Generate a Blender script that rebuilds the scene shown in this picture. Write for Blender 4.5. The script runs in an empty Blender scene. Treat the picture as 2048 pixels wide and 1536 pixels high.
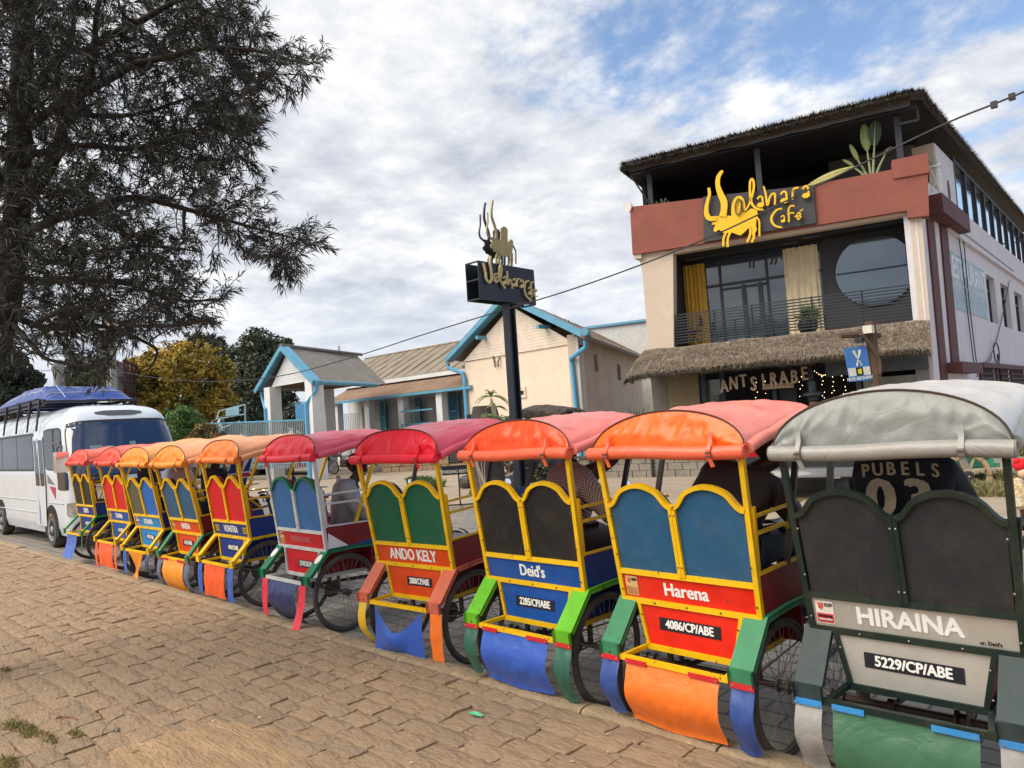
import bpy, bmesh, math, random
from mathutils import Vector, Matrix, noise
from math import sin, cos, pi, radians
sc = bpy.context.scene
COL = sc.collection
# ------------------------------------------------------------------ camera
CF, CP, CR, CY, CH = 1429.29, 0.051846, 0.0662108, 0.752121, 1.79586
_F = Vector((-sin(CY)*cos(CP), cos(CY)*cos(CP), sin(CP)))
_R = Vector((cos(CY), sin(CY), 0)); _U = _R.cross(_F)
_R2 = _R*cos(CR) - _U*sin(CR); _U2 = _U*cos(CR) + _R*sin(CR)
CAM = Vector((0, 0, CH))
cd = bpy.data.cameras.new('camera'); cam = bpy.data.objects.new('camera', cd); COL.objects.link(cam)
cd.sensor_width = 36; cd.lens = CF/2048*36; cd.clip_end = 2000; cd.clip_start = .05
M = Matrix((_R2, _U2, -_F)).transposed().to_4x4(); M.translation = CAM
cam.matrix_world = M; sc.camera = cam
# ------------------------------------------------------------------ light
SUN_EL, SUN_AZ = radians(50), radians(205)     # azimuth clockwise from +Y
w = bpy.data.worlds.new('World'); sc.world = w; w.use_nodes = True
N = w.node_tree.nodes; L = w.node_tree.links; N.clear()
def wn(t, **k):
    n = N.new(t)
    for a, b in k.items(): setattr(n, a, b)
    return n
def wm(op, a, b=None, c=None):
    n = N.new('ShaderNodeMath'); n.operation = op
    for i, v in enumerate((a, b, c)):
        if v is None: continue
        if isinstance(v, (int, float)): n.inputs[i].default_value = v
        else: L.new(v, n.inputs[i])
    return n.outputs[0]
sky = wn('ShaderNodeTexSky', sky_type='NISHITA', sun_disc=False, sun_elevation=SUN_EL, sun_rotation=SUN_AZ, air_density=1.0, dust_density=.6, ozone_density=2.0)
tc = wn('ShaderNodeTexCoord'); sep = wn('ShaderNodeSeparateXYZ'); L.new(tc.outputs['Generated'], sep.inputs[0])
zc = wm('MAXIMUM', sep.outputs[2], 0.0); den = wm('ADD', zc, 0.16)
cx = wm('DIVIDE', sep.outputs[0], den); cyy = wm('DIVIDE', sep.outputs[1], den)
comb = wn('ShaderNodeCombineXYZ'); L.new(cx, comb.inputs[0]); L.new(cyy, comb.inputs[1])
mp = wn('ShaderNodeMapping'); mp.inputs['Rotation'].default_value = (0, 0, radians(18)); mp.inputs['Scale'].default_value = (1.0, 1.0, 1); L.new(comb.outputs[0], mp.inputs[0])
def wnoise(scale, detail, rough, dist=0, off=0):
    m = wn('ShaderNodeMapping'); m.inputs['Location'].default_value = (off, off*.7, 0); L.new(mp.outputs[0], m.inputs[0])
    n = wn('ShaderNodeTexNoise'); n.inputs['Scale'].default_value = scale; n.inputs['Detail'].default_value = detail
    n.inputs['Roughness'].default_value = rough; n.inputs['Distortion'].default_value = dist; L.new(m.outputs[0], n.inputs['Vector']); return n.outputs['Fac']
n1 = wnoise(1.15, 10, .62, .15, 3.1); n2 = wnoise(4.2, 9, .62, .15, 7.7); n3 = wnoise(1.3, 8, .58, .1, 1.3)
# cloud bank: broken cloud with clear sky towards the north-east (right of the photo)
# bank gradient along direction (1,-.1)
gr = wm('ADD', wm('ADD', wm('MULTIPLY', sep.outputs[0], .73), wm('MULTIPLY', sep.outputs[1], .68)), wm('MULTIPLY', sep.outputs[2], .25))
cov = wm('ADD', wm('ADD', n1, wm('MULTIPLY', wm('SUBTRACT', n2, .5), .42)), wm('MULTIPLY', wm('SUBTRACT', gr, .40), -.30))
cmr = wn('ShaderNodeMapRange', interpolation_type='SMOOTHSTEP'); cmr.inputs['From Min'].default_value = .335; cmr.inputs['From Max'].default_value = .51; L.new(cov, cmr.inputs['Value'])
hz = wn('ShaderNodeMapRange', interpolation_type='SMOOTHSTEP'); hz.inputs['From Min'].default_value = .02; hz.inputs['From Max'].default_value = .30; L.new(sep.outputs[2], hz.inputs['Value'])
alpha = wm('MAXIMUM', cmr.outputs[0], wm('SUBTRACT', 1.0, hz.outputs[0]))
# cloud brightness
cb = wn('ShaderNodeValToRGB'); e = cb.color_ramp.elements
e[0].position = .39; e[0].color = (.44, .475, .55, 1); e[1].position = .63; e[1].color = (1.0, .98, .93, 1)
m_ = cb.color_ramp.elements.new(.50); m_.color = (.66, .68, .72, 1)
L.new(wm('ADD', wm('MULTIPLY', n3, .55), wm('MULTIPLY', n2, .45)), cb.inputs[0])
hcol = wn('ShaderNodeMixRGB'); hcol.inputs[2].default_value = (.56, .62, .72, 1); L.new(cb.outputs[0], hcol.inputs[1])
L.new(wm('MULTIPLY', wm('SUBTRACT', 1.0, hz.outputs[0]), .75), hcol.inputs[0])
bgs = wn('ShaderNodeBackground'); bgs.inputs['Strength'].default_value = .15; L.new(sky.outputs[0], bgs.inputs[0])
bgc = wn('ShaderNodeBackground'); bgc.inputs['Strength'].default_value = .86; L.new(hcol.outputs[0], bgc.inputs[0])
mx = wn('ShaderNodeMixShader'); L.new(alpha, mx.inputs[0]); L.new(bgs.outputs[0], mx.inputs[1]); L.new(bgc.outputs[0], mx.inputs[2])
wo = wn('ShaderNodeOutputWorld'); L.new(mx.outputs[0], wo.inputs[0])
sd = bpy.data.lights.new('sun', 'SUN'); sd.energy = 3.0; sd.angle = radians(50); sd.color = (1, .90, .76)
sun = bpy.data.objects.new('sun', sd); COL.objects.link(sun)
sdir = Vector((sin(SUN_AZ)*cos(SUN_EL), cos(SUN_AZ)*cos(SUN_EL), sin(SUN_EL)))
sun.rotation_euler = sdir.to_track_quat('Z', 'Y').to_euler(); sun.location = (-20, -30, 30)
sc.view_settings.view_transform = 'Standard'; sc.view_settings.look = 'None'; sc.view_settings.gamma = 1
sc.view_settings.exposure = 0.55; sc.view_settings.use_curve_mapping = False
sc.cycles.max_bounces = 6; sc.cycles.transparent_max_bounces = 8
# ------------------------------------------------------------------ placing helpers
def ray(x, y): return _F + _R2*((x-1024)/CF) - _U2*((y-768)/CF)
def at(x, y, d): return CAM + ray(x, y)*d
def onZ(x, y, z=0):
    r = ray(x, y); return CAM + r*((z-CH)/r.z)
def onY(x, y, Y):
    r = ray(x, y); return CAM + r*(Y/r.y)
def onX(x, y, X):
    r = ray(x, y); return CAM + r*(X/r.x)
class Plane:
    """vertical plane through plan point a along plan direction e; uv(px,py)->(u,z)"""
    def __init__(s, a, e):
        s.a = Vector((a[0], a[1], 0)); s.e = Vector((e[0], e[1], 0)).normalized(); s.n = Vector((-s.e.y, s.e.x, 0))
        s.M = Matrix((s.e, s.n, Vector((0, 0, 1)))).transposed().to_4x4(); s.M.translation = s.a
    def uv(s, x, y, off=0):
        r = ray(x, y); t = ((s.a + s.n*off - CAM).dot(s.n))/r.dot(s.n); p = CAM + r*t
        return ((p-s.a).dot(s.e), p.z)
# ------------------------------------------------------------------ mesh helpers
class MB:
    def __init__(s): s.v = []; s.f = []
    def add(s, vs, fs):
        o = len(s.v); s.v += [tuple(v) for v in vs]; s.f += [tuple(i+o for i in f) for f in fs]; return s
    def box(s, x0, x1, y0, y1, z0, z1, m=None):
        vs = [Vector((x, y, z)) for z in (z0, z1) for y in (y0, y1) for x in (x0, x1)]
        if m is not None: vs = [m @ v for v in vs]
        return s.add(vs, [(0,2,3,1),(4,5,7,6),(0,1,5,4),(2,6,7,3),(0,4,6,2),(1,3,7,5)])
    def beam(s, a, b, w, h, up=(0, 0, 1)):
        a = Vector(a); b = Vector(b); d = (b-a).normalized(); up = Vector(up)
        sd_ = d.cross(up)
        if sd_.length < 1e-4: sd_ = d.cross(Vector((1, 0, 0)))
        sd_.normalize(); u = sd_.cross(d)
        vs = [p + sd_*(i*w/2) + u*(j*h/2) for p in (a, b) for j in (-1, 1) for i in (-1, 1)]
        return s.add(vs, [(0,1,3,2),(4,6,7,5),(0,4,5,1),(2,3,7,6),(0,2,6,4),(1,5,7,3)])
    def tube(s, pts, r, n=8, closed=False, caps=True):
        pts = [Vector(p) for p in pts]; k = len(pts)
        rs = r if isinstance(r, (list, tuple)) else [r]*k
        rings = []; prev = None
        for i, p in enumerate(pts):
            if closed: t = (pts[(i+1) % k]-pts[i-1])
            else: t = pts[min(i+1, k-1)]-pts[max(i-1, 0)]
            if t.length < 1e-9: t = Vector((0, 0, 1))
            t.normalize()
            if prev is None:
                u = t.cross(Vector((0, 0, 1)))
                if u.length < .1: u = t.cross(Vector((1, 0, 0)))
            else: u = prev - t*prev.dot(t)
            if u.length < 1e-6: u = t.orthogonal()
            u.normalize(); prev = u; v = t.cross(u)
            rings.append([p + (u*cos(2*pi*j/n) + v*sin(2*pi*j/n))*rs[i] for j in range(n)])
        vs = [q for ring in rings for q in ring]; fs = []
        m = k if closed else k-1
        for i in range(m):
            a = i*n; b = ((i+1) % k)*n
            for j in range(n): fs.append((a+j, a+(j+1) % n, b+(j+1) % n, b+j))
        if not closed and caps: fs += [tuple(range(n-1, -1, -1)), tuple((k-1)*n+j for j in range(n))]
        return s.add(vs, fs)
    def ribbon(s, pts, nrm, width, depth, closed=False):
        """bar of rectangular section following pts; nrm = face normal"""
        pts = [Vector(p) for p in pts]; nrm = Vector(nrm).normalized(); k = len(pts); vs = []
        ws = width if isinstance(width, (list, tuple)) else [width]*k
        for i, p in enumerate(pts):
            if closed: t = pts[(i+1) % k]-pts[i-1]
            else: t = pts[min(i+1, k-1)]-pts[max(i-1, 0)]
            t.normalize(); sd_ = t.cross(nrm).normalized()
            for a, b in ((-1, -1), (1, -1), (1, 1), (-1, 1)): vs.append(p + sd_*(a*ws[i]/2) + nrm*(b*depth/2))
        fs = []
        for i in range(k if closed else k-1):
            a = 4*i; b = 4*((i+1) % k)
            for j in range(4): fs.append((a+j, a+(j+1) % 4, b+(j+1) % 4, b+j))
        if not closed: fs += [(3,2,1,0), (4*k-4, 4*k-3, 4*k-2, 4*k-1)]
        return s.add(vs, fs)
    def prism(s, front, back):
        n = len(front)
        return s.add(list(front)+list(back), [tuple(range(n)), tuple(range(2*n-1, n-1, -1))] + [(i, i+n, (i+1) % n+n, (i+1) % n) for i in range(n)])
    def grid(s, fn, nu, nv):
        vs = [fn(i/nu, j/nv) for j in range(nv+1) for i in range(nu+1)]
        return s.add(vs, [(j*(nu+1)+i, j*(nu+1)+i+1, (j+1)*(nu+1)+i+1, (j+1)*(nu+1)+i) for j in range(nv) for i in range(nu)])
    def lathe(s, prof, n=16, m=None, sx=1):
        vs = []
        for r, z in prof:
            for j in range(n):
                v = Vector((r*cos(2*pi*j/n)*sx, r*sin(2*pi*j/n), z)); vs.append(m @ v if m is not None else v)
        fs = [(i*n+j, i*n+(j+1) % n, (i+1)*n+(j+1) % n, (i+1)*n+j) for i in range(len(prof)-1) for j in range(n)]
        return s.add(vs, fs)
    def ball(s, c, r, n=12, m=8):
        c = Vector(c); r = Vector(r) if not isinstance(r, (int, float)) else Vector((r, r, r))
        vs = [c + Vector((r.x*sin(pi*i/m)*cos(2*pi*j/n), r.y*sin(pi*i/m)*sin(2*pi*j/n), r.z*cos(pi*i/m))) for i in range(m+1) for j in range(n)]
        return s.add(vs, [(i*n+j, (i+1)*n+j, (i+1)*n+(j+1) % n, i*n+(j+1) % n) for i in range(m) for j in range(n)])
    def mesh(s, name, smooth=35):
        me = bpy.data.meshes.new(name); me.from_pydata(s.v, [], s.f); me.validate()
        if smooth:
            me.polygons.foreach_set('use_smooth', [True]*len(me.polygons)); me.update()
            if smooth < 180: me.set_sharp_from_angle(angle=radians(smooth))
        return me
def smoothpts(P, k=5, closed=False):
    P = [Vector(p) for p in P]; n = len(P); out = []
    rng = range(n) if closed else range(n-1)
    for i in rng:
        p0 = P[(i-1) % n] if closed or i else P[0]; p1 = P[i]; p2 = P[(i+1) % n]; p3 = P[(i+2) % n] if closed or i+2 < n else P[n-1]
        for j in range(k):
            t = j/k; out.append(.5*((2*p1)+(p2-p0)*t+(2*p0-5*p1+4*p2-p3)*t*t+(3*p1-p0-3*p2+p3)*t**3))
    if not closed: out.append(P[-1])
    return out
def link(o, parent=None):
    COL.objects.link(o)
    if parent is not None: o.parent = parent
    return o
def obj(name, mb, mat=None, parent=None, smooth=35, label=None, kind=None, m=None):
    me = mb if isinstance(mb, bpy.types.Mesh) else mb.mesh(name, smooth)
    if not len(me.materials): me.materials.append(None)
    o = bpy.data.objects.new(name, me); link(o, parent)
    if mat is not None:
        o.material_slots[0].link = 'OBJECT'; o.material_slots[0].material = mat
    if label: o['label'] = label
    if kind: o['kind'] = kind
    if m is not None: o.matrix_local = m
    return o
def thing(name, label, cat, m=None, group=None):
    o = bpy.data.objects.new(name, None); COL.objects.link(o); o.empty_display_size = .1
    if m is not None: o.matrix_world = m if isinstance(m, Matrix) else Matrix.Translation(m)
    o['label'] = label; o['category'] = cat
    if group: o['group'] = group
    return o
def tag(o, label, cat, group=None):
    o['label'] = label; o['category'] = cat
    if group: o['group'] = group
    return o
# ------------------------------------------------------------------ materials
_mc = {}
def mat(name, col, rough=.6, metal=0, var=.12, vscale=6, bump=0, bscale=30, spec=.5, dirt=0, chip=0, chipcol=(.05,.04,.035), coat=0, emit=0, trans=0, dirtcol=(.22,.16,.10), sub=None, hue=None, stretch=None, bdist=.01, crease=0):
    if name in _mc: return _mc[name]
    m = bpy.data.materials.new(name); m.use_nodes = True; nt = m.node_tree; n = nt.nodes; l = nt.links
    b = n['Principled BSDF']; _mc[name] = m
    b.inputs['Roughness'].default_value = rough; b.inputs['Metallic'].default_value = metal; b.inputs['Specular IOR Level'].default_value = spec
    b.inputs['Coat Weight'].default_value = coat; b.inputs['Transmission Weight'].default_value = trans
    t = n.new('ShaderNodeTexCoord'); vec = t.outputs['Object']
    if stretch:
        mpn = n.new('ShaderNodeMapping'); mpn.inputs['Scale'].default_value = stretch; l.new(vec, mpn.inputs[0]); vec = mpn.outputs[0]
    def nz(scale, det=5, ro=.6, v=None):
        q = n.new('ShaderNodeTexNoise'); q.inputs['Scale'].default_value = scale; q.inputs['Detail'].default_value = det; q.inputs['Roughness'].default_value = ro
        l.new(v if v is not None else vec, q.inputs['Vector']); return q.outputs['Fac']
    c4 = (*col, 1); cur = None
    rgb = n.new('ShaderNodeRGB'); rgb.outputs[0].default_value = c4; cur = rgb.outputs[0]
    if hue:
        mxn = n.new('ShaderNodeMixRGB'); mxn.inputs[2].default_value = (*hue, 1); l.new(cur, mxn.inputs[1])
        r = n.new('ShaderNodeMapRange'); r.inputs['From Min'].default_value = .4; r.inputs['From Max'].default_value = .62; l.new(nz(vscale*.45, 6), r.inputs[0]); l.new(r.outputs[0], mxn.inputs[0]); cur = mxn.outputs[0]
    if var:
        mv = n.new('ShaderNodeMixRGB'); mv.blend_type = 'MULTIPLY'; mv.inputs[0].default_value = 1; l.new(cur, mv.inputs[1])
        r = n.new('ShaderNodeMapRange'); r.inputs['From Min'].default_value = .3; r.inputs['From Max'].default_value = .7
        r.inputs['To Min'].default_value = 1-var; r.inputs['To Max'].default_value = 1+var; l.new(nz(vscale, 7, .65), r.inputs[0]); l.new(r.outputs[0], mv.inputs[2]); cur = mv.outputs[0]
    def layer(cur, amt, colr, scale, lo, hi):
        mxn = n.new('ShaderNodeMixRGB'); mxn.inputs[2].default_value = (*colr, 1); l.new(cur, mxn.inputs[1])
        r = n.new('ShaderNodeMapRange'); r.inputs['From Min'].default_value = lo; r.inputs['From Max'].default_value = hi; r.inputs['To Max'].default_value = amt
        l.new(nz(scale, 8, .7), r.inputs[0]); l.new(r.outputs[0], mxn.inputs[0]); return mxn.outputs[0]
    if dirt: cur = layer(cur, dirt, dirtcol, 2.3, .45, .75)
    if chip: cur = layer(cur, 1, chipcol, 24, .70-chip*.14, .72-chip*.14)
    l.new(cur, b.inputs['Base Color'])
    if rough > .15:
        r = n.new('ShaderNodeMapRange'); r.inputs['To Min'].default_value = rough*.8; r.inputs['To Max'].default_value = min(1, rough*1.25); l.new(nz(vscale*2, 4), r.inputs[0]); l.new(r.outputs[0], b.inputs['Roughness'])
    if bump:
        bm = n.new('ShaderNodeBump'); bm.inputs['Strength'].default_value = bump; bm.inputs['Distance'].default_value = bdist
        l.new(nz(bscale, 6, .65), bm.inputs['Height']); l.new(bm.outputs[0], b.inputs['Normal'])
    if crease:
        q = n.new('ShaderNodeTexNoise'); q.inputs['Scale'].default_value = 3.2; q.inputs['Detail'].default_value = 3; q.inputs['Roughness'].default_value = .45; q.inputs['Distortion'].default_value = 1.1; l.new(vec, q.inputs['Vector'])
        a1 = n.new('ShaderNodeMath'); a1.operation = 'SUBTRACT'; a1.inputs[1].default_value = .5; l.new(q.outputs['Fac'], a1.inputs[0]); a2 = n.new('ShaderNodeMath'); a2.operation = 'ABSOLUTE'; l.new(a1.outputs[0], a2.inputs[0])
        a3 = n.new('ShaderNodeMath'); a3.operation = 'POWER'; a3.inputs[1].default_value = .6; l.new(a2.outputs[0], a3.inputs[0])
        b2 = n.new('ShaderNodeBump'); b2.inputs['Strength'].default_value = crease; b2.inputs['Distance'].default_value = .03; l.new(a3.outputs[0], b2.inputs['Height'])
        if bump: l.new(bm.outputs[0], b2.inputs['Normal'])
        l.new(b2.outputs[0], b.inputs['Normal'])
    if emit:
        b.inputs['Emission Color'].default_value = c4; b.inputs['Emission Strength'].default_value = emit
    if sub: b.inputs['Subsurface Weight'].default_value = sub
    return m
def vinyl(name, c, r=.38): return mat('vinyl_'+name, c, rough=r, var=.10, vscale=5, bump=.55, bscale=7, dirt=.18, dirtcol=tuple(x*.6+.02 for x in c), coat=.10, spec=.4, crease=.28)
def paint(name, c, r=.5): return mat('paint_'+name, tuple(x*.92 for x in c), rough=r, var=.14, vscale=7, bump=.12, bscale=25, dirt=.16, chip=.5, spec=.28)
# ------------------------------------------------------------------ text
_tc = {}
def text_mesh(body, size, bold=.0, sx=1.0, ext=.0015, align='CENTER'):
    k = (body, size, bold, sx, ext, align)
    if k in _tc: return _tc[k]
    c = bpy.data.curves.new('text', 'FONT'); c.body = body; c.size = size; c.extrude = ext; c.align_x = align; c.align_y = 'CENTER'; c.resolution_u = 3
    o = bpy.data.objects.new('text', c); COL.objects.link(o)
    dg = bpy.context.evaluated_depsgraph_get(); me = bpy.data.meshes.new_from_object(o.evaluated_get(dg))
    COL.objects.unlink(o); bpy.data.objects.remove(o)
    for v in me.vertices: v.co.x *= sx
    if bold > 0:      # heavier face: the outline laid over itself a few times
        vs = [v.co.copy() for v in me.vertices]; fs = [tuple(p.vertices) for p in me.polygons]; bq_ = MB(); b_ = bold*size*1.25*sx
        for q, (dx, dy) in enumerate(((0, 0), (-b_, 0), (b_, 0), (-b_*.5, b_*.5), (b_*.5, -b_*.5))): bq_.add([v+Vector((dx, dy, .00012*q)) for v in vs], fs)
        me = bq_.mesh('text', 0)
    me.materials.clear(); me.materials.append(None); _tc[k] = me; return me
def basis(o, x, y, z=None):
    x = Vector(x).normalized(); y = Vector(y); z = x.cross(y).normalized(); y = z.cross(x)
    m = Matrix((x, y, z)).transposed().to_4x4(); m.translation = Vector(o); return m
# ================================================================== GROUND
rnd = random.Random(7)
def brick_mat(name, c1, c2, mortar, sx, sy, rot=0, bump=.6, warp=.02):
    m = bpy.data.materials.new(name); m.use_nodes = True; n = m.node_tree.nodes; l = m.node_tree.links; b = n['Principled BSDF']
    t = n.new('ShaderNodeTexCoord'); mpn = n.new('ShaderNodeMapping'); mpn.inputs['Rotation'].default_value = (0, 0, rot)
    nzv = n.new('ShaderNodeTexNoise'); nzv.inputs['Scale'].default_value = 6; l.new(t.outputs['Object'], nzv.inputs[0])
    mv = n.new('ShaderNodeVectorMath'); mv.operation = 'MULTIPLY_ADD'; l.new(nzv.outputs['Color'], mv.inputs[0]); mv.inputs[1].default_value = (warp, warp, 0); l.new(t.outputs['Object'], mv.inputs[2])
    l.new(mv.outputs[0], mpn.inputs[0])
    br = n.new('ShaderNodeTexBrick'); br.inputs['Scale'].default_value = 1; br.inputs['Brick Width'].default_value = sx; br.inputs['Row Height'].default_value = sy
    br.inputs['Mortar Size'].default_value = .012; br.inputs['Mortar Smooth'].default_value = .5; br.inputs['Color1'].default_value = (*c1, 1); br.inputs['Color2'].default_value = (*c2, 1); br.inputs['Mortar'].default_value = (*mortar, 1)
    l.new(mpn.outputs[0], br.inputs['Vector'])
    nz = n.new('ShaderNodeTexNoise'); nz.inputs['Scale'].default_value = 3; nz.inputs['Detail'].default_value = 8; l.new(t.outputs['Object'], nz.inputs[0])
    r = n.new('ShaderNodeMapRange'); r.inputs['To Min'].default_value = .6; r.inputs['To Max'].default_value = 1.4; l.new(nz.outputs[0], r.inputs[0])
    mm = n.new('ShaderNodeMixRGB'); mm.blend_type = 'MULTIPLY'; mm.inputs[0].default_value = 1; l.new(br.outputs[0], mm.inputs[1]); l.new(r.outputs[0], mm.inputs[2]); l.new(mm.outputs[0], b.inputs[0])
    b.inputs['Roughness'].default_value = .8
    bp = n.new('ShaderNodeBump'); bp.inputs['Strength'].default_value = bump; bp.inputs['Distance'].default_value = .02
    ad = n.new('ShaderNodeMath'); ad.operation = 'MULTIPLY_ADD'; ad.inputs[1].default_value = -1; l.new(br.outputs['Fac'], ad.inputs[0]); l.new(nz.outputs[0], ad.inputs[2]); l.new(ad.outputs[0], bp.inputs['Height']); l.new(bp.outputs[0], b.inputs['Normal'])
    return m
street_mat = brick_mat('street_setts', (.19, .17, .15), (.25, .225, .195), (.10, .09, .075), .30, .17)
mb = MB(); mb.box(-250, 200, 3.42, 10.6, -.3, 0)
street = obj('street', mb, street_mat, smooth=0, kind='structure')
dirt_mat = mat('dirt_ground', (.26, .18, .108), rough=.95, var=.25, vscale=.6, bump=.8, bscale=5, dirt=.5, dirtcol=(.26, .22, .17))
forecourt_mat = mat('forecourt', (.33, .265, .195), rough=.9, var=.2, vscale=1.5, bump=.6, bscale=8, dirt=.4, dirtcol=(.24, .21, .18))
mb = MB(); mb.box(-400, 400, 10.6, 400, -.3, .03); obj('forecourt', mb, forecourt_mat, smooth=0, kind='structure')
mb = MB(); mb.box(-400, 400, -300, 3.22, -.4, .109); bed = obj('sidewalk', mb, dirt_mat, smooth=0, kind='structure')
mb = MB(); mb.box(-400, 400, 3.22, 3.42, -.4, .02); obj('kerb_footing', mb, dirt_mat, smooth=0, kind='structure')
# paving stones: running courses along the kerb (X), each its own object near the camera
stone_mats = []
for i, c in enumerate(((.35, .242, .150), (.325, .225, .141), (.365, .252, .155), (.305, .215, .138), (.335, .235, .147))):
    m = mat('paving_stone_%d' % i, c, rough=.9, var=.22, vscale=9, bump=.9, bscale=26, bdist=.035, stretch=(.55, 1.6, 1), dirt=.4, dirtcol=(.33, .235, .14)); stone_mats.append(m)
def stone_verts(x0, x1, y0, y1, r, h, tilt, gap=.005):
    n = 4; vs = []; 
    a = [(x0+gap, y0+gap), (x1-gap, y0+gap), (x1-gap, y1-gap), (x0+gap, y1-gap)]
    a = [(p[0]+r.uniform(-.014, .014), p[1]+r.uniform(-.009, .009)) for p in a]
    pts = []
    for i in range(4):
        p, q = a[i], a[(i+1) % 4]
        for j in range(n):
            t = j/n; k = r.uniform(-.009, .006) if j else 0
            dx, dy = q[0]-p[0], q[1]-p[1]; ln = math.hypot(dx, dy)
            pts.append((p[0]+dx*t-dy/ln*k, p[1]+dy*t+dx/ln*k))
    cx0 = sum(p[0] for p in pts)/len(pts); cy0 = sum(p[1] for p in pts)/len(pts); m = len(pts)
    zt = lambda x, y: h + (x-cx0)*tilt[0] + (y-cy0)*tilt[1]
    vs = [(x, y, .06) for x, y in pts]
    vs += [(x, y, zt(x, y)-.004) for x, y in pts]
    vs += [(cx0+(x-cx0)*.965, cy0+(y-cy0)*.94, zt(x, y)+r.uniform(-.003, .002)) for x, y in pts] + [(cx0, cy0, zt(cx0, cy0)+.001)]
    fs = [(i, (i+1) % m, m+(i+1) % m, m+i) for i in range(m)] + [(m+i, m+(i+1) % m, 2*m+(i+1) % m, 2*m+i) for i in range(m)] + [(2*m+i, 2*m+(i+1) % m, 3*m) for i in range(m)]
    return vs, fs
stones = []
y = 3.216; row = 0
while y > -1.5:
    wrow = rnd.uniform(.13, .165); x = -24 + rnd.uniform(0, .3)
    while x < 2.5:
        lx = rnd.uniform(.20, .31); stones.append((x, x+lx, y-wrow, y)); x += lx
    y -= wrow; row += 1
def seen(x, y, z=.12, mgn=60):
    d = Vector((x, y, z))-CAM; k = d.dot(_F)
    if k < .5: return None
    px = 1024+CF*d.dot(_R2)/k; py = 768-CF*d.dot(_U2)/k
    return (px, py, k) if -mgn < px < 2048+mgn and py < 1536+mgn else None
vis = []; hid = MB()
for s_ in stones:
    q = seen((s_[0]+s_[1])/2, (s_[2]+s_[3])/2)
    vis.append((q[2] if q else 99, s_))
vis.sort(key=lambda t: t[0])
def sandy(x, y):   # trodden earth patch where stones are buried
    return ((x+3.95)/.55)**2 + ((y-1.62)/.34)**2 + noise.noise(Vector((x*3, y*3, 0)))*.5 < 1
for i, (d, s_) in enumerate(vis):
    if d > 60 and s_[1] < -14: continue
    cx0, cy0 = (s_[0]+s_[1])/2, (s_[2]+s_[3])/2
    h = .12 + rnd.gauss(0, .003) + noise.noise(Vector((cx0*.7, cy0*.7, 3)))*.008; tl = (rnd.gauss(0, .012), rnd.gauss(0, .020))
    if sandy(cx0, cy0): h = .104; tl = (0, 0)
    vs, fs = stone_verts(*s_, rnd, h, tl)
    if i < 290:
        mb = MB(); mb.add([(v[0]-cx0, v[1]-cy0, v[2]) for v in vs], fs)
        o = obj('paving_stone', mb, rnd.choice(stone_mats), bed, smooth=40); o.location = (cx0, cy0, 0)
    else: hid.add(vs, fs)
obj('paving', hid, stone_mats[0], bed, smooth=40, kind='stuff')
# sand patch
sand = mat('sand', (.42, .275, .15), rough=1, var=.28, vscale=6, bump=1.0, bscale=30, bdist=.03, stretch=(.5, 1.6, 1), dirt=.4, dirtcol=(.28, .19, .12))
def sandz(X, Y):
    d = ((X+3.95)/.72)**2+((Y-1.6)/.46)**2+.55*noise.noise(Vector((X*2.6, Y*4, 0)))+.25*noise.noise(Vector((X*9, Y*12, 3)))
    return .1165+.016*max(-1.2, min(1, 1-d))+.006*noise.noise(Vector((X*6, Y*16, 0)))+.003*noise.noise(Vector((X*22, Y*40, 0)))
mb = MB(); mb.grid(lambda u, v: (-4.9+1.9*u, 1.05+1.15*v, sandz(-4.9+1.9*u, 1.05+1.15*v)), 150, 110)
obj('sand_patch', mb, sand, bed, smooth=180)
# kerb stones
kerb_mat = mat('kerb_stone', (.34, .255, .16), rough=.9, var=.28, vscale=10, bump=1.0, bscale=30, bdist=.03, dirt=.6, dirtcol=(.25, .18, .11))
kerb = bpy.data.objects.new('kerb', None); COL.objects.link(kerb); kerb['kind'] = 'structure'
x = -24
while x < 2.5:
    lx = rnd.uniform(.75, 1.05); mb = MB(); y1 = 3.40 + rnd.uniform(-.012, .012); y0 = 3.222; h = .125+rnd.gauss(0, .004)
    nx = 8
    def kf(u, v, x=x, lx=lx, y1=y1, h=h):
        X = x+.006+(lx-.012)*u; q = [(y0, .0), (y0, h-.012), (y0+.015, h), (y0+.06, h+.003), (y1-.06, h), (y1-.02, h-.008), (y1, h-.03), (y1+.005, 0)][round(v*7)]
        w_ = noise.noise(Vector((X*4, q[0]*9, 1)))*.007
        return (X, q[0]+w_*(.5 if v > .8 else 0), q[1]+(w_ if q[1] > .02 else 0))
    mb.grid(kf, nx, 7)
    for e_ in (0, 1):
        vs = [kf(e_, j/7) for j in range(8)]; mb.add(vs, [tuple(range(8)) if e_ else tuple(range(7, -1, -1))])
    o = obj('kerb_stone', mb, kerb_mat, kerb, smooth=50); x += lx
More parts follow.
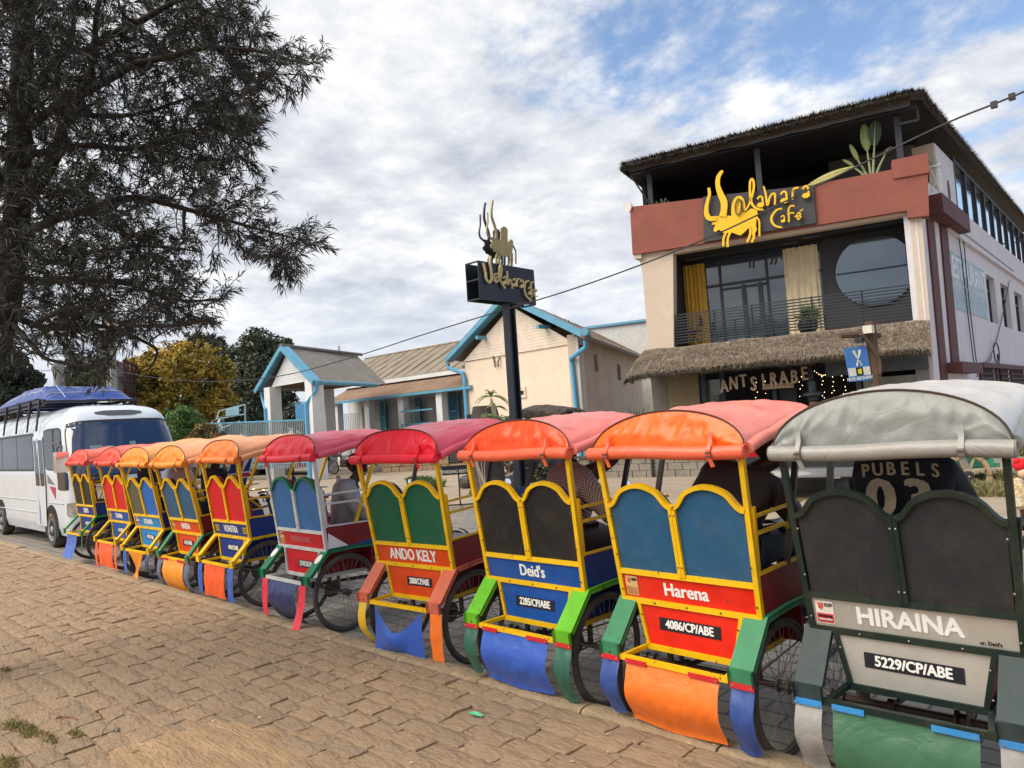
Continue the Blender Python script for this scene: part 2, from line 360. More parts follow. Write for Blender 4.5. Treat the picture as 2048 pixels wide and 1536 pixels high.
# litter and grass tufts on the sidewalk
grass_m = mat('dry_grass', (.26, .22, .08), rough=.8, var=.4, vscale=4, hue=(.34, .26, .12))
def blades(cx0, cy0, z0, rx, ry, n, h, seed, lean=.6, wdt=.004):
    r = random.Random(seed); mb = MB()
    for _ in range(n):
        a = r.uniform(0, 2*pi); q = r.random()**.6; x = cx0+rx*q*cos(a); y = cy0+ry*q*sin(a); hh = h*r.uniform(.4, 1.1); d = Vector((r.gauss(0, lean), r.gauss(0, lean), 1)).normalized()
        s1 = d.cross(Vector((r.gauss(0, 1), r.gauss(0, 1), .2))).normalized()*wdt; p = Vector((x, y, z0)); t = p+d*hh+Vector((0, 0, -hh*.25)); mid = p+d*hh*.5
        mb.add([p-s1, p+s1, mid+s1*.8, t, mid-s1*.8], [(0, 1, 2, 3, 4)])
    return mb
for i, (px, py, rx, ry, n) in enumerate(((55, 1462, .18, .05, 260), (95, 1478, .14, .035, 140), (20, 1452, .12, .05, 120), (150, 1470, .08, .03, 80), (15, 1530, .14, .05, 200), (12, 1340, .10, .03, 50))):
    p = onZ(px, py, .12); o = obj('grass_tuft', blades(0, 0, 0, rx, ry, n, .045, i), grass_m, smooth=0, kind='stuff'); o.location = p
twig_m = mat('twig', (.34, .25, .15), rough=.8)
def twig(pts, r_, lab, m=twig_m, z=.127):
    mb = MB(); mb.tube(smoothpts([onZ(*p, z) for p in pts], 4), r_, 5); return tag(obj('twig', mb, m), lab, 'twig')
twig([(247, 1428), (218, 1444), (205, 1462), (202, 1472)], .004, 'long curved pale twig lying on the sandy patch')
twig([(285, 1380), (300, 1390), (312, 1398)], .0035, 'thin straight twig at the far corner of the sandy patch')
twig([(112, 1436), (128, 1433), (142, 1435), (155, 1440)], .005, 'short reddish brown twig between the paving stones at left', mat('red_twig', (.2, .06, .045), rough=.7))
twig([(264, 1505), (276, 1500)], .004, 'tiny pale stick lying on the sand at the bottom edge')
mb = MB(); p = onZ(950, 1428, .128); mb.add([p+Vector(v) for v in ((-.05, -.01, 0), (.0, -.022, .004), (.06, -.004, 0), (.05, .016, .003), (-.01, .02, .006), (-.045, .008, .001))], [(0, 1, 2, 3, 4, 5)])
tag(obj('plastic_scrap', mb, mat('green_scrap', (.12, .5, .25), rough=.4), smooth=0), 'small bright green scrap of plastic lying on the paving', 'litter')
mb = MB(); p = onZ(230, 1462, .12); 
for k in range(6): mb.ball(p+Vector((rnd.uniform(-.02, .02), rnd.uniform(-.012, .012), rnd.uniform(0, .012))), (.014, .009, .008), 6, 4)
tag(obj('pebble', mb, mat('pebble', (.22, .19, .16), rough=.9)), 'small grey crumbly lump of stone on the sandy patch', 'pebble')
# scattered chips and dry leaves
mb = MB()
for k in range(160):
    x, y = rnd.uniform(-9, -1), rnd.uniform(1.0, 3.35); s_ = rnd.uniform(.004, .011); a = rnd.uniform(0, pi)
    mb.add([(x+s_*cos(a+j*pi/2)*(1.6 if j % 2 else .7), y+s_*sin(a+j*pi/2)*(1.6 if j % 2 else .7), .129+(.003 if j == 0 else 0)) for j in range(4)], [(0, 1, 2, 3)])
obj('leaf_litter', mb, mat('leaf_litter', (.42, .34, .22), rough=.8, var=.5, vscale=2), smooth=0, kind='stuff')
# ================================================================== CYCLE RICKSHAWS
def ys(z): return -.2-.1455*(z-.742) if z > .742 else -.2-.012*(.742-z)
_mesh = {}
def cached(key, fn, smooth=35):
    if key not in _mesh: _mesh[key] = fn().mesh(key.split('|')[0], smooth)
    return _mesh[key]
WR = .346
def wheel_parts(parent, loc, r, tyre_m, rim_m, spoke_m, key, nsp=32, inv=None):
    def tyre():
        m = MB(); m.tube([(0, (r-.017)*cos(a), (r-.017)*sin(a)) for a in [2*pi*i/48 for i in range(48)]], .0185, 8, closed=True); return m
    def rim():
        m = MB(); k = 48
        prof = [(-.012, r-.030), (.012, r-.030), (.012, r-.040), (.006, r-.048), (-.006, r-.048), (-.012, r-.040)]
        vs = [(p[0], p[1]*cos(2*pi*i/k), p[1]*sin(2*pi*i/k)) for i in range(k) for p in prof]
        m.add(vs, [(i*6+j, i*6+(j+1) % 6, ((i+1) % k)*6+(j+1) % 6, ((i+1) % k)*6+j) for i in range(k) for j in range(6)]); return m
    def spokes():
        m = MB()
        for i in range(nsp):
            a = 2*pi*i/nsp; sdn = 1 if i % 2 else -1; b = a + (.9 if (i//2) % 2 else -.9)
            m.tube([(sdn*.028, .026*cos(b), .026*sin(b)), (0, (r-.045)*cos(a), (r-.045)*sin(a))], .0017, 4, caps=False)
        return m
    def hub():
        m = MB(); R_ = Matrix.Rotation(pi/2, 4, 'Y')
        m.lathe([(0, -.055), (.012, -.055), (.012, -.034), (.032, -.032), (.032, -.024), (.018, -.02), (.018, .02), (.032, .024), (.032, .032), (.012, .034), (.012, .055), (0, .055)], 14, R_); return m
    base = Matrix.Translation(loc) @ Matrix.Rotation(rnd.uniform(0, 6), 4, 'X')
    if inv is not None: base = inv @ base
    o = obj('wheel', cached('tyre|%s' % key, tyre, 180), tyre_m, parent, m=base)
    obj('rim', cached('rim|%s' % key, rim), rim_m, o); obj('hub', cached('hub|', hub), rim_m, o)
    obj('spokes', cached('spokes|%s%d' % (key, nsp), spokes, 0), spoke_m, o, kind='stuff')
    return o
tyre_m = mat('tyre', (.055, .047, .042), rough=.8, var=.3, vscale=9, bump=.3, bscale=60, dirt=.7, dirtcol=(.17, .13, .10))
rim_m = mat('rim_rust', (.12, .10, .085), rough=.55, metal=.6, var=.3, vscale=9, dirt=.6, dirtcol=(.13, .07, .04))
spoke_m = mat('spoke', (.30, .28, .25), rough=.5, metal=.7, var=.2)
chrome = mat('chrome', (.8, .8, .8), rough=.12, metal=1, var=.05)
black_m = mat('black_rubber', (.02, .02, .022), rough=.45, var=.2)
saddle_m = mat('saddle_vinyl', (.018, .018, .022), rough=.28, var=.2, bump=.2)
axle_m = mat('axle_steel', (.07, .05, .04), rough=.6, metal=.4, var=.3, dirt=.5, dirtcol=(.15, .08, .05))
mirror_m = mat('mirror_glass', (.75, .82, .9), rough=.04, metal=1, var=0)
white_p = mat('white_lettering', (.78, .78, .76), rough=.45, var=.06, vscale=20, chip=.25, chipcol=(.35, .33, .3))
plate_m = mat('plate_black', (.012, .013, .02), rough=.4, var=.1)
rope_m = mat('strap_dark', (.06, .035, .02), rough=.7)
def arcz(t, wide=True):
    """scallop height above the shoulder for t in 0..1 over one arch"""
    s = sin(pi*t)
    if not wide: return .118*s**1.9
    e = min(t, 1-t)/.22; e = 1 if e > 1 else e*e*(3-2*e); return .115*s**.8*e
def scallop(x0, x1, wide, n=16):
    """outline of one arch, shoulders low"""
    return [(x0+(x1-x0)*i/n, 1.285+arcz(i/n, wide)) for i in range(n+1)]
def back_panel(x0, x1, x0b, x1b, wide):
    m = MB(); P = scallop(x0, x1, wide) + [(x1b, .90), (x0b, .90)]
    f = [Vector((x, ys(z)-.003, z)) for x, z in P]; b = [Vector((x, ys(z)+.006, z)) for x, z in P]
    m.prism(f, b); return m
def px_at(z):  # half width of the frame at height z
    return .402+.02*(z-.742)/.84*1.6
def flap_mesh(x0, x1, ztop, zbot, style, seed, nx=20, nz=20):
    r = random.Random(seed); ph = r.uniform(0, 9); m = MB()
    def fn(u, v):
        x = x0+(x1-x0)*u; z = ztop-(ztop-zbot)*v
        bulge = {'belly': .055*sin(pi*min(1, v*1.05))**1.2-.03*v, 'hang': .012*sin(pi*v)-.0*v, 'tuck': .05*sin(pi*v)-.10*v*v, 'flare': -.0+.09*v*v}[style]
        y = -.397-bulge + .011*v*noise.noise(Vector((x*8+ph, z*5, ph))) + .005*noise.noise(Vector((x*22+ph, z*9, ph))) - .006*abs(noise.noise(Vector((x*12+z*6, z*10-x*5, ph))))
        if style == 'belly': z += .02*v*cos(u*pi*2)*.4
        return (x+.004*noise.noise(Vector((z*9, ph, x*3))), y, z)
    m.grid(fn, nx, nz); return m
def swag_mesh(x0, x1, ztop, zbot):   # cloth hung by its two corners, dipping in the middle
    m = MB()
    def fn(u, v):
        dip = .17*(1-abs(2*u-1)**1.6); z = ztop-dip*(1-v)-(ztop-zbot)*v*(1-.0); x = x0+(x1-x0)*(u+(.5-u)*.10*(1-v))
        y = -.40-.03*sin(pi*v)*sin(pi*u)-.035*(1-v)*sin(pi*u)+.008*sin(u*9+v*3)
        return (x, y, z)
    m.grid(fn, 20, 14); return m
def twisted_mesh(x0, x1, ztop, zbot):
    m = MB()
    def fn(u, v):
        wdt = 1-.55*sin(pi*min(1, v*.9)); x = (x0+x1)/2+.10*v*(-1)+(u-.5)*(x1-x0)*wdt+.06*sin(v*3); z = ztop-(ztop-zbot)*v
        return (x, -.40-.06*sin(v*pi)*(u-.5)-.02*sin(v*5+u*3), z)
    m.grid(fn, 8, 16); return m
CZ = 1.60
def canopy_prof(t, boxy):
    """t 0..1 left to right -> (x, h) of arch, h 0..1"""
    a = pi*(1-t); p = 2/boxy; c, s_ = cos(a), sin(a)
    return (math.copysign(abs(c)**p, c), abs(s_)**p)
def make_rickshaw(i, X, Y, yaw, tilt, c, label):
    root = thing('cycle_rickshaw', label, 'cycle rickshaw',
                 Matrix.Translation((X, Y, 0)) @ Matrix.Rotation(yaw, 4, 'Z') @ Matrix.Translation((0, 0, WR)) @ Matrix.Rotation(tilt, 4, 'X') @ Matrix.Translation((0, 0, -WR)), 'cycle rickshaws parked in a row along the kerb')
    inv = Matrix.Translation((0, 0, WR)) @ Matrix.Rotation(-tilt, 4, 'X') @ Matrix.Translation((0, 0, -WR))
    FR = c['frame']; wide = c.get('wide', True); bw = c.get('bar', .027)
    # --- back panels
    x_s = .405
    for k, (a, b, ab, bb) in enumerate(((-x_s, -.005, -.395, -.005), (.005, x_s, .005, .395))):
        pm = c['panels'][k] if isinstance(c['panels'], tuple) else c['panels']
        obj('back_panel', cached('back_panel|%d%d' % (k, wide), lambda: back_panel(a, b, ab, bb, wide)), pm, root)
    # --- frame: rear posts (shoulder to strip and up to canopy), centre post, scallop trim, rails
    for s_ in (-1, 1):
        obj('rear_post', cached('rear_post|%d%.3f' % (s_, bw), lambda: MB().beam((s_*.436, ys(1.60), 1.60), (s_*.409, ys(.73), .73), bw, .03, (0, -1, 0)).beam((s_*.438, ys(1.3)+.022, 1.30), (s_*.409, ys(.95)+.028, .95), bw*1.1, .022, (0, -1, 0))), c.get('post', FR), root)
        def trim():
            m = MB(); P = [(x, z-.003) for x, z in (scallop(-.415, 0, wide, 22) if s_ < 0 else scallop(0, .415, wide, 22))]
            m.ribbon([(x, ys(z)-.004, z) for x, z in P], (0, -1, -.1455), .023, .034); return m
        obj('scallop_trim', cached('scallop|%d%d' % (s_, wide), trim), c.get('trim', FR), root)
        # seat-back top roll seen behind the trim
        def cush():
            m = MB(); P = scallop(-.40, -.02, wide, 12) if s_ < 0 else scallop(.02, .40, wide, 12)
            f = [Vector((x, ys(z)+.022, z+.002)) for x, z in P]+[Vector((P[-1][0], ys(1.0)+.022, 1.0)), Vector((P[0][0], ys(1.0)+.022, 1.0))]
            m.prism(f, [v+Vector((0, .055, -.012)) for v in f]); return m
        obj('seat_back', cached('seat_back|%d%d' % (s_, wide), cush, 50), c['seat'], root)
    obj('centre_post', cached('centre_post|', lambda: MB().beam((-.0105, ys(1.29)-.004, 1.29), (-.0105, ys(.905)-.004, .905), .0195, .036, (0, -1, 0)).beam((.0105, ys(1.29)-.004, 1.29), (.0105, ys(.905)-.004, .905), .0195, .034, (0, -1, 0))), c.get('centre', FR), root)
    def rails():
        m = MB()
        m.beam((-.415, ys(.905)-.004, .905), (.415, ys(.905)-.004, .905), .024, .030, (0, 0, 1)); return m
    obj('rail', cached('rail_up', rails), FR, root)
    obj('rail', cached('rail_mid', lambda: MB().beam((-.418, ys(.742)-.005, .742), (.418, ys(.742)-.005, .742), .026, .030, (0, 0, 1))), FR, root)
    obj('rail', cached('rail_low', lambda: MB().beam((-.27, ys(.50)-.004, .497), (.27, ys(.50)-.004, .497), .024, .030, (0, 0, 1))), FR, root)
    for s_ in (-1, 1):
        obj('lower_stile', cached('lower_stile|%d' % s_, lambda: MB().beam((s_*.307, ys(.73)-.004, .728), (s_*.262, ys(.51)-.004, .510), .02, .03, (0, -1, 0))), FR, root)
        obj('side_rail', cached('side_rail|%d' % s_, lambda: MB().beam((s_*.275, -.21, .497), (s_*.305, -.40, .487), .022, .022).beam((s_*.275, -.19, .497), (s_*.28, .42, .497), .024, .03)), c.get('rails', FR), root)
    # rivets
    def rivets():
        m = MB()
        for (x, z) in [(s_*.405, z) for s_ in (-1, 1) for z in (.80, 1.0, 1.22)] + [(-.2, .742), (.0, .742), (.2, .742), (.011, .96), (-.011, .96), (.011, 1.24), (-.011, 1.24)] + [(s_*.29, z) for s_ in (-1, 1) for z in (.55, .67)]:
            m.ball((x, ys(z)-.022, z), (.0055, .003, .0055), 6, 4)
        return m
    obj('rivets', cached('rivets', rivets, 180), spoke_m if c.get('shiny_rivets') else axle_m, root, kind='stuff')
    # --- name band and lower panel
    obj('name_band', cached('name_band', lambda: MB().prism([Vector((x, ys(z)-.004, z)) for x, z in ((-.40, .742), (.40, .742), (.40, .905), (-.40, .905))], [Vector((x, ys(z)+.006, z)) for x, z in ((-.40, .742), (.40, .742), (.40, .905), (-.40, .905))])), c['band'], root)
    obj('lower_panel', cached('lower_panel', lambda: MB().prism([Vector((x, ys(z)-.004, z)) for x, z in ((-.262, .50), (.262, .50), (.305, .735), (-.305, .735))], [Vector((x, ys(z)+.006, z)) for x, z in ((-.262, .50), (.262, .50), (.305, .735), (-.305, .735))])), c['lower'], root)
    # text
    tb = lambda x, z, off=.0055: basis((x, ys(z)-off, z), (1, 0, 0), (0, .1455 if z > .742 else .012, -1) if 0 else (0, -.1455 if z > .742 else 0, 1))
    nm, size, bold, sx = c['name']; bold += .008
    obj('name_lettering', text_mesh(nm, size, bold, sx), c.get('name_m', white_p), root, smooth=0, m=tb(c.get('nx', .0), .822))
    pl, pw, psx = c['plate']; pz = c.get('pz', .622); pxx = c.get('px', 0); tiltp = c.get('ptilt', 0)
    po = obj('plate', MB().box(-pw/2, pw/2, -.034, .034, 0, .0012), plate_m, root, smooth=0, m=tb(pxx, pz, .0062) @ Matrix.Rotation(tiltp, 4, 'Z'))
    obj('plate_number', text_mesh(pl, .064, .034, psx), white_p, po, smooth=0, m=Matrix.Translation((0, 0, .0025)))
    if c.get('sticker'):
        so = obj('permit_sticker', MB().box(-.04, .04, -.055, .055, 0, .001), mat('sticker_'+c['sticker'], {'w': (.72, .68, .6), 'y': (.62, .45, .18)}[c['sticker']], rough=.35, var=.25, vscale=30), root, smooth=0, m=tb(-.345, .823, .006))
        obj('sticker_band', MB().box(-.037, .037, -.05, -.006, .0005, .002), mat('sticker_red_'+c['sticker'], {'w': (.55, .04, .06), 'y': (.45, .2, .08)}[c['sticker']], rough=.4, var=.3, vscale=40), so, smooth=0)
        obj('sticker_crest', MB().prism([Vector((x, z, .002)) for x, z in ((-.028, .045), (-.004, .045), (-.004, .022), (-.016, .008), (-.028, .022))], [Vector((x, z, .0005)) for x, z in ((-.028, .045), (-.004, .045), (-.004, .022), (-.016, .008), (-.028, .022))]), mat('sticker_crest', (.6, .12, .1), rough=.4, var=.5, vscale=60), so, smooth=0)
        obj('sticker_number', text_mesh(pl.split('/')[0], .02, .03, .9), plate_m, so, smooth=0, m=Matrix.Translation((.018, .036, .002)))
        if c['sticker'] == 'w':
            obj('sticker_lettering', text_mesh('ANTSIRABE', .013, .03, .95), plate_m, so, smooth=0, m=Matrix.Translation((0, -.018, .0035)))
            obj('sticker_lettering', text_mesh('TANANANTSIKA', .010, .03, .8), white_p, so, smooth=0, m=Matrix.Translation((0, -.034, .0035)))
    if c.get('chevrons'):
        for s_ in (-1, 1):
            ch = obj('chevron_badge', MB().box(-.042, .042, -.032, .032, 0, .002), paint('chev_yellow', (.75, .5, .02)), root, smooth=0, m=tb(s_*.325, .823, .0055))
            def chv():
                m = MB()
                m.box(-.034, .034, -.024, .024, .002, .0028)
                return m
            obj('chevron_field', chv(), plate_m, ch, smooth=0)
            for q in (-.012, .014):
                m = MB().ribbon([(q+.012, .017, .0035), (q-.008, 0, .0035), (q+.012, -.017, .0035)], (0, 0, 1), .010, .001); obj('chevron', m, paint('chev_yellow', (.75, .5, .02)), ch, smooth=0)
    # --- fenders
    fw = c.get('fender_w', .122); fx1 = .446; fx0 = fx1-fw
    for s_ in (-1, 1):
        def fend():
            m = MB(); prof = [(-.392, .472), (-.398, .548), (-.205, .752), (.05, .763), (.46, .752), (.62, .63), (.70, .50)]
            t = .010 if fw > .09 else .026
            pr = [Vector((0, a, b)) for a, b in prof]; xs = sorted((s_*fx0, s_*fx1))
            for a, b in zip(pr[:-1], pr[1:]):
                nrm = (b-a).cross(Vector((1, 0, 0))).normalized(); nrm = nrm if nrm.z > 0 or abs(nrm.z) < .3 and nrm.y < 0 else -nrm
                vs = [Vector((x, 0, 0))+p+nrm*o_ for x in xs for p in (a, b) for o_ in (0, -t)]
                m.add(vs, [(0,2,6,4), (1,5,7,3), (0,1,3,2), (4,6,7,5), (0,4,5,1), (2,3,7,6)])
                if fw > .09:   # turned-down lips
                    for x in xs:
                        m.add([Vector((x, 0, 0))+a, Vector((x, 0, 0))+b, Vector((x, 0, 0))+b-nrm*.03, Vector((x, 0, 0))+a-nrm*.03, Vector((x-s_*.006*(1 if x == xs[1 if s_ > 0 else 0] else -1), 0, 0))+a-nrm*.001, ], [(0, 1, 2, 3)])
            return m
        fo = obj('fender', cached('fender|%d%.3f' % (s_, fw), fend, 20), c['fender'], root)
        if c.get('ovals'):
            a = Vector((s_*(fx0+fw/2), -.275, .680)); nrm = Vector((0, -.726, .687)); d = Vector((0, .687, .726))
            m = MB(); m.add([a+nrm*.003+Vector((.038*cos(q), 0, 0))+d*(.05*sin(q)) for q in [2*pi*j/20 for j in range(20)]], [tuple(range(20))]); obj('white_disc', m, white_p, fo, smooth=0)
    obj('cross_bar', cached('cross_bar', lambda: MB().beam((-.325, -.397, .482), (.325, -.397, .482), .022, .028)), c.get('rails', FR), root)
    # --- flaps
    for (kind, x0, x1, m_, zb, style) in c['flaps']:
        sd_ = i*7+int(x0*100)
        if kind == 'swag': mb = swag_mesh(x0, x1, .46, zb)
        elif kind == 'swag2': mb = flap_mesh(x0, x1, .468, zb, style, sd_)
        elif kind == 'twist': mb = twisted_mesh(x0, x1, .47, zb)
        else: mb = flap_mesh(x0, x1, .468, zb, style, sd_)
        fo = obj('mud_flap', mb, m_, root, smooth=180)
        if c.get('batten'):
            w_ = x1-x0
            if w_ > .3:
                for a, b in ((x0, x0+w_*.24), (x1-w_*.3, x1)): obj('batten', MB().box(a, b, -.414, -.404, .458, .482), c['batten'], fo, smooth=0)
            else: obj('batten', MB().box(x0-.002, x1+.002, -.414, -.404, .455, .480), c['batten'], fo, smooth=0)
            def rv():
                m = MB()
                for x in (x0+.012, x1-.012): m.ball((x, -.416, .468), (.005, .003, .005), 6, 4)
                return m
            obj('batten_rivets', rv(), chrome, fo, kind='stuff')
    # --- side boxes
    for s_ in (-1, 1):
        obj('side_panel', cached('side_panel|%d' % s_, lambda: MB().prism([Vector((s_*.421, y, z)) for y, z in ((-.195, .757), (.44, .765), (.36, .955), (-.225, .955))], [Vector((s_*.411, y, z)) for y, z in ((-.195, .757), (.44, .765), (.36, .955), (-.225, .955))])), c['side'], root)
        obj('body_side', cached('body_side|%d' % s_, lambda: MB().prism([Vector((s_*.27, y, z)) for y, z in ((-.195, .50), (.40, .50), (.44, .75), (-.195, .75))], [Vector((s_*.262, y, z)) for y, z in ((-.195, .50), (.40, .50), (.44, .75), (-.195, .75))])), c['lower_side'], root)
        obj('arm_rail', cached('arm_rail|%d' % s_, lambda: MB().beam((s_*.421, -.225, .962), (s_*.421, .365, .962), .022, .014).beam((s_*.424, -.25, 1.16), (s_*.424, .12, 1.165), .018, .018).beam((s_*.424, .12, 1.165), (s_*.421, .36, .97), .018, .018).beam((s_*.426, -.24, 1.245), (s_*.426, .34, 1.26), .016, .016)), c.get('arm', FR), root)
        obj('front_post', cached('front_post|%d' % s_, lambda: MB().beam((s_*.425, .10, .96), (s_*.43, .40, 1.71), .022, .03, (1, 0, 0))), c.get('fpost', FR), root)
    obj('seat', cached('seat', lambda: MB().box(-.40, .40, -.18, .30, .80, .90), 60), c['seat'], root)
    obj('footboard', cached('footboard', lambda: MB().box(-.26, .26, -.19, .72, .488, .500).box(-.40, .40, .28, .30, .50, .80)), c['lower_side'], root)
    # --- canopy
    boxy = c.get('boxy', 2.0); H_ = c.get('ch', .20); Lc = c.get('clen', .76)
    sr = i*3.3
    slope = .205
    def rf(u, v):
        x, h = canopy_prof(u, boxy); yy = -.335+(Lc+.03)*v; z0 = CZ+slope*(yy+.335)
        lean = .055*h*(1-v)      # rear top edge sits a little forward
        sag = -.020*sin(pi*((v*2) % 1))*h
        wr = .007*noise.noise(Vector((x*5+sr, yy*8, sr)))+.005*noise.noise(Vector((x*14+sr, yy*5, sr)))-.006*abs(noise.noise(Vector((x*6+sr+yy*2, yy*3, sr))))
        e_ = .03*max(0, (v-.93)/.07)
        return (x*.462*(1+wr*.6), yy+lean, z0+h*H_*(1-.58*v)+sag+wr-e_*h*.6)
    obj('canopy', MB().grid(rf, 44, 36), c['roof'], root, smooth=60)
    def rear(u, v):
        x, h = canopy_prof(u, boxy); z0 = CZ; n_ = noise.noise(Vector((x*4+sr, v*2.4, sr+5)))*.016*sin(pi*v)+.012*noise.noise(Vector((x*9+sr, v*2-x*3, sr)))*sin(pi*v)
        hh = h*v; X_ = x*.462
        for s0 in (-.335, .30):
            for kq, am in ((.55, 1), (-.35, .8), (.10, .6), (1.1, .7)): n_ += am*.011*c.get('fold', .6)*math.exp(-((X_-s0+.06-(v*.22)*kq)/.013)**2)*sin(pi*min(1, v*1.1))
        return (x*.462*(1-.0*v), -.335+.055*hh-n_-.012*sin(pi*v), z0-.005+hh*H_)
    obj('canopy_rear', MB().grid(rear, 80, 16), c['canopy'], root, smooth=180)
    def fr(u, v):
        x, h = canopy_prof(u, boxy); yy = -.335+Lc+.03; z0 = CZ+slope*(yy+.335); return (x*.462, yy, z0+h*H_*.42*v-.018*h*v)
    obj('canopy_front', MB().grid(fr, 24, 3), c['roof'], root, smooth=180)
    obj('canopy_seam', MB().tube([(lambda p: (p[0]*.464, -.338+.055*p[1], CZ-.005+p[1]*H_+.003))(canopy_prof(k/30, boxy)) for k in range(31)], .0045, 5), c.get('seam', rope_m), root)
    # rolled-up curtains along the bottom edges
    rr = c.get('roll', .036)
    rx = .47 + c.get('rollx', 0)
    ro = obj('rear_roll', MB().tube([(-rx+2*rx*k/14, -.352+.004*noise.noise(Vector((k*.7+sr, 0, 0))), CZ-.022+c.get('sagr', .006)*cos(k*.45+sr)) for k in range(15)], rr, 14), c.get('rollm', c['canopy']), root)
    for s_ in (-1, 1):
        m = MB()
        for q in range(3): m.tube([(s_*(rx+.004-q*.0045), -.352+(rr-.004-q*.009)*cos(a), CZ-.022+(rr-.004-q*.009)*sin(a)) for a in [2*pi*k/16 for k in range(16)]], .0035, 5, closed=True)
        obj('roll_end', m, c.get('rollm', c['canopy']), ro)
        m = MB(); m.tube([(s_*.463, -.30+(Lc-.05)*k/8, CZ-.012+slope*((Lc-.05)*k/8+.03)+.003*sin(k*2+sr)) for k in range(9)], rr*.85, 12)
        obj('side_roll', m, c.get('siderollm', c['roof']), root)
    for x in (-.335, .30):
        m = MB(); m.ribbon([(x, -.345-.012, CZ+.075), (x, -.345-.018, CZ+.03), (x, -.352-rr-.006, CZ-.01), (x, -.352-rr-.003, CZ-.045), (x+.012, -.352-rr+.012, CZ-.095)], (0, -1, 0), .021, .006)
        so = obj('strap', m, c.get('strapm', c.get('rollm', c['canopy'])), root)
        obj('buckle', MB().box(x-.015, x+.015, -.352-rr-.013, -.352-rr-.007, CZ-.028, CZ-.018).box(x-.016, x+.016, -.352-rr-.013, -.352-rr-.007, CZ-.045, CZ-.038), rim_m, so)
    m = MB(); 
    for s_ in (-1, 1): m.tube([(s_*.44, -.33, CZ+.01), (s_*.46, -.37, CZ-.02), (s_*.44, -.355, CZ-.06), (s_*.425, -.32, CZ-.03)], .005, 5, closed=True)
    obj('tie_rope', m, rope_m, root)
    # bows under the canopy
    obj('canopy_bow', cached('bow%.2f%.2f' % (boxy, H_), lambda: MB().tube([(lambda p: (p[0]*.445, .05, CZ+slope*.385+p[1]*H_*.66-.02))(canopy_prof(k/16, boxy)) for k in range(17)], .008, 6)), c.get('fpost', FR), root)
    # --- wheels and axle
    for s_ in (-1, 1): wheel_parts(root, (s_*.402, 0, WR), WR, tyre_m, rim_m, spoke_m, 'big', 32)
    obj('axle', cached('axle', lambda: MB().tube([(-.39, 0, WR), (.39, 0, WR)], .016, 10).lathe([(0, -.02), (.05, -.02), (.05, -.012), (.03, .0), (.03, .03), (0, .03)], 14, Matrix.Translation((.12, 0, WR)) @ Matrix.Rotation(pi/2, 4, 'Y')).lathe([(.0, -.015), (.035, -.015), (.035, .015), (0, .015)], 12, Matrix.Translation((-.16, 0, WR)) @ Matrix.Rotation(pi/2, 4, 'Y'))), axle_m, root)
    obj('sprocket', cached('sprocket', lambda: MB().lathe([(0, -.003), (.075, -.003), (.078, 0), (.075, .003), (0, .003)], 26, Matrix.Translation((.155, 0, WR)) @ Matrix.Rotation(pi/2, 4, 'Y'))), axle_m, root)
    obj('suspension_arm', cached('susp', lambda: MB().beam((-.27, .0, WR+.01), (-.27, 0, .50), .03, .02, (0, 1, 0)).beam((.27, .0, WR+.01), (.27, 0, .50), .03, .02, (0, 1, 0)).tube([(-.16, .02, WR), (-.05, .5, .36), (0, .95, .30)], .013, 8).tube([(.155, .01, WR+.06), (.06, 1.0, .33)], .006, 5).tube([(.155, .01, WR-.06), (.06, 1.0, .27)], .006, 5)), c.get('under', axle_m), root)
    # --- bicycle front
    bm = c.get('bike', black_m)
    SX = 0.0
    obj('bicycle_frame', cached('bike_frame', lambda: MB().tube([(0, .98, .30), (0, .88, .98)], .015, 8).tube([(0, .90, .72), (0, 1.46, .80)], .015, 8).tube([(0, .98, .30), (0, 1.48, .68)], .017, 8).tube([(0, 1.44, .90), (0, 1.50, .64)], .02, 8).tube([(0, .90, .70), (-.2, .45, .50)], .011, 6).tube([(0, .90, .70), (.2, .45, .50)], .011, 6).tube([(-.045, 1.50, .66), (-.05, 1.62, .34)], .011, 6).tube([(.045, 1.50, .66), (.05, 1.62, .34)], .011, 6)), bm, root, m=inv)
    def sad():
        m = MB()
        m.grid(lambda u, v: (lambda a, q: (a*(.012+.085*(1-v)**1.3+.012), .74+.27*v, 1.05+.025*(1-v)**2-.035*abs(a)**3+.02*sin(pi*v)*0))(2*u-1, v), 8, 8)
        m.grid(lambda u, v: (lambda a, q: (a*(.012+.085*(1-v)**1.3+.010), .745+.26*v, 1.015+.0*v-.0*abs(a)))(1-2*u, v), 4, 8)
        for k in (-1, 1): m.tube([(k*.05, .77, 1.02), (k*.05, .77, .97), (k*.03, .80, .97), (k*.05, .82, 1.02)], .008, 6)
        return m
    obj('saddle', cached('saddle', sad, 70), saddle_m, root, m=inv)
    def hb():
        m = MB(); m.tube([(-.27, 1.18, 1.02), (-.25, 1.34, 1.04), (-.12, 1.43, 1.03), (0, 1.44, 1.0), (.12, 1.43, 1.03), (.25, 1.34, 1.04), (.27, 1.18, 1.02)], .011, 7); m.tube([(0, 1.44, .88), (0, 1.44, 1.0)], .013, 7); return m
    ho = obj('handlebar', cached('handlebar', hb), c.get('barm', chrome), root, m=inv)
    obj('grip', cached('grips', lambda: MB().tube([(-.27, 1.15, 1.02), (-.268, 1.26, 1.03)], .016, 8).tube([(.27, 1.15, 1.02), (.268, 1.26, 1.03)], .016, 8)), black_m, ho)
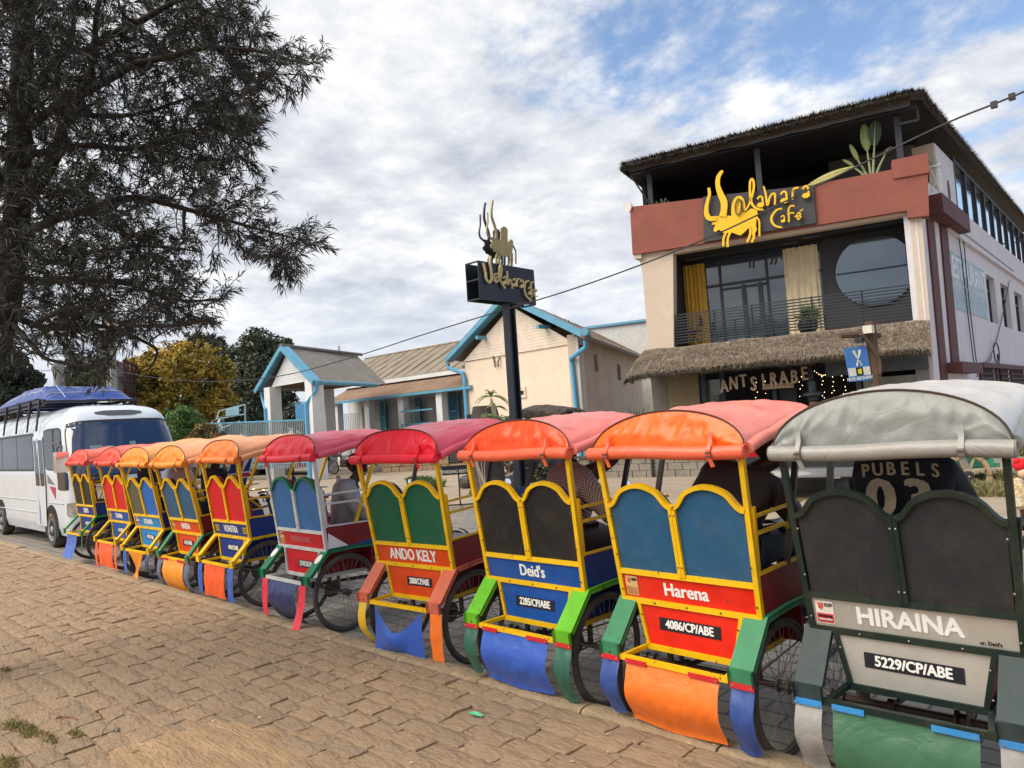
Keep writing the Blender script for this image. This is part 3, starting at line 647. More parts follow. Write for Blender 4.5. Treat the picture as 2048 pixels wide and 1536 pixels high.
    for k, (mx_, mz) in enumerate(c.get('mirrors', ((-.33, 1.20),))):
        m = MB(); m.tube([(mx_*.85, 1.35, 1.04), (mx_, 1.38, 1.12), (mx_, 1.38, mz-.04)], .005, 5)
        mo = obj('mirror_stalk', m, black_m, ho)
        obj('mirror', cached('mirror_shell', lambda: MB().lathe([(0, .012), (.03, .010), (.052, .0), (.05, -.004)], 18)), chrome if k else black_m, mo, m=Matrix.Translation((mx_, 1.385, mz)) @ Matrix.Rotation(radians(-90+8), 4, 'X'))
        obj('mirror_glass', cached('mirror_gl', lambda: MB().lathe([(0, .0), (.049, 0)], 18)), mirror_m, mo, m=Matrix.Translation((mx_, 1.379, mz)) @ Matrix.Rotation(radians(82), 4, 'X'))
    if c.get('lamp'):
        obj('headlamp', MB().ball((.0, 1.50, .93), (.045, .05, .045), 12, 8), chrome, root, m=inv)
    if c.get('tray'):
        def tray():
            m = MB(); y0, y1 = 1.30, 1.42; 
            pts = [(-.62, .98), (-.06, 1.18), (-.10, 1.04), (-.50, .86)]
            for y in (y0, y1): m.prism([Vector((a_, y, b_)) for a_, b_ in pts], [Vector((a_, y+.006, b_)) for a_, b_ in pts])
            m.prism([Vector((-.50, y0, .862)), Vector((-.10, y0, 1.042)), Vector((-.10, y1, 1.042)), Vector((-.50, y1, .862))], [Vector((-.50, y0, .856)), Vector((-.10, y0, 1.036)), Vector((-.10, y1, 1.036)), Vector((-.50, y1, .856))])
            return m
        obj('luggage_tray', cached('tray', tray), c['tray'], root, m=inv @ Matrix.Rotation(radians(c.get('trayrot', 0)), 4, 'Z'))
    wheel_parts(root, (0, 1.66, .31), .31, tyre_m, rim_m, spoke_m, 'front', 24, inv)
    obj('front_mudguard', cached('mudguard', lambda: MB().grid(lambda u, v: (-.03+.06*u, 1.66+.34*cos(radians(20+150*v)), .31+.34*sin(radians(20+150*v))), 2, 14)), bm, root, m=inv, smooth=180)
    def ped():
        m = MB(); m.tube([(.10, .98, .30), (.10, 1.08, .17)], .010, 6); m.tube([(-.10, .98, .30), (-.10, .88, .43)], .010, 6); m.tube([(-.10, .98, .30), (.10, .98, .30)], .014, 8)
        m.box(.10, .19, 1.05, 1.12, .155, .18); m.box(-.19, -.10, .84, .91, .42, .445); return m
    obj('crank', cached('crank', ped), axle_m, root, m=inv)
    return root
Yl = paint('yellow', (.82, .49, .004)); Wh = paint('frame_white', (.62, .64, .64)); Gd = paint('dark_green', (.009, .022, .017)); blk_post = paint('black_post', (.03, .025, .03))
P_ = dict(
 black=paint('panel_black', (.013, .013, .015)), red=paint('panel_red', (.62, .006, .012)), olive=paint('panel_olive', (.10, .10, .06)), blue=paint('panel_blue', (.012, .13, .50)),
 steel=paint('panel_steel', (.018, .095, .20)), green=paint('panel_green', (.005, .105, .055)), cobalt=paint('panel_cobalt', (.035, .16, .42)), dgrey=paint('panel_dgrey', (.022, .023, .027), .62), sky=paint('panel_lightblue', (.02, .24, .60)),
 navy=paint('navy', (.008, .035, .22)), bandblue=paint('band_blue', (.006, .075, .34)), orange=paint('band_orange', (.68, .065, .008)), scarlet=paint('scarlet', (.78, .02, .006)), bright=paint('bright_red', (.60, .010, .02)),
 dred=paint('dark_red', (.22, .010, .015)), lime=paint('lime', (.13, .48, .02)), midgreen=paint('fender_green', (.045, .23, .11)), leaf=paint('thin_green', (.05, .30, .03)), salmon=paint('salmon', (.62, .15, .085)),
 silver=mat('silver_sheet', (.58, .57, .53), rough=.36, metal=.55, var=.10, vscale=4, bump=.1, bscale=9, dirt=.25, dirtcol=(.25, .23, .2), chip=.06), gren=paint('grey_green', (.030, .050, .052)), emer=paint('emerald', (.01, .19, .09)),
 batr=paint('batten_red', (.60, .02, .03)), batb=paint('batten_blue', (.04, .26, .62)))
V_ = dict(ro=vinyl('red_orange', (.78, .055, .015)), ro2=vinyl('red_top', (.78, .13, .07)), yo=vinyl('amber', (.80, .26, .012)), yo2=vinyl('amber_top', (.78, .34, .10)), or_=vinyl('orange', (.80, .20, .02)), or2=vinyl('orange_top', (.80, .34, .15)),  # top vinyls: faded, and lightened further as painted light from above
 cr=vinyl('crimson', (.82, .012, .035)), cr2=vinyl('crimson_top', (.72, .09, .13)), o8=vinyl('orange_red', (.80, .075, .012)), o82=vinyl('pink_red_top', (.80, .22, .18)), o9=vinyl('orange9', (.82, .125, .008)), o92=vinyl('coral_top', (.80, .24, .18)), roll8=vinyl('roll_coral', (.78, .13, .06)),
 gy=vinyl('grey', (.215, .225, .215)), gy2=vinyl('grey_top_lit', (.52, .50, .47)), gyr=vinyl('grey_roll', (.29, .28, .26)),  # gy2 is the same grey vinyl with light from above painted in
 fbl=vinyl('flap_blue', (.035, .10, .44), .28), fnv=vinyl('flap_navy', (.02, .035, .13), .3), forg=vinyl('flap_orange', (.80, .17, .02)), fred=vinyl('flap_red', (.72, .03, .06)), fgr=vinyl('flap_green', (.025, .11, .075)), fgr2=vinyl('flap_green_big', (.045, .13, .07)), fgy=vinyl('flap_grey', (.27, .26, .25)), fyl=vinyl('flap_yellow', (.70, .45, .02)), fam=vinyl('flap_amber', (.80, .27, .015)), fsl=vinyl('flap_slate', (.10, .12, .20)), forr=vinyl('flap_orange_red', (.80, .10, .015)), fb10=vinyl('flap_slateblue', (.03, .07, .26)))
seat_navy = vinyl('seat_navy', (.012, .02, .09)); seat_red = vinyl('seat_red', (.28, .01, .03))
S1 = lambda m, m2, st='belly', zb=.14: [('f', -.285, .265, m, zb, st), ('f', -.448, -.33, m2, .16, 'belly'), ('f', .33, .448, m2, .14, 'belly')]
def FS(*a): return list(a)
RK = [
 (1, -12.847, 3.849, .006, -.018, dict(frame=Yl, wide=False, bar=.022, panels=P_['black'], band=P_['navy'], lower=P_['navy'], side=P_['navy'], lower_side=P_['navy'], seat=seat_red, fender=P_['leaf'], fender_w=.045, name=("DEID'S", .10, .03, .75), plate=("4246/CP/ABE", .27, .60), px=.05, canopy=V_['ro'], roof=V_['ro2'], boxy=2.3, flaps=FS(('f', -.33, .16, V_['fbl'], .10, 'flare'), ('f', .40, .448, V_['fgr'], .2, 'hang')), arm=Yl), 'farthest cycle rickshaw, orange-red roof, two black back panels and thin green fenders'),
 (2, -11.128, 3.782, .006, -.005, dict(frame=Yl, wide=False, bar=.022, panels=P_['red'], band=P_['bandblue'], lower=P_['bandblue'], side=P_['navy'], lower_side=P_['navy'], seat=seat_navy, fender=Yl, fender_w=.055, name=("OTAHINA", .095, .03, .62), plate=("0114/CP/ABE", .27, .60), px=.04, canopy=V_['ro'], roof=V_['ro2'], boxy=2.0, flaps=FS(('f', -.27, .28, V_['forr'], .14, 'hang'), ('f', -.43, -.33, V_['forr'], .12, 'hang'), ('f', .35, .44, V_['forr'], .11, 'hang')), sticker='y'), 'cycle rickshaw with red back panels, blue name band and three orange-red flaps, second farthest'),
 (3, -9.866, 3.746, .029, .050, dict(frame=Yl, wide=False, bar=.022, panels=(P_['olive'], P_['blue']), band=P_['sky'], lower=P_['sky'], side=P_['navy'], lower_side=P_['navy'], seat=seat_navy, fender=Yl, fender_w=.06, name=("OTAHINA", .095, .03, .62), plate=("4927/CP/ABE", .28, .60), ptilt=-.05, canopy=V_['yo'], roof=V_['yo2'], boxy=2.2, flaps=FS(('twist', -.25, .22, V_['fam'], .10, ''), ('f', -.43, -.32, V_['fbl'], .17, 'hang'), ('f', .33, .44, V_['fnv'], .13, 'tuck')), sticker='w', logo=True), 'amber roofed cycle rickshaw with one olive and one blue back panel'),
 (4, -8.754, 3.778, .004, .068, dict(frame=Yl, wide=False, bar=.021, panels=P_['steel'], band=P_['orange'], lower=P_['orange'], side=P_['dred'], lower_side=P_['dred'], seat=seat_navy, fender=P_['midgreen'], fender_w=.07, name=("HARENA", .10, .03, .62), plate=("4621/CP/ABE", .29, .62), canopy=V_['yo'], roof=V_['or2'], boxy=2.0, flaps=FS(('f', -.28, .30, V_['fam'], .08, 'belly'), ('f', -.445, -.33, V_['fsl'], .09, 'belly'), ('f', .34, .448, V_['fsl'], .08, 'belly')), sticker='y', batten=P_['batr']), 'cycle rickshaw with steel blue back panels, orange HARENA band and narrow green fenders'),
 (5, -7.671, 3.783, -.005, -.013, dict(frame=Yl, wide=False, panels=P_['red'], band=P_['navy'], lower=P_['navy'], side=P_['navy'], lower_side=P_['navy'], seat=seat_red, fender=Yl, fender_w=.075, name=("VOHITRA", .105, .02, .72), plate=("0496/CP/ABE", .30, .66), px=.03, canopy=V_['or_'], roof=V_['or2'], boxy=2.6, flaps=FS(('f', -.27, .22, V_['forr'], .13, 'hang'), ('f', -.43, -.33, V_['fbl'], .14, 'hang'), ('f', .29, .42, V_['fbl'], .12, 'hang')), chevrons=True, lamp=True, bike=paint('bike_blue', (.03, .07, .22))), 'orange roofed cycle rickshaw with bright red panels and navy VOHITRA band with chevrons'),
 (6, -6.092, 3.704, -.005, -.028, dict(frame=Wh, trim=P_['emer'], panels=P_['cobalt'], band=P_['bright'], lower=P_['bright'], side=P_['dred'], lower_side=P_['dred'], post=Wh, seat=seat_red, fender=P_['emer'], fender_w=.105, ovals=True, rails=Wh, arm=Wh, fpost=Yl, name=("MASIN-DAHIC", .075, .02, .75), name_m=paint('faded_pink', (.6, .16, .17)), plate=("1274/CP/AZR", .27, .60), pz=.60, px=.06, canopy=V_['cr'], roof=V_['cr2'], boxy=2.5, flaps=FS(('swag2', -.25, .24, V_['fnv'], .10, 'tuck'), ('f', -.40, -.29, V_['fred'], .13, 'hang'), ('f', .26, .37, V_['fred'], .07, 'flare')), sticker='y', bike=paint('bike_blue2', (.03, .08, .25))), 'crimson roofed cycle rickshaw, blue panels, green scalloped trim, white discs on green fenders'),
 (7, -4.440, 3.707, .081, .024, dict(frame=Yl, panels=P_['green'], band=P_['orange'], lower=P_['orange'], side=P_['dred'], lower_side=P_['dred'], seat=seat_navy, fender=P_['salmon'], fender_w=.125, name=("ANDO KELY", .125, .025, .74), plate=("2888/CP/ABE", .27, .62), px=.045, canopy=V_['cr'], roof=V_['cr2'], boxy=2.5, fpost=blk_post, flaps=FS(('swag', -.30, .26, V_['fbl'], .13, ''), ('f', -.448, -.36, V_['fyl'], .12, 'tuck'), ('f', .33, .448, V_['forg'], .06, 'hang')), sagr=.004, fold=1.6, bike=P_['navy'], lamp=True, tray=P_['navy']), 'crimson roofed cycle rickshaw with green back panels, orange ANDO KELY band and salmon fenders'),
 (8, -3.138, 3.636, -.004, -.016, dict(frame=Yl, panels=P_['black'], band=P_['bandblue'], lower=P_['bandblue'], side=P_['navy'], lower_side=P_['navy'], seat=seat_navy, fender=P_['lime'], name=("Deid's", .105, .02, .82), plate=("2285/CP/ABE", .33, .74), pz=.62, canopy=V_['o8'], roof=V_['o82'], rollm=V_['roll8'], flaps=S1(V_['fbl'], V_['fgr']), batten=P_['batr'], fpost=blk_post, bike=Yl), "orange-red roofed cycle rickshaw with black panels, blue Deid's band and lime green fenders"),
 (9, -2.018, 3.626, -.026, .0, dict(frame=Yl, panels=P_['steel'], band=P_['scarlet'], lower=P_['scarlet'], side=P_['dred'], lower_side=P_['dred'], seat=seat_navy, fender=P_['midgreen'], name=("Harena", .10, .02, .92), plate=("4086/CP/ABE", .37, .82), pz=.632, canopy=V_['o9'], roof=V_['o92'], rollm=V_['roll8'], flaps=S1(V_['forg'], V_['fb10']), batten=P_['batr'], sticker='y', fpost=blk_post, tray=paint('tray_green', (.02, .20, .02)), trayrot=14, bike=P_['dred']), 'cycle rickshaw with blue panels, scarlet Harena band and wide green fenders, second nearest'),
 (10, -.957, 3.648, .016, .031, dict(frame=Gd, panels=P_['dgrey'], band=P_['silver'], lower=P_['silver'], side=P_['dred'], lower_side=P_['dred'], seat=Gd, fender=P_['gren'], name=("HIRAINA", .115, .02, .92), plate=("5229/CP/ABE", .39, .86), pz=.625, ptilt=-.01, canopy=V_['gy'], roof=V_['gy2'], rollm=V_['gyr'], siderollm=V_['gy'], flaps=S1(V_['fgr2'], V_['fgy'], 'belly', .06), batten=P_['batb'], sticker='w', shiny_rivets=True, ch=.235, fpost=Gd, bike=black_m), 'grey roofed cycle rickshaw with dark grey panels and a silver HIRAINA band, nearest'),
]
rick = {}
for r_ in RK: rick[r_[0]] = make_rickshaw(*r_)
# small extra marks
def panel_basis(x, z, off=.0055): return basis((x, ys(z)-off, z), (1, 0, 0), (0, -.1455, 1))
m = MB()
for k, hgt in enumerate((.03, .045, .06)):
    x = .10+k*.055; m.add([(0, x, 0), (0, x+.035, 0), (0, x+.035+hgt*.0-.0, hgt), (0, x-.0, hgt+.018)], [(0, 1, 2, 3)])
lm = obj('side_logo', m, white_p, rick[3], smooth=0, m=Matrix.Translation((.4235, -.0, .845)))
obj('side_logo_lettering', text_mesh('adidas', .06, .03, .9), white_p, rick[3], smooth=0, m=basis((.4235, .16, .81), (0, 1, 0), (0, 0, 1)))
for (a, b, cc, m_) in ((-.19, .02, 'w', white_p), (.02, .36, 'b', P_['bandblue'])):
    obj('side_wedge', MB().prism([Vector((.4225, a, .76)), Vector((.4225, b, .765)), Vector((.4225, a if cc == 'w' else b, .90 if cc == 'w' else .80))], [Vector((.421, a, .76)), Vector((.421, b, .765)), Vector((.421, a if cc == 'w' else b, .90 if cc == 'w' else .80))]), m_, rick[6], smooth=0)
obj('band_scribble', text_mesh("ur. Deid's", .022, .005, .9), P_['black'], rick[10], smooth=0, m=panel_basis(.30, .775, .006))
# union flag cloth hanging at the side of rickshaw 4
def flagmat():
    m = bpy.data.materials.new('flag_cloth'); m.use_nodes = True; n = m.node_tree.nodes; l = m.node_tree.links; b = n['Principled BSDF']; b.inputs['Roughness'].default_value = .7
    b.inputs['Base Color'].default_value = (.012, .03, .16, 1); return m
fl_navy = flagmat(); fl_white = mat('flag_white', (.66, .66, .68), rough=.7); fl_red = mat('flag_red', (.45, .02, .03), rough=.7)
fo = obj('flag_curtain', MB().grid(lambda u, v: (.41+.012*sin(u*7), .02+.26*u+.28*v, .98+.72*v), 8, 10), fl_navy, rick[4], smooth=180)
def fstr(pts, w_, off, m_): obj('flag_stripe', MB().ribbon([(.41+.012*sin(u*7)+off, .02+.26*u+.28*v, .98+.72*v) for u, v in pts], (1, 0, 0), w_, .002), m_, fo, smooth=0)
for pts in (((.0, 0), (1, 1)), ((1, 0), (0, 1))): fstr([(pts[0][0]+(pts[1][0]-pts[0][0])*k/8, k/8) for k in range(9)], .05, .012, fl_white)
fstr([(.5, k/8) for k in range(9)], .08, .015, fl_white); fstr([(k/8, .5) for k in range(9)], .08, .016, fl_white)
fstr([(.5, k/8) for k in range(9)], .045, .018, fl_red); fstr([(k/8, .5) for k in range(9)], .045, .019, fl_red)
for s_, w_, m_ in ((.02, .14, fl_white), (.10, .05, fl_red)): obj('flag_seat', MB().box(-.38, .425, -.1+s_, -.1+s_+w_, .902, .908), m_, rick[4], smooth=0)
# ================================================================== CAFE
FP = Plane((-11.677, 18.424), (.96952, .24502))
cream = mat('cream_plaster', (.60, .50, .40), rough=.85, var=.08, vscale=1.2, bump=.25, bscale=14, dirt=.22, dirtcol=(.38, .31, .25))
lav = mat('shade_tint_plaster', (.62, .60, .64), rough=.85, var=.07, vscale=1.2, bump=.25, bscale=14, dirt=.25, dirtcol=(.38, .36, .38))  # side wall plaster: cool tone of the shaded side put into the colour
maroon = mat('maroon_plaster', (.265, .082, .060), rough=.8, var=.16, vscale=1.6, bump=.3, bscale=14, dirt=.45, dirtcol=(.18, .055, .042))
dmaroon = mat('deep_maroon', (.085, .022, .02), rough=.7, var=.15, vscale=2)
char = mat('charcoal_board', (.040, .041, .046), rough=.6, var=.12, vscale=2, dirt=.2, dirtcol=(.06, .055, .055))
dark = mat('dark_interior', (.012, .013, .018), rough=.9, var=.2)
steel_d = mat('dark_steel', (.035, .04, .05), rough=.45, metal=.3, var=.15)
glass_d = mat('window_glass', (.035, .055, .085), rough=.03, var=.1, spec=1.0, coat=1)
glass_l = mat('mirror_pane', (.10, .14, .19), rough=.06, var=.08, spec=1.0, coat=1, metal=.4)
curt_y = mat('yellow_curtain', (.62, .37, .05), rough=.9, var=.12, vscale=3, sub=0)
curt_c = mat('cream_curtain', (.80, .70, .48), rough=.9, var=.12, vscale=3)
cafe = thing('cafe_building', 'two storey cafe building with maroon parapet, thatched terrace roof and yellow zebu signboard', 'building', FP.M)
def P3(u, z, v=0): return Vector((u, v, z))
def poly_wall(name, pts, v0, v1, m, parent=cafe, label=None):
    f = [P3(u, z, v0) for u, z in pts]; b = [P3(u, z, v1) for u, z in pts]
    return obj(name, MB().prism(f, b), m, parent, smooth=0, label=label)
def bx(name, u0, u1, v0, v1, z0, z1, m, parent=cafe, label=None): return obj(name, MB().box(u0, u1, v0, v1, z0, z1), m, parent, smooth=0, label=label)
poly_wall('wall', [(.09, 0), (.87, 0), (.88, 3.66), (1.08, 6.42), (1.08, 6.52), (.02, 6.62), (.10, 6.0), (.11, 3.65)], 0, .35, cream)
poly_wall('pillar', [(7.16, 0), (7.36, 0), (7.47, 6.45), (7.20, 6.45)], 0, .6, cream)
poly_wall('lintel', [(1.08, 6.42), (7.20, 6.36), (7.20, 6.50), (1.08, 6.56)], 0, .3, cream)
poly_wall('drip_ledge', [(-.08, 6.44), (.14, 6.42), (.14, 6.56), (-.10, 6.58)], -.12, .3, cream)
poly_wall('parapet', [(-.11, 6.56), (7.15, 6.44), (7.15, 6.25), (7.62, 6.22), (7.70, 7.72), (6.90, 7.72), (6.90, 7.55), (4.95, 7.58), (-.08, 8.02)], -.16, .22, maroon)
poly_wall('parapet_step', [(6.92, 7.30), (7.72, 7.28), (7.72, 7.78), (6.92, 7.78)], -.2, .24, maroon)
poly_wall('wall', [(-.02, 6.7), (-.02, 8.0), (.10, 8.0), (.10, 6.7)], .22, 8, maroon)
# second floor
bx('floor_slab', .5, 7.3, .2, 2.6, 3.42, 3.66, cream); bx('ceiling', .9, 7.3, .3, 2.6, 6.40, 6.44, dark)
bx('return_wall', .72, .88, .36, 2.6, 3.66, 6.42, char); bx('return_wall', 7.22, 7.30, .61, 2.6, 3.66, 6.42, char)
bx('ceiling_strip', 1.2, 4.4, .9, 1.1, 6.34, 6.40, steel_d); bx('ceiling_strip', 4.6, 7.1, .5, .7, 6.34, 6.40, steel_d)
gp = bx('glass', .88, 4.95, 1.56, 1.58, 3.7, 6.40, glass_d); 
fr = MB()
for u in (.90, 2.05, 3.42, 4.93): fr.box(u-.035, u+.035, 1.50, 1.57, 3.66, 6.40)
for u in (2.72, 3.20): fr.box(u-.06, u+.06, 1.49, 1.57, 3.66, 5.45)
fr.box(.88, 4.96, 1.50, 1.57, 5.50, 5.57); fr.box(.88, 4.96, 1.50, 1.57, 3.66, 3.74); fr.box(.88, 4.96, 1.50, 1.57, 6.33, 6.40); fr.box(2.05, 3.42, 1.50, 1.57, 5.36, 5.42)
obj('window_frame', fr, steel_d, cafe, smooth=0)
def curtain(u0, u1, z0, z1, m, v=1.44):
    mb = MB(); n_ = 60; mb.grid(lambda a, b: (u0+(u1-u0)*a, v+.045*sin(a*34)+.02*sin(a*13+b*2), z0+(z1-z0)*b), n_, 6); return obj('curtain', mb, m, cafe, smooth=180)
curtain(.95, 1.62, 3.70, 6.28, curt_y); curtain(3.92, 4.86, 3.70, 6.30, curt_c)
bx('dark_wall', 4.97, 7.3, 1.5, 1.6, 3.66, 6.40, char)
circ = [(6.26+.98*cos(a), 5.30+.98*sin(a)) for a in [2*pi*k/48 for k in range(48)]]
circ = [(min(u, 7.2), min(z, 6.22)) for u, z in circ]
poly_wall('round_window', circ, 1.40, 1.49, glass_l); bx('glazing_bar', 5.30, 7.2, 1.36, 1.40, 5.30, 5.335, steel_d)
# balcony railing
rl = MB()
for k in range(11): rl.box(.90, 7.15, .10, .13, 3.75+.083*k, 3.785+.083*k)
rb = obj('railing', rl, steel_d, cafe, smooth=0)
for u in (.93, 2.1, 3.15, 4.72, 5.95, 7.13): bx('railing_post', u-.02, u+.02, .13, .16, 3.66, 4.63, steel_d)
# terrace
for u, z in ((.45, 8.0), (3.62, 7.6), (7.13, 7.5)): bx('column', u-.075, u+.075, .25, .40, z-.3, 9.08, steel_d)
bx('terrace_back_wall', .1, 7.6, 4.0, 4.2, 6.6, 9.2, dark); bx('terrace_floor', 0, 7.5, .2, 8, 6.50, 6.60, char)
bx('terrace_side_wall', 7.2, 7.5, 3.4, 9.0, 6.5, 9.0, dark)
stonem = mat('terrace_stone', (.085, .075, .072), rough=.9, var=.4, vscale=6, bump=1, bscale=9, stretch=(1, 1, 4))
bx('stone_wall', 5.25, 7.55, 2.9, 3.1, 6.6, 9.02, stonem)
bx('terrace_ceiling', -.1, 7.6, .0, 9, 9.10, 9.14, dark); bx('eave_beam', -.05, 7.6, .0, .10, 9.05, 9.16, steel_d); bx('terrace_wall', .0, .12, .9, 4, 8.0, 9.1, dark)
tarp_g = mat('grey_tarp', (.11, .105, .11), rough=.6, var=.3, vscale=3)
obj('tarp_trim', MB().grid(lambda a, b: (-.05+7.5*a, -.12-.05*noise.noise(Vector((a*9, b, 0))), 9.08+.05*noise.noise(Vector((a*12, 2, 0)))+.16*b), 60, 2), tarp_g, cafe, smooth=180)
obj('corner_frame', MB().beam((7.2, .1, 9.1), (7.6, .1, 9.1), .05, .05).beam((7.2, .1, 8.75), (7.6, .1, 8.75), .05, .05).beam((7.6, .1, 8.75), (7.6, .1, 9.1), .05, .05), steel_d, cafe)
obj('eave_strut', MB().beam((.0, -.1, 9.0), (.42, .2, 8.1), .04, .04), steel_d, cafe)
# thatch
th1 = mat('thatch_brown', (.145, .105, .075), rough=1, var=.5, vscale=8, bump=1, bscale=30, stretch=(1, 1, .3)); th2 = mat('thatch_grey', (.20, .165, .135), rough=1, var=.5, vscale=7, bump=1, bscale=30)
th3 = mat('thatch_straw', (.29, .22, .13), rough=1, var=.4, vscale=7); thd = mat('thatch_dark', (.05, .04, .033), rough=1, var=.5, vscale=7, bump=1, bscale=20)
def straws(fn, n, ln, seed, wd=.008, lift=.35, edge=0.0):
    """fn(u,v) -> (point, downdir, normal)"""
    r = random.Random(seed); mb = MB()
    for _ in range(n):
        u = r.random(); v = r.random() if r.random() > edge else r.uniform(.93, 1)
        p, d, nn = fn(u, v); d = (d + nn*r.uniform(-.05, lift) + Vector((r.gauss(0, .22), r.gauss(0, .22), r.gauss(0, .1)))).normalized()
        l_ = ln*r.uniform(.5, 1.3); s_ = d.cross(nn)
        if s_.length < .1: continue
        s_ = s_.normalized()*wd*r.uniform(.6, 1.5); mb.add([p-s_, p+s_, p+d*l_+Vector((0, 0, -l_*l_*.3))], [(0, 1, 2)])
    return mb
def awn(a, b):
    u0, u1 = -.02-.20*b, 7.40-.06*b
    v = .02-1.25*b; z = 3.66-.72*b**1.15+.05*noise.noise(Vector((a*9, b*3, 0)))-.10*(abs(2*a-1)**8)*b
    return Vector((u0+(u1-u0)*a, v, z))
ao = obj('thatched_awning', MB().grid(lambda a, b: awn(a, b), 60, 12).grid(lambda a, b: awn(a, 1)+Vector((0, .02+.30*b, -.17*(1-abs(b-.4)))), 60, 3), th2, cafe, smooth=180)
fnA = lambda u, v: (awn(u, v)+Vector((0, 0, .0)), Vector((0, -.84, -.54)), Vector((0, -.54, .84)))
obj('thatch_straw', straws(fnA, 9000, .22, 1, .007), th2, ao, smooth=0, kind='stuff'); obj('thatch_straw', straws(fnA, 5000, .20, 2, .007), th3, ao, smooth=0, kind='stuff'); obj('thatch_straw', straws(fnA, 5000, .2, 3, .007), th1, ao, smooth=0, kind='stuff')
fnE = lambda u, v: (awn(u, .97)+Vector((0, .12*v, -.10*v)), Vector((0, -.25, -1)), Vector((0, -1, 0)))
obj('thatch_fringe', straws(fnE, 5000, .13, 4, .007, .15), th2, ao, smooth=0, kind='stuff'); obj('thatch_fringe', straws(fnE, 3000, .16, 5, .007, .08), thd, ao, smooth=0, kind='stuff')
fnL = lambda u, v: (awn(0, v)+Vector((0, .0, -.05-.1*u)), Vector((-.3, -.5, -.8)), Vector((-1, 0, .2)))
obj('thatch_fringe', straws(fnL, 900, .2, 6, .008, .2), thd, ao, smooth=0, kind='stuff')
# main thatched roof: thick edge following the eaves, low hip
SP = Plane((-4.5463, 20.2149), (sin(radians(-1)), cos(radians(-1))))
rootinv = FP.M.inverted()
def s2l(s_, z, out=0): return rootinv @ (SP.M @ Vector((s_, -out, z)))
eL = Vector((-.25, -.30, 9.16)); eC = Vector((7.45, -.35, 9.22)); eCr = s2l(.6, 9.28, .38); eR = s2l(26, 9.25, .38); eLb = Vector((-.25, 12, 9.16))
pathE = [eLb, Vector((-.25, 3, 9.16)), eL] + [eL.lerp(eC, k/24) for k in range(1, 24)] + [eC, (eC+eCr)/2+Vector((.12, -.08, .02)), eCr] + [eCr.lerp(eR, k/40) for k in range(1, 41)]
cenr = Vector((3.5, 9, 10.2))
def roofpt(i, v):
    p = pathE[i]; inw = Vector((cenr.x-p.x, cenr.y-p.y, 0)); inw.normalize()
    w_ = noise.noise(Vector((i*.8, v*3, 2)))*.05
    if v == 0: return p+Vector((0, 0, 0))-inw*-.15+Vector((0, 0, -.02))
    if v == 1: return p+Vector((0, 0, -.03+w_))
    if v == 2: return p+Vector((0, 0, .10+w_))
    if v == 3: return p+inw*.12+Vector((0, 0, .22+w_))
    return p+inw*1.8+Vector((0, 0, .42+w_))
mb = MB(); K = len(pathE); vs = [roofpt(i, v) for v in range(5) for i in range(K)]; mb.add(vs, [(v*K+i, v*K+i+1, (v+1)*K+i+1, (v+1)*K+i) for v in range(4) for i in range(K-1)])
cap = [roofpt(i, 4) for i in range(K)]; mb.add(cap+[Vector((2.5, 9, 10.4))], [(i, i+1, K) for i in range(K-1)])
ro = obj('thatched_roof', mb, thd, cafe, smooth=180)
def fnR(u, v):
    t = u*(K-1); i = min(int(t), K-2); f = t-i; p = pathE[i].lerp(pathE[i+1], f); inw = Vector((cenr.x-p.x, cenr.y-p.y, 0)).normalized()
    return (p+inw*(.14*v)+Vector((0, 0, -.03+.25*v)), (-inw*1.0+Vector((0, 0, -.35+.7*v))).normalized(), (Vector((0, 0, 1))-inw*.2).normalized())
obj('thatch_straw', straws(fnR, 9000, .17, 7, .010, .5), thd, ro, smooth=0, kind='stuff'); obj('thatch_straw', straws(fnR, 6000, .16, 8, .010, .3), th1, ro, smooth=0, kind='stuff')
# ---------------- side wall (frame SP), parts of the same building
def sobj(name, mb, m, smooth=0, label=None): return obj(name, mb, m, cafe, smooth=smooth, label=label, m=rootinv @ SP.M)
def sb(name, s0, s1, o0, o1, z0, z1, m, label=None): return sobj(name, MB().box(s0, s1, -o1, -o0, z0, z1), m, label=label)   # o = outward
holes = [(9.4, 11.2, 4.15, 5.85), (12.5, 14.6, 4.15, 5.85), (16.0, 18.4, 4.15, 5.85), (20, 22.4, 4.15, 5.85)]
mb = MB(); us = [0]+[x for h in holes for x in h[:2]]+[28]
for a, b in zip(us[::2], us[1::2]): mb.box(a, b, 0, .3, 0, 7.50)
for h in holes: mb.box(h[0], h[1], 0, .3, 0, h[2]); mb.box(h[0], h[1], 0, .3, h[3], 7.50)
sobj('side_wall', mb, lav)
for h in holes:
    w_ = MB().box(h[0], h[1], .22, .24, h[2], h[3]); go = sobj('window', w_, glass_d)
    obj('sash', MB().box(h[0], h[0]+.12, .17, .22, h[2], h[3]).box(h[1]-.12, h[1], .17, .22, h[2], h[3]).box((h[0]+h[1])/2-.05, (h[0]+h[1])/2+.05, .17, .22, h[2], h[3]).box(h[0], h[1], .17, .22, h[3]-.5, h[3]-.42), steel_d, go, smooth=0)
sb('ledge', 3.2, 28, .0, .12, 6.42, 6.55, lav)
sobj('painted_strip', MB().prism([Vector((s_, -.05, z)) for s_, z in ((.82, 0), (1.50, 0), (1.72, 6.6), (.97, 6.6))], [Vector((s_, .02, z)) for s_, z in ((.82, 0), (1.50, 0), (1.72, 6.6), (.97, 6.6))]), dmaroon)
sobj('painted_strip', MB().prism([Vector((s_, -.05, z)) for s_, z in ((2.30, 2.3), (3.25, 2.3), (3.40, 6.5), (2.55, 6.5))], [Vector((s_, .02, z)) for s_, z in ((2.30, 2.3), (3.25, 2.3), (3.40, 6.5), (2.55, 6.5))]), dmaroon)
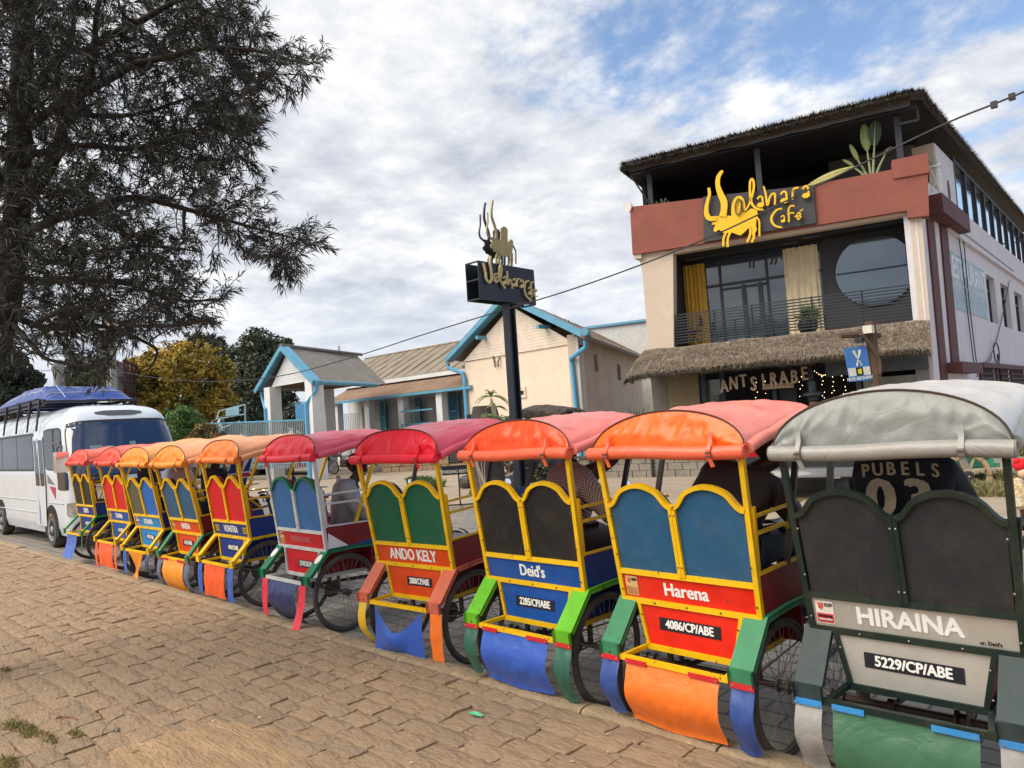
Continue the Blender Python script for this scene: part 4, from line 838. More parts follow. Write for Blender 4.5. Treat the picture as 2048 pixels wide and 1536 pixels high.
sb('corner_block', 1.0, 4.6, .02, .42, 6.48, 6.98, dmaroon); sb('corner_block', 1.6, 4.5, .02, .40, 2.30, 2.58, dmaroon)
mb = MB(); hc = (4.3, 7.78); hr = (.16, .34); 
ring = [(hc[0]+hr[0]*cos(a), hc[1]+hr[1]*sin(a)) for a in [2*pi*k/24 for k in range(24)]]
sobj('wall_block', MB().box(2.9, 5.35, -.02, .6, 7.0, 8.90), lav); sobj('oval_opening', MB().prism([Vector((u, -.03, z)) for u, z in ring], [Vector((u, .0, z)) for u, z in ring]), dmaroon)
sb('wall_return', 2.86, 2.90, -2.0, -.02, 6.5, 8.9, cream)
# glazed terrace side
for k in range(11):
    s0 = 5.5+k*1.72; sobj('terrace_glass', MB().box(s0+.05, s0+1.66, .05, .07, 7.52, 8.98), glass_l); sb('glazing_post', s0-.06, s0+.06, -.12, .02, 7.5, 9.1, steel_d)
sb('glazing_rail', 5.4, 26, -.1, .03, 8.94, 9.06, steel_d)
# louvres
lo = [(6.45, 8.9), (9.4, 12.1), (12.7, 16.2), (16.9, 21)]
sb('louvre_lintel', 6.3, 22, .02, .16, 2.50, 2.66, dmaroon)
for a, b in lo:
    o = sb('louvre_window', a, b, .0, .02, 1.2, 2.50, dark)
    obj('louvre_frame', MB().box(a-.2, a, -.08, 0, 1.2, 2.5), dmaroon, o, smooth=0)
    m_ = MB()
    for k in range(7): m_.beam((a, -.05, 1.3+k*.17), (b, -.05, 1.3+k*.17), .10, .025, (0, -.7, .7))
    obj('louvre_slats', m_, dmaroon, o, smooth=0, kind='stuff')
# faded wall advert
adv = mat('faded_advert', (.30, .42, .50), rough=.6, var=.3, vscale=2.5, dirt=.5, dirtcol=(.5, .5, .52))
ad = sb('wall_advert', 3.42, 9.0, .004, .02, 4.20, 5.90, adv)
for t_, s_, z_, u_ in (('RESTAURANT', .95, 5.42, 1.02),):
    obj('advert_lettering', text_mesh(t_, s_, .02, u_*(1.0)), mat('advert_white', (.68, .72, .74), rough=.6, var=.25, vscale=8), ad, smooth=0, m=basis((6.1, -.024, z_), (1, 0, 0), (0, 0, 1)))
r_ = random.Random(12)
for z_, h_, x1_ in ((4.92, .14, 8.6), (4.62, .05, 8.3), (4.42, .04, 7.6)):   # worn, no longer legible lines of the advert
    x_ = 3.6
    while x_ < x1_:
        l_ = r_.uniform(.12, .3); obj('worn_letter', MB().ribbon([(x_, -.024, z_-h_), (x_+l_*.2, -.024, z_+h_*r_.uniform(.4, 1)), (x_+l_*.5, -.024, z_-h_*r_.uniform(.2, 1)), (x_+l_*.8, -.024, z_+h_)], (0, -1, 0), h_*.45, .002), _mc['advert_white'], ad, smooth=0); x_ += l_+r_.uniform(.03, .1)
# cables clipped to the side wall
m_ = MB()
for pts in ([(5.3, 6.9), (5.6, 6.2), (5.5, 4.5), (5.7, 2.6), (5.6, 2.2)], [(4.6, 7.4), (5.0, 5.8), (5.1, 4), (5.3, 2.5)], [(5.4, 2.5), (7.5, 2.7), (9.4, 3.3), (11.6, 4.4), (14.5, 6.1)], [(4.0, 6.72), (9, 6.7), (16, 6.66)], [(5.6, 2.4), (7.2, 2.5), (8.6, 2.9)]):
    m_.tube(smoothpts([(a, -.06, b) for a, b in pts], 4), .016, 5)
m_.tube([(9.2+.55*cos(a), -.12, 3.05+.36*sin(a)) for a in [2*pi*k/20 for k in range(20)]], .022, 5, closed=True); m_.tube([(9.5, -.1, 3.0), (9.8, -.1, 2.0), (9.9, -.1, 1.2)], .03, 6)
sobj('wall_cables', m_, black_m, 60)
# ---------------- signboard with zebu
def cpx(x, y, v=-.32): return FP.uv(1390+x/7.585, 320+y/7.585, v)
sgn = thing('cafe_signboard', 'charcoal signboard with large yellow zebu and hand drawn Valahara Cafe lettering on the parapet', 'signboard', FP.M)
yel = mat('sign_yellow', (.85, .50, .003), rough=.45, var=.05, vscale=3)
bp = [cpx(*p, -.2) for p in ((125, 565), (1800, 385), (1840, 960), (140, 1250))]
obj('board', MB().prism([P3(u, z, -.24) for u, z in bp], [P3(u, z, -.165) for u, z in bp]), char, sgn, smooth=0)
def sign_poly(name, pts, v0=-.36, v1=-.30, m_=yel, parent=sgn):
    q = [cpx(*p, v0) for p in pts]; return obj(name, MB().prism([P3(u, z, v0) for u, z in q], [P3(u, z, v1) for u, z in q]), m_, parent, smooth=0)
def sstroke(name, pts, wd, v0=-.36, m_=yel, parent=sgn, k=5, closed=False):
    q = smoothpts([P3(*cpx(*p, v0), v0) for p in pts], k, closed); n_ = len(q)
    ws = wd if isinstance(wd, (int, float)) else [wd[min(int(i/(n_-1)*(len(wd)-1)), len(wd)-1)]*(1-(i/(n_-1)*(len(wd)-1)) % 1)+wd[min(int(i/(n_-1)*(len(wd)-1))+1, len(wd)-1)]*((i/(n_-1)*(len(wd)-1)) % 1) for i in range(n_)]
    sc_ = .00176
    ws = ws*sc_ if isinstance(ws, (int, float)) else [x*sc_ for x in ws]
    return obj(name, MB().ribbon(q, (0, -1, 0), ws, .05, closed), m_, parent, smooth=40)
zebu = [(300, 850), (360, 850), (455, 848), (500, 842), (552, 852), (548, 760), (560, 660), (590, 590), (640, 545), (700, 545), (740, 590), (765, 680), (758, 800), (800, 770), (850, 735), (940, 745), (950, 830), (930, 900), (925, 1000), (938, 1050), (900, 1130), (880, 1160), (850, 1120), (860, 1060), (850, 1010), (800, 1040), (740, 1100), (690, 1142), (640, 1130), (580, 1105), (500, 1110), (430, 1105), (400, 1080), (360, 1055), (310, 1092), (280, 1075), (285, 1040), (310, 980), (250, 980), (262, 950), (310, 935)]
sign_poly('zebu_body', zebu)
sstroke('zebu_horn', [(330, 885), (230, 890), (180, 830), (175, 720), (200, 600), (222, 520), (210, 425)], [70, 75, 80, 62, 50, 46, 42])
sstroke('zebu_horn', [(420, 860), (440, 760), (440, 640), (390, 520), (350, 400), (350, 280), (390, 200), (425, 165)], [115, 100, 105, 92, 72, 68, 56, 34])
for pts in ([(480, 1090), (435, 1190), (432, 1310)], [(540, 1090), (498, 1200), (500, 1320)], [(840, 1030), (838, 1130), (790, 1250)], [(890, 1100), (895, 1170), (862, 1250)]): sstroke('zebu_leg', pts, 34, k=3)
sstroke('zebu_tail', [(930, 860), (975, 930), (978, 1050), (980, 1160)], 26)
sstroke('letter', [(760, 770), (810, 700), (850, 600), (890, 450), (890, 330), (862, 290), (838, 340), (835, 480), (850, 610), (880, 690), (950, 745), (1040, 755)], [24, 26, 30, 34, 34, 30, 34, 34, 34, 34, 34, 22])   # l
sstroke('letter_outline', [(745, 775), (700, 740), (700, 640), (660, 585), (620, 650), (608, 740), (630, 820), (670, 820), (700, 730), (705, 600), (712, 700), (745, 775)], 9, v0=-.40, m_=char)
def small_a(x, y, s_=1):
    sstroke('letter', [(x, y+40*s_), (x+40*s_, y), (x+75*s_, y+15*s_), (x+85*s_, y+90*s_), (x+95*s_, y+140*s_)], 26*s_)
    sign_poly('letter_bowl', [(x-8*s_+p*s_, y+q*s_) for p, q in ((0, 130), (20, 100), (60, 88), (98, 88), (106, 110), (100, 145), (70, 162), (30, 162), (8, 150))])
small_a(945, 555)
sstroke('letter', [(1040, 400), (1070, 500), (1100, 690), (1130, 580), (1175, 515), (1215, 530), (1212, 680)], [22, 28, 30, 28, 28, 28, 26])
small_a(1300, 480, 1.08); sstroke('letter', [(1490, 440), (1480, 540), (1480, 600)], 24); sstroke('letter', [(1480, 500), (1500, 440), (1570, 420)], 28); small_a(1630, 400, 1.08)
sstroke('letter', [(1320, 740), (1240, 760), (1170, 850), (1165, 930), (1220, 1000), (1320, 1025)], [22, 26, 34, 34, 30, 20]); small_a(1305, 845, .62)
sstroke('letter', [(1510, 700), (1450, 700), (1420, 760), (1425, 860), (1425, 945)], 22); sstroke('letter', [(1400, 830), (1450, 805), (1505, 805)], 18)
sstroke('letter', [(1510, 855), (1560, 860), (1600, 830), (1575, 800), (1545, 850), (1570, 905), (1612, 850)], 18); sstroke('letter', [(1590, 780), (1640, 748)], 16)
# ---------------- ground floor front
gf = thing('cafe_entrance', 'dark cafe entrance beneath the thatched awning with carved Antsirabe lettering', 'entrance', FP.M)
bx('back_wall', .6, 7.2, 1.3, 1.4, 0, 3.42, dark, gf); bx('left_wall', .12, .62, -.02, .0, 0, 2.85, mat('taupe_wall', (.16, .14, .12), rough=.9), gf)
bx('beam', 1.75, 4.95, -.30, -.12, 2.80, 2.97, steel_d, gf); bx('beam', 4.95, 7.3, -.32, -.12, 2.42, 3.0, mat('beam_slate', (.075, .08, .09), rough=.7), gf)
for u in (1.72, 2.25, 4.55, 5.70): bx('post', u-.06, u+.06, -.25, -.12, 0, 2.85, steel_d, gf)
ogl = mat('lit_pane', (.16, .15, .09), rough=.15, var=.4, vscale=1.5, spec=.8); bx('window_pane', 5.8, 7.12, -.05, -.02, .5, 2.30, ogl, gf); bx('window_pane', 1.6, 2.2, .02, .04, .6, 2.6, ogl, gf); bx('door_frame', 3.55, 3.65, -.1, 0, 0, 2.2, steel_d, gf); bx('door_leaf', 3.67, 4.1, .3, .34, 0, 2.2, steel_d, gf)
bx('window_mullion', 7.0, 7.3, -.10, -.04, 0, 2.42, mat('grey_mullion', (.22, .22, .21), rough=.7), gf)
bam = mat('bamboo', (.40, .30, .17), rough=.7, var=.35, vscale=4, stretch=(3, 1, 30), hue=(.30, .21, .12))
bo = bx('blind', .66, 1.54, -.08, -.06, .7, 2.82, mat('blind_back', (.14, .10, .06), rough=.9), gf)
m_ = MB()
for k in range(58): m_.box(.65, 1.55, -.105, -.085, .72+k*.036, .745+k*.036)
obj('blind_slats', m_, bam, bo, smooth=0, kind='stuff')
woodm = mat('weathered_wood', (.42, .30, .20), rough=.8, var=.3, vscale=6, bump=.5, bscale=25, stretch=(4, 4, 1))
bx('name_plank', 3.35, 4.15, -.42, -.36, 2.20, 2.34, woodm, gf)
hgt = [2.50, 2.56, 2.60, 2.50, 2.57, 2.58, 2.60, 2.60, 2.66]
for k, ch_ in enumerate('ANTSIRABE'):
    o = obj('carved_letter', text_mesh(ch_, .50 if ch_ != 'S' else .54, .035, .62, .03), woodm, gf, smooth=0, m=basis((2.36+k*.262, -.52, hgt[k]-.14), (1, 0, .04*(-1)**k), (0, 0, 1)))
slate = mat('carved_wood', (.14, .055, .03), rough=.5, var=.35, vscale=7, bump=.4)
def carving(name, pos, h, label, m_=slate, seed=0):
    t = thing(name, label, 'statue', FP.M @ Matrix.Translation(pos))
    s_ = h/1.5; R2_ = [(0, 0), (.17, 0), (.17, .10), (.12, .12), (.12, .50), (.13, .62), (.145, .70), (.11, .85), (.15, 1.0), (.17, 1.10), (.12, 1.16), (.05, 1.18), (.045, 1.22), (.085, 1.27), (.095, 1.36), (.07, 1.45), (.0, 1.47)]
    obj('figure', MB().lathe([(r*s_, z*s_) for r, z in R2_], 16, sx=1.15), m_, t, smooth=50)
    for k in (-1, 1): obj('arm', MB().tube([(k*.19*s_, 0, 1.1*s_), (k*.22*s_, -.02, .9*s_), (k*.19*s_, -.09*s_, .72*s_), (k*.06*s_, -.15*s_, .78*s_)], [.045*s_, .04*s_, .035*s_, .03*s_], 8), m_, t)
    obj('nose', MB().ball((0, -.095*s_, 1.34*s_), (.018*s_, .03*s_, .04*s_), 8, 6), m_, t)
    for k in (-1, 1): obj('eye', MB().ball((k*.035*s_, -.08*s_, 1.375*s_), (.017*s_, .012*s_, .012*s_), 8, 6), mat('eye_white', (.35, .3, .25), rough=.5), t)
    obj('headdress', MB().lathe([(.10*s_, 1.42*s_), (.13*s_, 1.45*s_), (.13*s_, 1.52*s_), (.24*s_, 1.56*s_), (.24*s_, 1.62*s_), (.10*s_, 1.66*s_), (.10*s_, 1.9*s_)], 14), steel_d, t)
    return t
carving('wooden_statue', (4.62, -.60, .28), 1.6, 'brown carved wooden figure under the entrance post right of the Antsirabe letters')
carving('wooden_statue', (2.16, -.60, .12), 1.6, 'dark carved wooden figure with flat headdress left of the Antsirabe letters')
# fairy lights
fl = thing('fairy_lights', 'warm fairy lights hanging inside the dark cafe entrance', 'lights', FP.M)
bulb = mat('bulb_glow', (1, .72, .35), rough=.4, var=0, emit=4); r_ = random.Random(5); m_ = MB(); wire = MB()
for cu in (3.0, 3.3, 4.2, 4.75, 5.0, 5.3):
    nb = 9 if cu > 4.5 else 5
    z0 = r_.uniform(2.45, 2.6); wire.tube([(cu, .6, z0), (cu+.02, .6, 1.2)], .004, 4)
    for k in range(nb): m_.ball((cu+r_.uniform(-.05, .05), .58+r_.uniform(-.03, .03), z0-.13*k*r_.uniform(.8, 1.2)), .010, 6, 4)
for k in range(26):
    t_ = k/25; m_.ball((4.6+1.3*t_, .5, 2.62-.14*sin(t_*pi*3 % pi)), 0.010, 6, 4)
wire.tube([(4.6+1.3*k/25, .5, 2.63-.14*sin(k/25*pi*3 % pi)) for k in range(26)], .004, 4)
obj('wire', wire, black_m, fl); obj('bulbs', m_, bulb, fl, kind='stuff')
# parapet horn lamp, plants
hl = thing('siren', 'small round red and white siren on the left end of the maroon parapet', 'siren', FP.M @ Matrix.Translation((-.12, -.1, 8.03)))
obj('horn', MB().lathe([(0, -.06), (.10, -.05), (.17, .02), (.17, .05), (0, .05)], 20, Matrix.Rotation(radians(90), 4, 'X') @ Matrix.Rotation(radians(-35), 4, 'Y')), mat('horn_white', (.6, .58, .54), rough=.4), hl)
obj('horn_face', MB().lathe([(0, -.075), (.09, -.066), (.125, -.03), (.10, -.03)], 20, Matrix.Rotation(radians(90), 4, 'X') @ Matrix.Rotation(radians(-35), 4, 'Y')), mat('horn_red', (.5, .01, .02), rough=.3), hl)
leafg = mat('banana_leaf', (.13, .21, .05), rough=.45, var=.3, vscale=5, hue=(.22, .27, .08)); leafd = mat('dark_leaf', (.03, .055, .03), rough=.5, var=.3, vscale=5); stemg = mat('leaf_stem', (.30, .36, .18), rough=.5)
def bananaleaf(base, tip, wd, droop, m_, parent, nseg=14, side=(1, 0, 0)):
    base, tip = Vector(base), Vector(tip); mb = MB(); side = Vector(side).normalized(); P = []
    for k in range(nseg+1):
        t = k/nseg; P.append(base.lerp(tip, t)+Vector((0, 0, -droop*t*t))+Vector((0, -.03*sin(t*pi), 0)))
    for k in range(nseg):
        t = (k+.5)/nseg; w_ = wd*sin(pi*min(1, t*.92+.06))**.6; p, q = P[k], P[k+1]; d = (q-p)
        for s_ in (-1, 1):
            o_ = side*s_*w_+d*.9+Vector((0, 0, -.12*w_)); mb.add([p, q, q+o_*.92, p+o_+d*.1], [(0, 1, 2, 3) if s_ > 0 else (3, 2, 1, 0)])
    lo_ = obj('leaf', mb, m_, parent, smooth=0); obj('midrib', MB().tube(P, [.02*(1-.8*k/nseg) for k in range(nseg+1)], 5), stemg, lo_); return lo_
bt = thing('travellers_palm', 'tall green banana like palm leaning out over the terrace parapet', 'plant', FP.M @ Matrix.Translation((6.42, .32, 7.55)))
for k, (x, z, w_, dr, mm) in enumerate(((-.42, 1.0, .07, -.0, leafg), (-.06, 1.45, .13, 0, leafg), (.22, 1.6, .17, .1, leafd), (.55, 1.0, .10, .3, leafd), (-.62, .75, .07, .1, leafg))):
    st = Vector((x*.15, 0, 0)); mid = Vector((x*.62, 0, z*.52)); obj('stem', MB().tube([st, st.lerp(mid, .5)+Vector((0, 0, .03)), mid], [.035, .03, .02], 6), stemg, bt); bananaleaf(mid, (x, -.05, z), w_, dr, mm, bt, side=(1, .3, 0) if k != 1 else (1, 0, 0))
pl = thing('drooping_palm_leaf', 'yellowish palm frond drooping along the terrace parapet beside the sign', 'plant', FP.M @ Matrix.Translation((5.3, -.1, 7.72)))
bananaleaf((.75, 0, .12), (-.35, -.1, -.02), .10, .12, mat('yellow_leaf', (.36, .33, .08), rough=.5, var=.2), pl, side=(0, .3, 1)); obj('stem', MB().tube([(1.0, .2, .0), (.9, .0, .12), (.75, 0, .12)], .015, 5), stemg, pl)
for pos, lab in (((.75, .3, 7.85), 'spiky grey green palm at the left end of the terrace'), ((7.62, .35, 7.5), 'small dark fern on the terrace beside the corner lattice')):
    t = thing('terrace_palm', lab, 'plant', FP.M @ Matrix.Translation(pos)); mb = MB(); r_ = random.Random(3)
    for k in range(13):
        a = r_.uniform(-1.3, 1.3); L_ = r_.uniform(.3, .55); pts = [Vector((L_*sin(a)*q, -.1*q, L_*cos(a)*q-.25*L_*q*q)) for q in [j/7 for j in range(8)]]
        for j in range(1, 7):
            for s_ in (-1, 1): mb.add([pts[j], pts[j]+Vector((.02, 0, .01)), pts[j]+Vector((s_*.05*cos(a)+.02, 0, -.09))], [(0, 1, 2)])
    obj('fronds', mb, mat('palm_grey', (.12, .17, .11), rough=.6, var=.3), t, smooth=0, kind='stuff'); obj('pot', MB().lathe([(0, -.3), (.12, -.3), (.15, 0), (0, 0)], 14), char, t)
# balcony potted plant and wooden chair
t = thing('potted_plant', 'bushy spiky plant in a dark pot behind the balcony railing', 'plant', FP.M @ Matrix.Translation((4.52, .6, 3.66)))
mb = MB(); r_ = random.Random(9)
for k in range(260):
    d = Vector((r_.gauss(0, .8), r_.gauss(0, .6), r_.gauss(.5, .55))).normalized(); L_ = r_.uniform(.25, .5); p = Vector((0, 0, .5)); s_ = d.cross(Vector((0, 1, .1))).normalized()*.018
    mb.add([p+d*.05-s_, p+d*.05+s_, p+d*L_*.6+s_, p+d*L_-Vector((0, 0, .05))], [(0, 1, 2, 3)])
obj('foliage', mb, leafg, t, smooth=0, kind='stuff'); obj('pot', MB().lathe([(0, 0), (.16, 0), (.26, .15), (.27, .3), (.20, .42), (.18, .42), (0, .38)], 20), mat('dark_pot', (.02, .018, .018), rough=.3), t)
t = thing('folding_chair', 'dark folding wooden chair by the yellow curtain on the balcony', 'chair', FP.M @ Matrix.Translation((1.35, .7, 3.66)))
obj('leg', MB().beam((-.2, 0, 0), (.25, 0, .85), .04, .04), dmaroon, t); obj('leg', MB().beam((.25, 0, 0), (-.2, 0, .5), .04, .04), dmaroon, t); obj('seat', MB().box(-.25, .2, -.2, .2, .43, .46), dmaroon, t); obj('backrest', MB().box(.18, .22, -.2, .2, .6, .88), dmaroon, t)
# corner lattice
m_ = MB()
for a, b in (((7.76, 6.9), (7.95, 7.5)), ((7.95, 6.9), (7.76, 7.5)), ((7.74, 6.9), (7.74, 7.6)), ((7.97, 6.9), (7.97, 7.6)), ((7.74, 7.55), (7.97, 7.55)), ((7.74, 7.2), (7.97, 7.2))): m_.beam((a[0], .3, a[1]), (b[0], .3, b[1]), .025, .025)
obj('terrace_lattice', m_, mat('lattice_white', (.55, .55, .56), rough=.5), cafe, smooth=0)
# lamp arm at far right
m_ = MB().beam(s2l(17, 8.0, .1), s2l(17.2, 8.7, 1.5), .06, .06).box(-.3, .3, -.12, .12, -.03, .03, Matrix.Translation(s2l(17.2, 8.78, 1.7)))
obj('lamp_arm', m_, steel_d, cafe)
# ================================================================== HOUSES, SIGN POLE
bluep = mat('sky_blue_paint', (.11, .33, .48), rough=.5, var=.15, vscale=3, dirt=.3, dirtcol=(.10, .20, .26), chip=.05)
bluepipe = mat('blue_pipe', (.10, .36, .60), rough=.4, var=.12, vscale=3, dirt=.25, dirtcol=(.1, .2, .3))
wall_c = mat('peach_plaster', (.74, .61, .49), rough=.9, var=.07, vscale=.8, bump=.2, bscale=8, dirt=.25, dirtcol=(.46, .35, .26))
wall_w = mat('white_plaster', (.68, .69, .70), rough=.9, var=.08, vscale=1, dirt=.3, dirtcol=(.35, .35, .36))
wall_s = mat('side_plaster', (.62, .53, .44), rough=.9, var=.14, vscale=.6, dirt=.5, dirtcol=(.42, .28, .15))
boardm = mat('cream_board', (.70, .60, .50), rough=.8, var=.12, vscale=3, dirt=.2, dirtcol=(.35, .26, .2)); boardw = mat('white_board', (.62, .65, .68), rough=.8, var=.1, vscale=3)
tinm = mat('tin_roof', (.27, .235, .18), rough=.7, metal=.1, var=.18, vscale=1.2, dirt=.55, dirtcol=(.17, .10, .055)); tinr = mat('rusty_tin', (.24, .155, .10), rough=.75, var=.25, vscale=1.5, dirt=.6, dirtcol=(.14, .07, .04)); tingr = mat('grey_tin', (.20, .185, .165), rough=.7, var=.2, vscale=1.2, dirt=.5, dirtcol=(.12, .08, .06))
rust = mat('rust_seam', (.12, .065, .035), rough=.9, var=.3)
gpt = at(1150, 680, 26.4); A0 = (gpt.x, gpt.y)
GP = Plane(A0, (-cos(radians(3.5)), sin(radians(3.5))))   # u runs left (-X); n points... away or towards
sg = 1 if GP.n.y > 0 else -1       # local v sign for "backwards"
gh = thing('gable_house', 'peach plastered gable house with sky blue fascia boards and downpipes', 'house', GP.M)
def G3(u, z, v=0): return Vector((u, v*sg, z))
def gpoly(name, pts, v0, v1, m, parent=gh): return obj(name, MB().prism([G3(u, z, v0) for u, z in pts], [G3(u, z, v1) for u, z in pts]), m, parent, smooth=0)
k_ = 1.2
W_ = GP.uv(930, 735)[0]; zw = 4.62
wL = GP.uv(930, 735); pk = (GP.uv(1045, 590)[0]*.5+W_*.25, 0)
apu = W_/2+.02; eR_ = GP.uv(1183, 672); eL_ = GP.uv(905, 722); apz = GP.uv(1000, 620)[1] + (apu and (GP.uv(1000, 620)[0]-apu)*.55)
gpoly('wall', [(0, 0), (W_, 0), (W_, zw-.15), (0, zw)], 0, .3, wall_c)
nb = 16
for i in range(nb):   # lap siding boards in the gable
    z0 = zw-.12+(apz-.25-zw)*i/nb; z1 = zw-.12+(apz-.25-zw)*(i+1)/nb
    h0 = (W_/2+.02)*(1-i/nb); h1 = (W_/2+.02)*(1-(i+1)/nb)
    gpoly('siding_board', [(apu-h0, z0+.006), (apu+h0, z0+.006), (apu+h1, z1), (apu-h1, z1)], -.05-.0, .02, boardm)
# fascias
for e_ in (eR_, eL_):
    o = obj('fascia', MB().beam(G3(apu, apz, -.42), G3(e_[0], e_[1], -.42), .05, .20, (0, 0, 1)).beam(G3(apu, apz+.10, -.30), G3(e_[0], e_[1]+.10, -.30), .24, .03, (0, 0, 1)).beam(G3(apu, apz-.04, -.2), G3(e_[0], e_[1]-.04, -.2), .45, .03, (0, 0, 1)), bluep, gh, smooth=0)
for u, z in ((1.35, 5.45), (4.9, 5.5)): obj('purlin_end', MB().box(u-.07, u+.07, -.55*1, .1, z-.22, z-.08, Matrix.Diagonal((1, sg, 1, 1))), bluep, gh, smooth=0)
sdir_ = Vector((-sin(radians(23.6)), cos(radians(23.6)), 0)); Gi = GP.M.inverted().to_3x3(); sl = Gi @ sdir_   # direction of the long side in local axes
Lh = 15
def roofplane(p0, p1, dirv, length, m, parent, name='roof', wave=.15, thick=.03):
    n_ = max(2, int(length/wave)*4); mb = MB(); dn = (p1-p0).normalized(); nn = dn.cross(dirv).normalized(); nn = nn if nn.z > 0 else -nn
    mb.grid(lambda u, v: p0.lerp(p1, v)+dirv*(length*u)+nn*(.014*sin(u*length/wave*2*pi)), n_, 2)
    return obj(name, mb, m, parent, smooth=0)
apexF = G3(apu, apz+.12, -.45); eRF = G3(eR_[0]-.05, eR_[1]+.08, -.45); eLF = G3(eL_[0]+.05, eL_[1]+.08, -.45)
rr_ = roofplane(apexF, eRF, sl, Lh, tinm, gh); rl_ = roofplane(apexF, eLF, sl, Lh, tinm, gh)
for k in range(7): obj('roof_seam', MB().beam(apexF+sl*(1.2+2*k)+Vector((0, 0, .02)), eRF+sl*(1.2+2*k)+Vector((0, 0, .02)), .05, .02), rust, rr_)
# side wall with openings
p0 = Vector((0, 0, 0)); sw = MB()
def sidep(s_, z, out=0): return sl*s_+Vector((0, 0, z))+Vector((-.917*1, .0, 0))*out
sidehol = [(2.9, .65, 3.60, 4.30), (7.6, .8, 3.40, 4.15), (11.0, .8, 3.30, 4.05)]
xs = [0]; 
for s0, w__, a, b in sidehol: xs += [s0, s0+w__]
xs.append(Lh-.5)
def sprism(pts, t0, t1, m, name='side_wall'):
    nrm = sl.cross(Vector((0, 0, 1))).normalized(); nrm = nrm if nrm.x < 0 else -nrm
    return obj(name, MB().prism([sl*s_+Vector((0, 0, z))+nrm*t1 for s_, z in pts], [sl*s_+Vector((0, 0, z))+nrm*t0 for s_, z in pts]), m, gh, smooth=0)
for a, b in zip(xs[::2], xs[1::2]): sprism([(a, 0), (b, 0), (b, 4.85), (a, 4.85)], -.3, 0, wall_s)
for s0, w__, a, b in sidehol:
    sprism([(s0, 0), (s0+w__, 0), (s0+w__, a), (s0, a)], -.3, 0, wall_s); sprism([(s0, b), (s0+w__, b), (s0+w__, 4.85), (s0, 4.85)], -.3, 0, wall_s)
    sprism([(s0, a), (s0+w__, a), (s0+w__, b), (s0, b)], -.29, -.2, mat('brick_red_shutter', (.14, .045, .03), rough=.8, var=.3, vscale=4), 'window')
sprism([(0, 0), (.8, 0), (.8, 4.75), (0, 4.75)], 0, .10, wall_w, 'corner_pier')
obj('gutter', MB().tube([eRF+sl*s_+Vector((.06, 0, -.10)) for s_ in (0, Lh)], .10, 8), mat('old_gutter', (.20, .16, .13), rough=.7), gh)
obj('gutter_elbow', MB().tube([eRF+Vector((.0, 0, .05)), eRF+sl*.4+Vector((0, 0, .03))], .15, 10), bluep, gh)
pr = GP.uv(1148, 720)
obj('downpipe', MB().tube([G3(eR_[0]+.05, eR_[1]-.15, -.3), G3(eR_[0]+.05, eR_[1]-.4, -.3), G3(pr[0]+.03, pr[1]+.05, -.14), G3(pr[0]+.0, pr[1]-.2, -.12), G3(.02, 1, -.12), G3(.02, 0, -.12)], .085, 10), bluepipe, gh)
obj('downpipe', MB().tube([G3(eL_[0]-.05, eL_[1]-.1, -.3), G3(eL_[0]-.05, eL_[1]-.3, -.3), G3(W_+.0, 4.0, -.14), G3(W_-.05, 3.8, -.12), G3(W_-.05, 0, -.12)], .085, 10), bluepipe, gh)
vu = GP.uv(1040, 785)
vo = gpoly('vent_block', [(vu[0]-.36, vu[1]-.22), (vu[0]+.36, vu[1]-.22), (vu[0]+.36, vu[1]+.22), (vu[0]-.36, vu[1]+.22)], -.05, .0, boardm)
for q in (-.17, .17): gpoly('vent_hole', [(vu[0]+q-.09, vu[1]-.1), (vu[0]+q+.09, vu[1]-.1), (vu[0]+q+.09, vu[1]+.06), (vu[0]+q-.09, vu[1]+.06)], -.054, -.04, dark, vo)
lf = GP.uv(1163, 705); 
o = obj('floodlight', MB().box(-.1, .1, -.06, .06, -.1, .1, Matrix.Translation(sl*.45+Vector((0, 0, 4.35))+Vector((-.15, -.1*sg, 0)))), black_m, gh)
bk = GP.uv(995, 720); obj('wall_bracket', MB().tube([G3(bk[0]+.2, bk[1]+.2, -.05), G3(bk[0]+.05, bk[1]-.3, -.1)], .03, 5).tube([G3(bk[0]-.2, bk[1]+.1, -.05), G3(bk[0]-.12, bk[1]-.1, -.1), G3(bk[0]-.15, bk[1]-.3, -.1)], .03, 5), black_m, gh)
# distant white wall between the houses
p1, p2 = at(1195, 662, 44), at(1300, 650, 44)
wb = thing('white_building', 'plain white building wall with blue edge behind the gable house', 'building')
obj('wall', MB().prism([p1+Vector((-3, 0, .35)), p2+Vector((6, 1, .2)), Vector((p2.x+6, p2.y+1, 0)), Vector((p1.x-3, p1.y, 0))], [p1+Vector((-3, 4, .35)), p2+Vector((6, 5, .2)), Vector((p2.x+6, p2.y+5, 0)), Vector((p1.x-3, p1.y+4, 0))]), mat('far_white', (.62, .62, .60), rough=.9, dirt=.3, dirtcol=(.4, .38, .35)), wb, smooth=0)
obj('coping', MB().beam(p1+Vector((-3, -.05, .38)), p2+Vector((6, .95, .23)), .2, .14), bluep, wb)
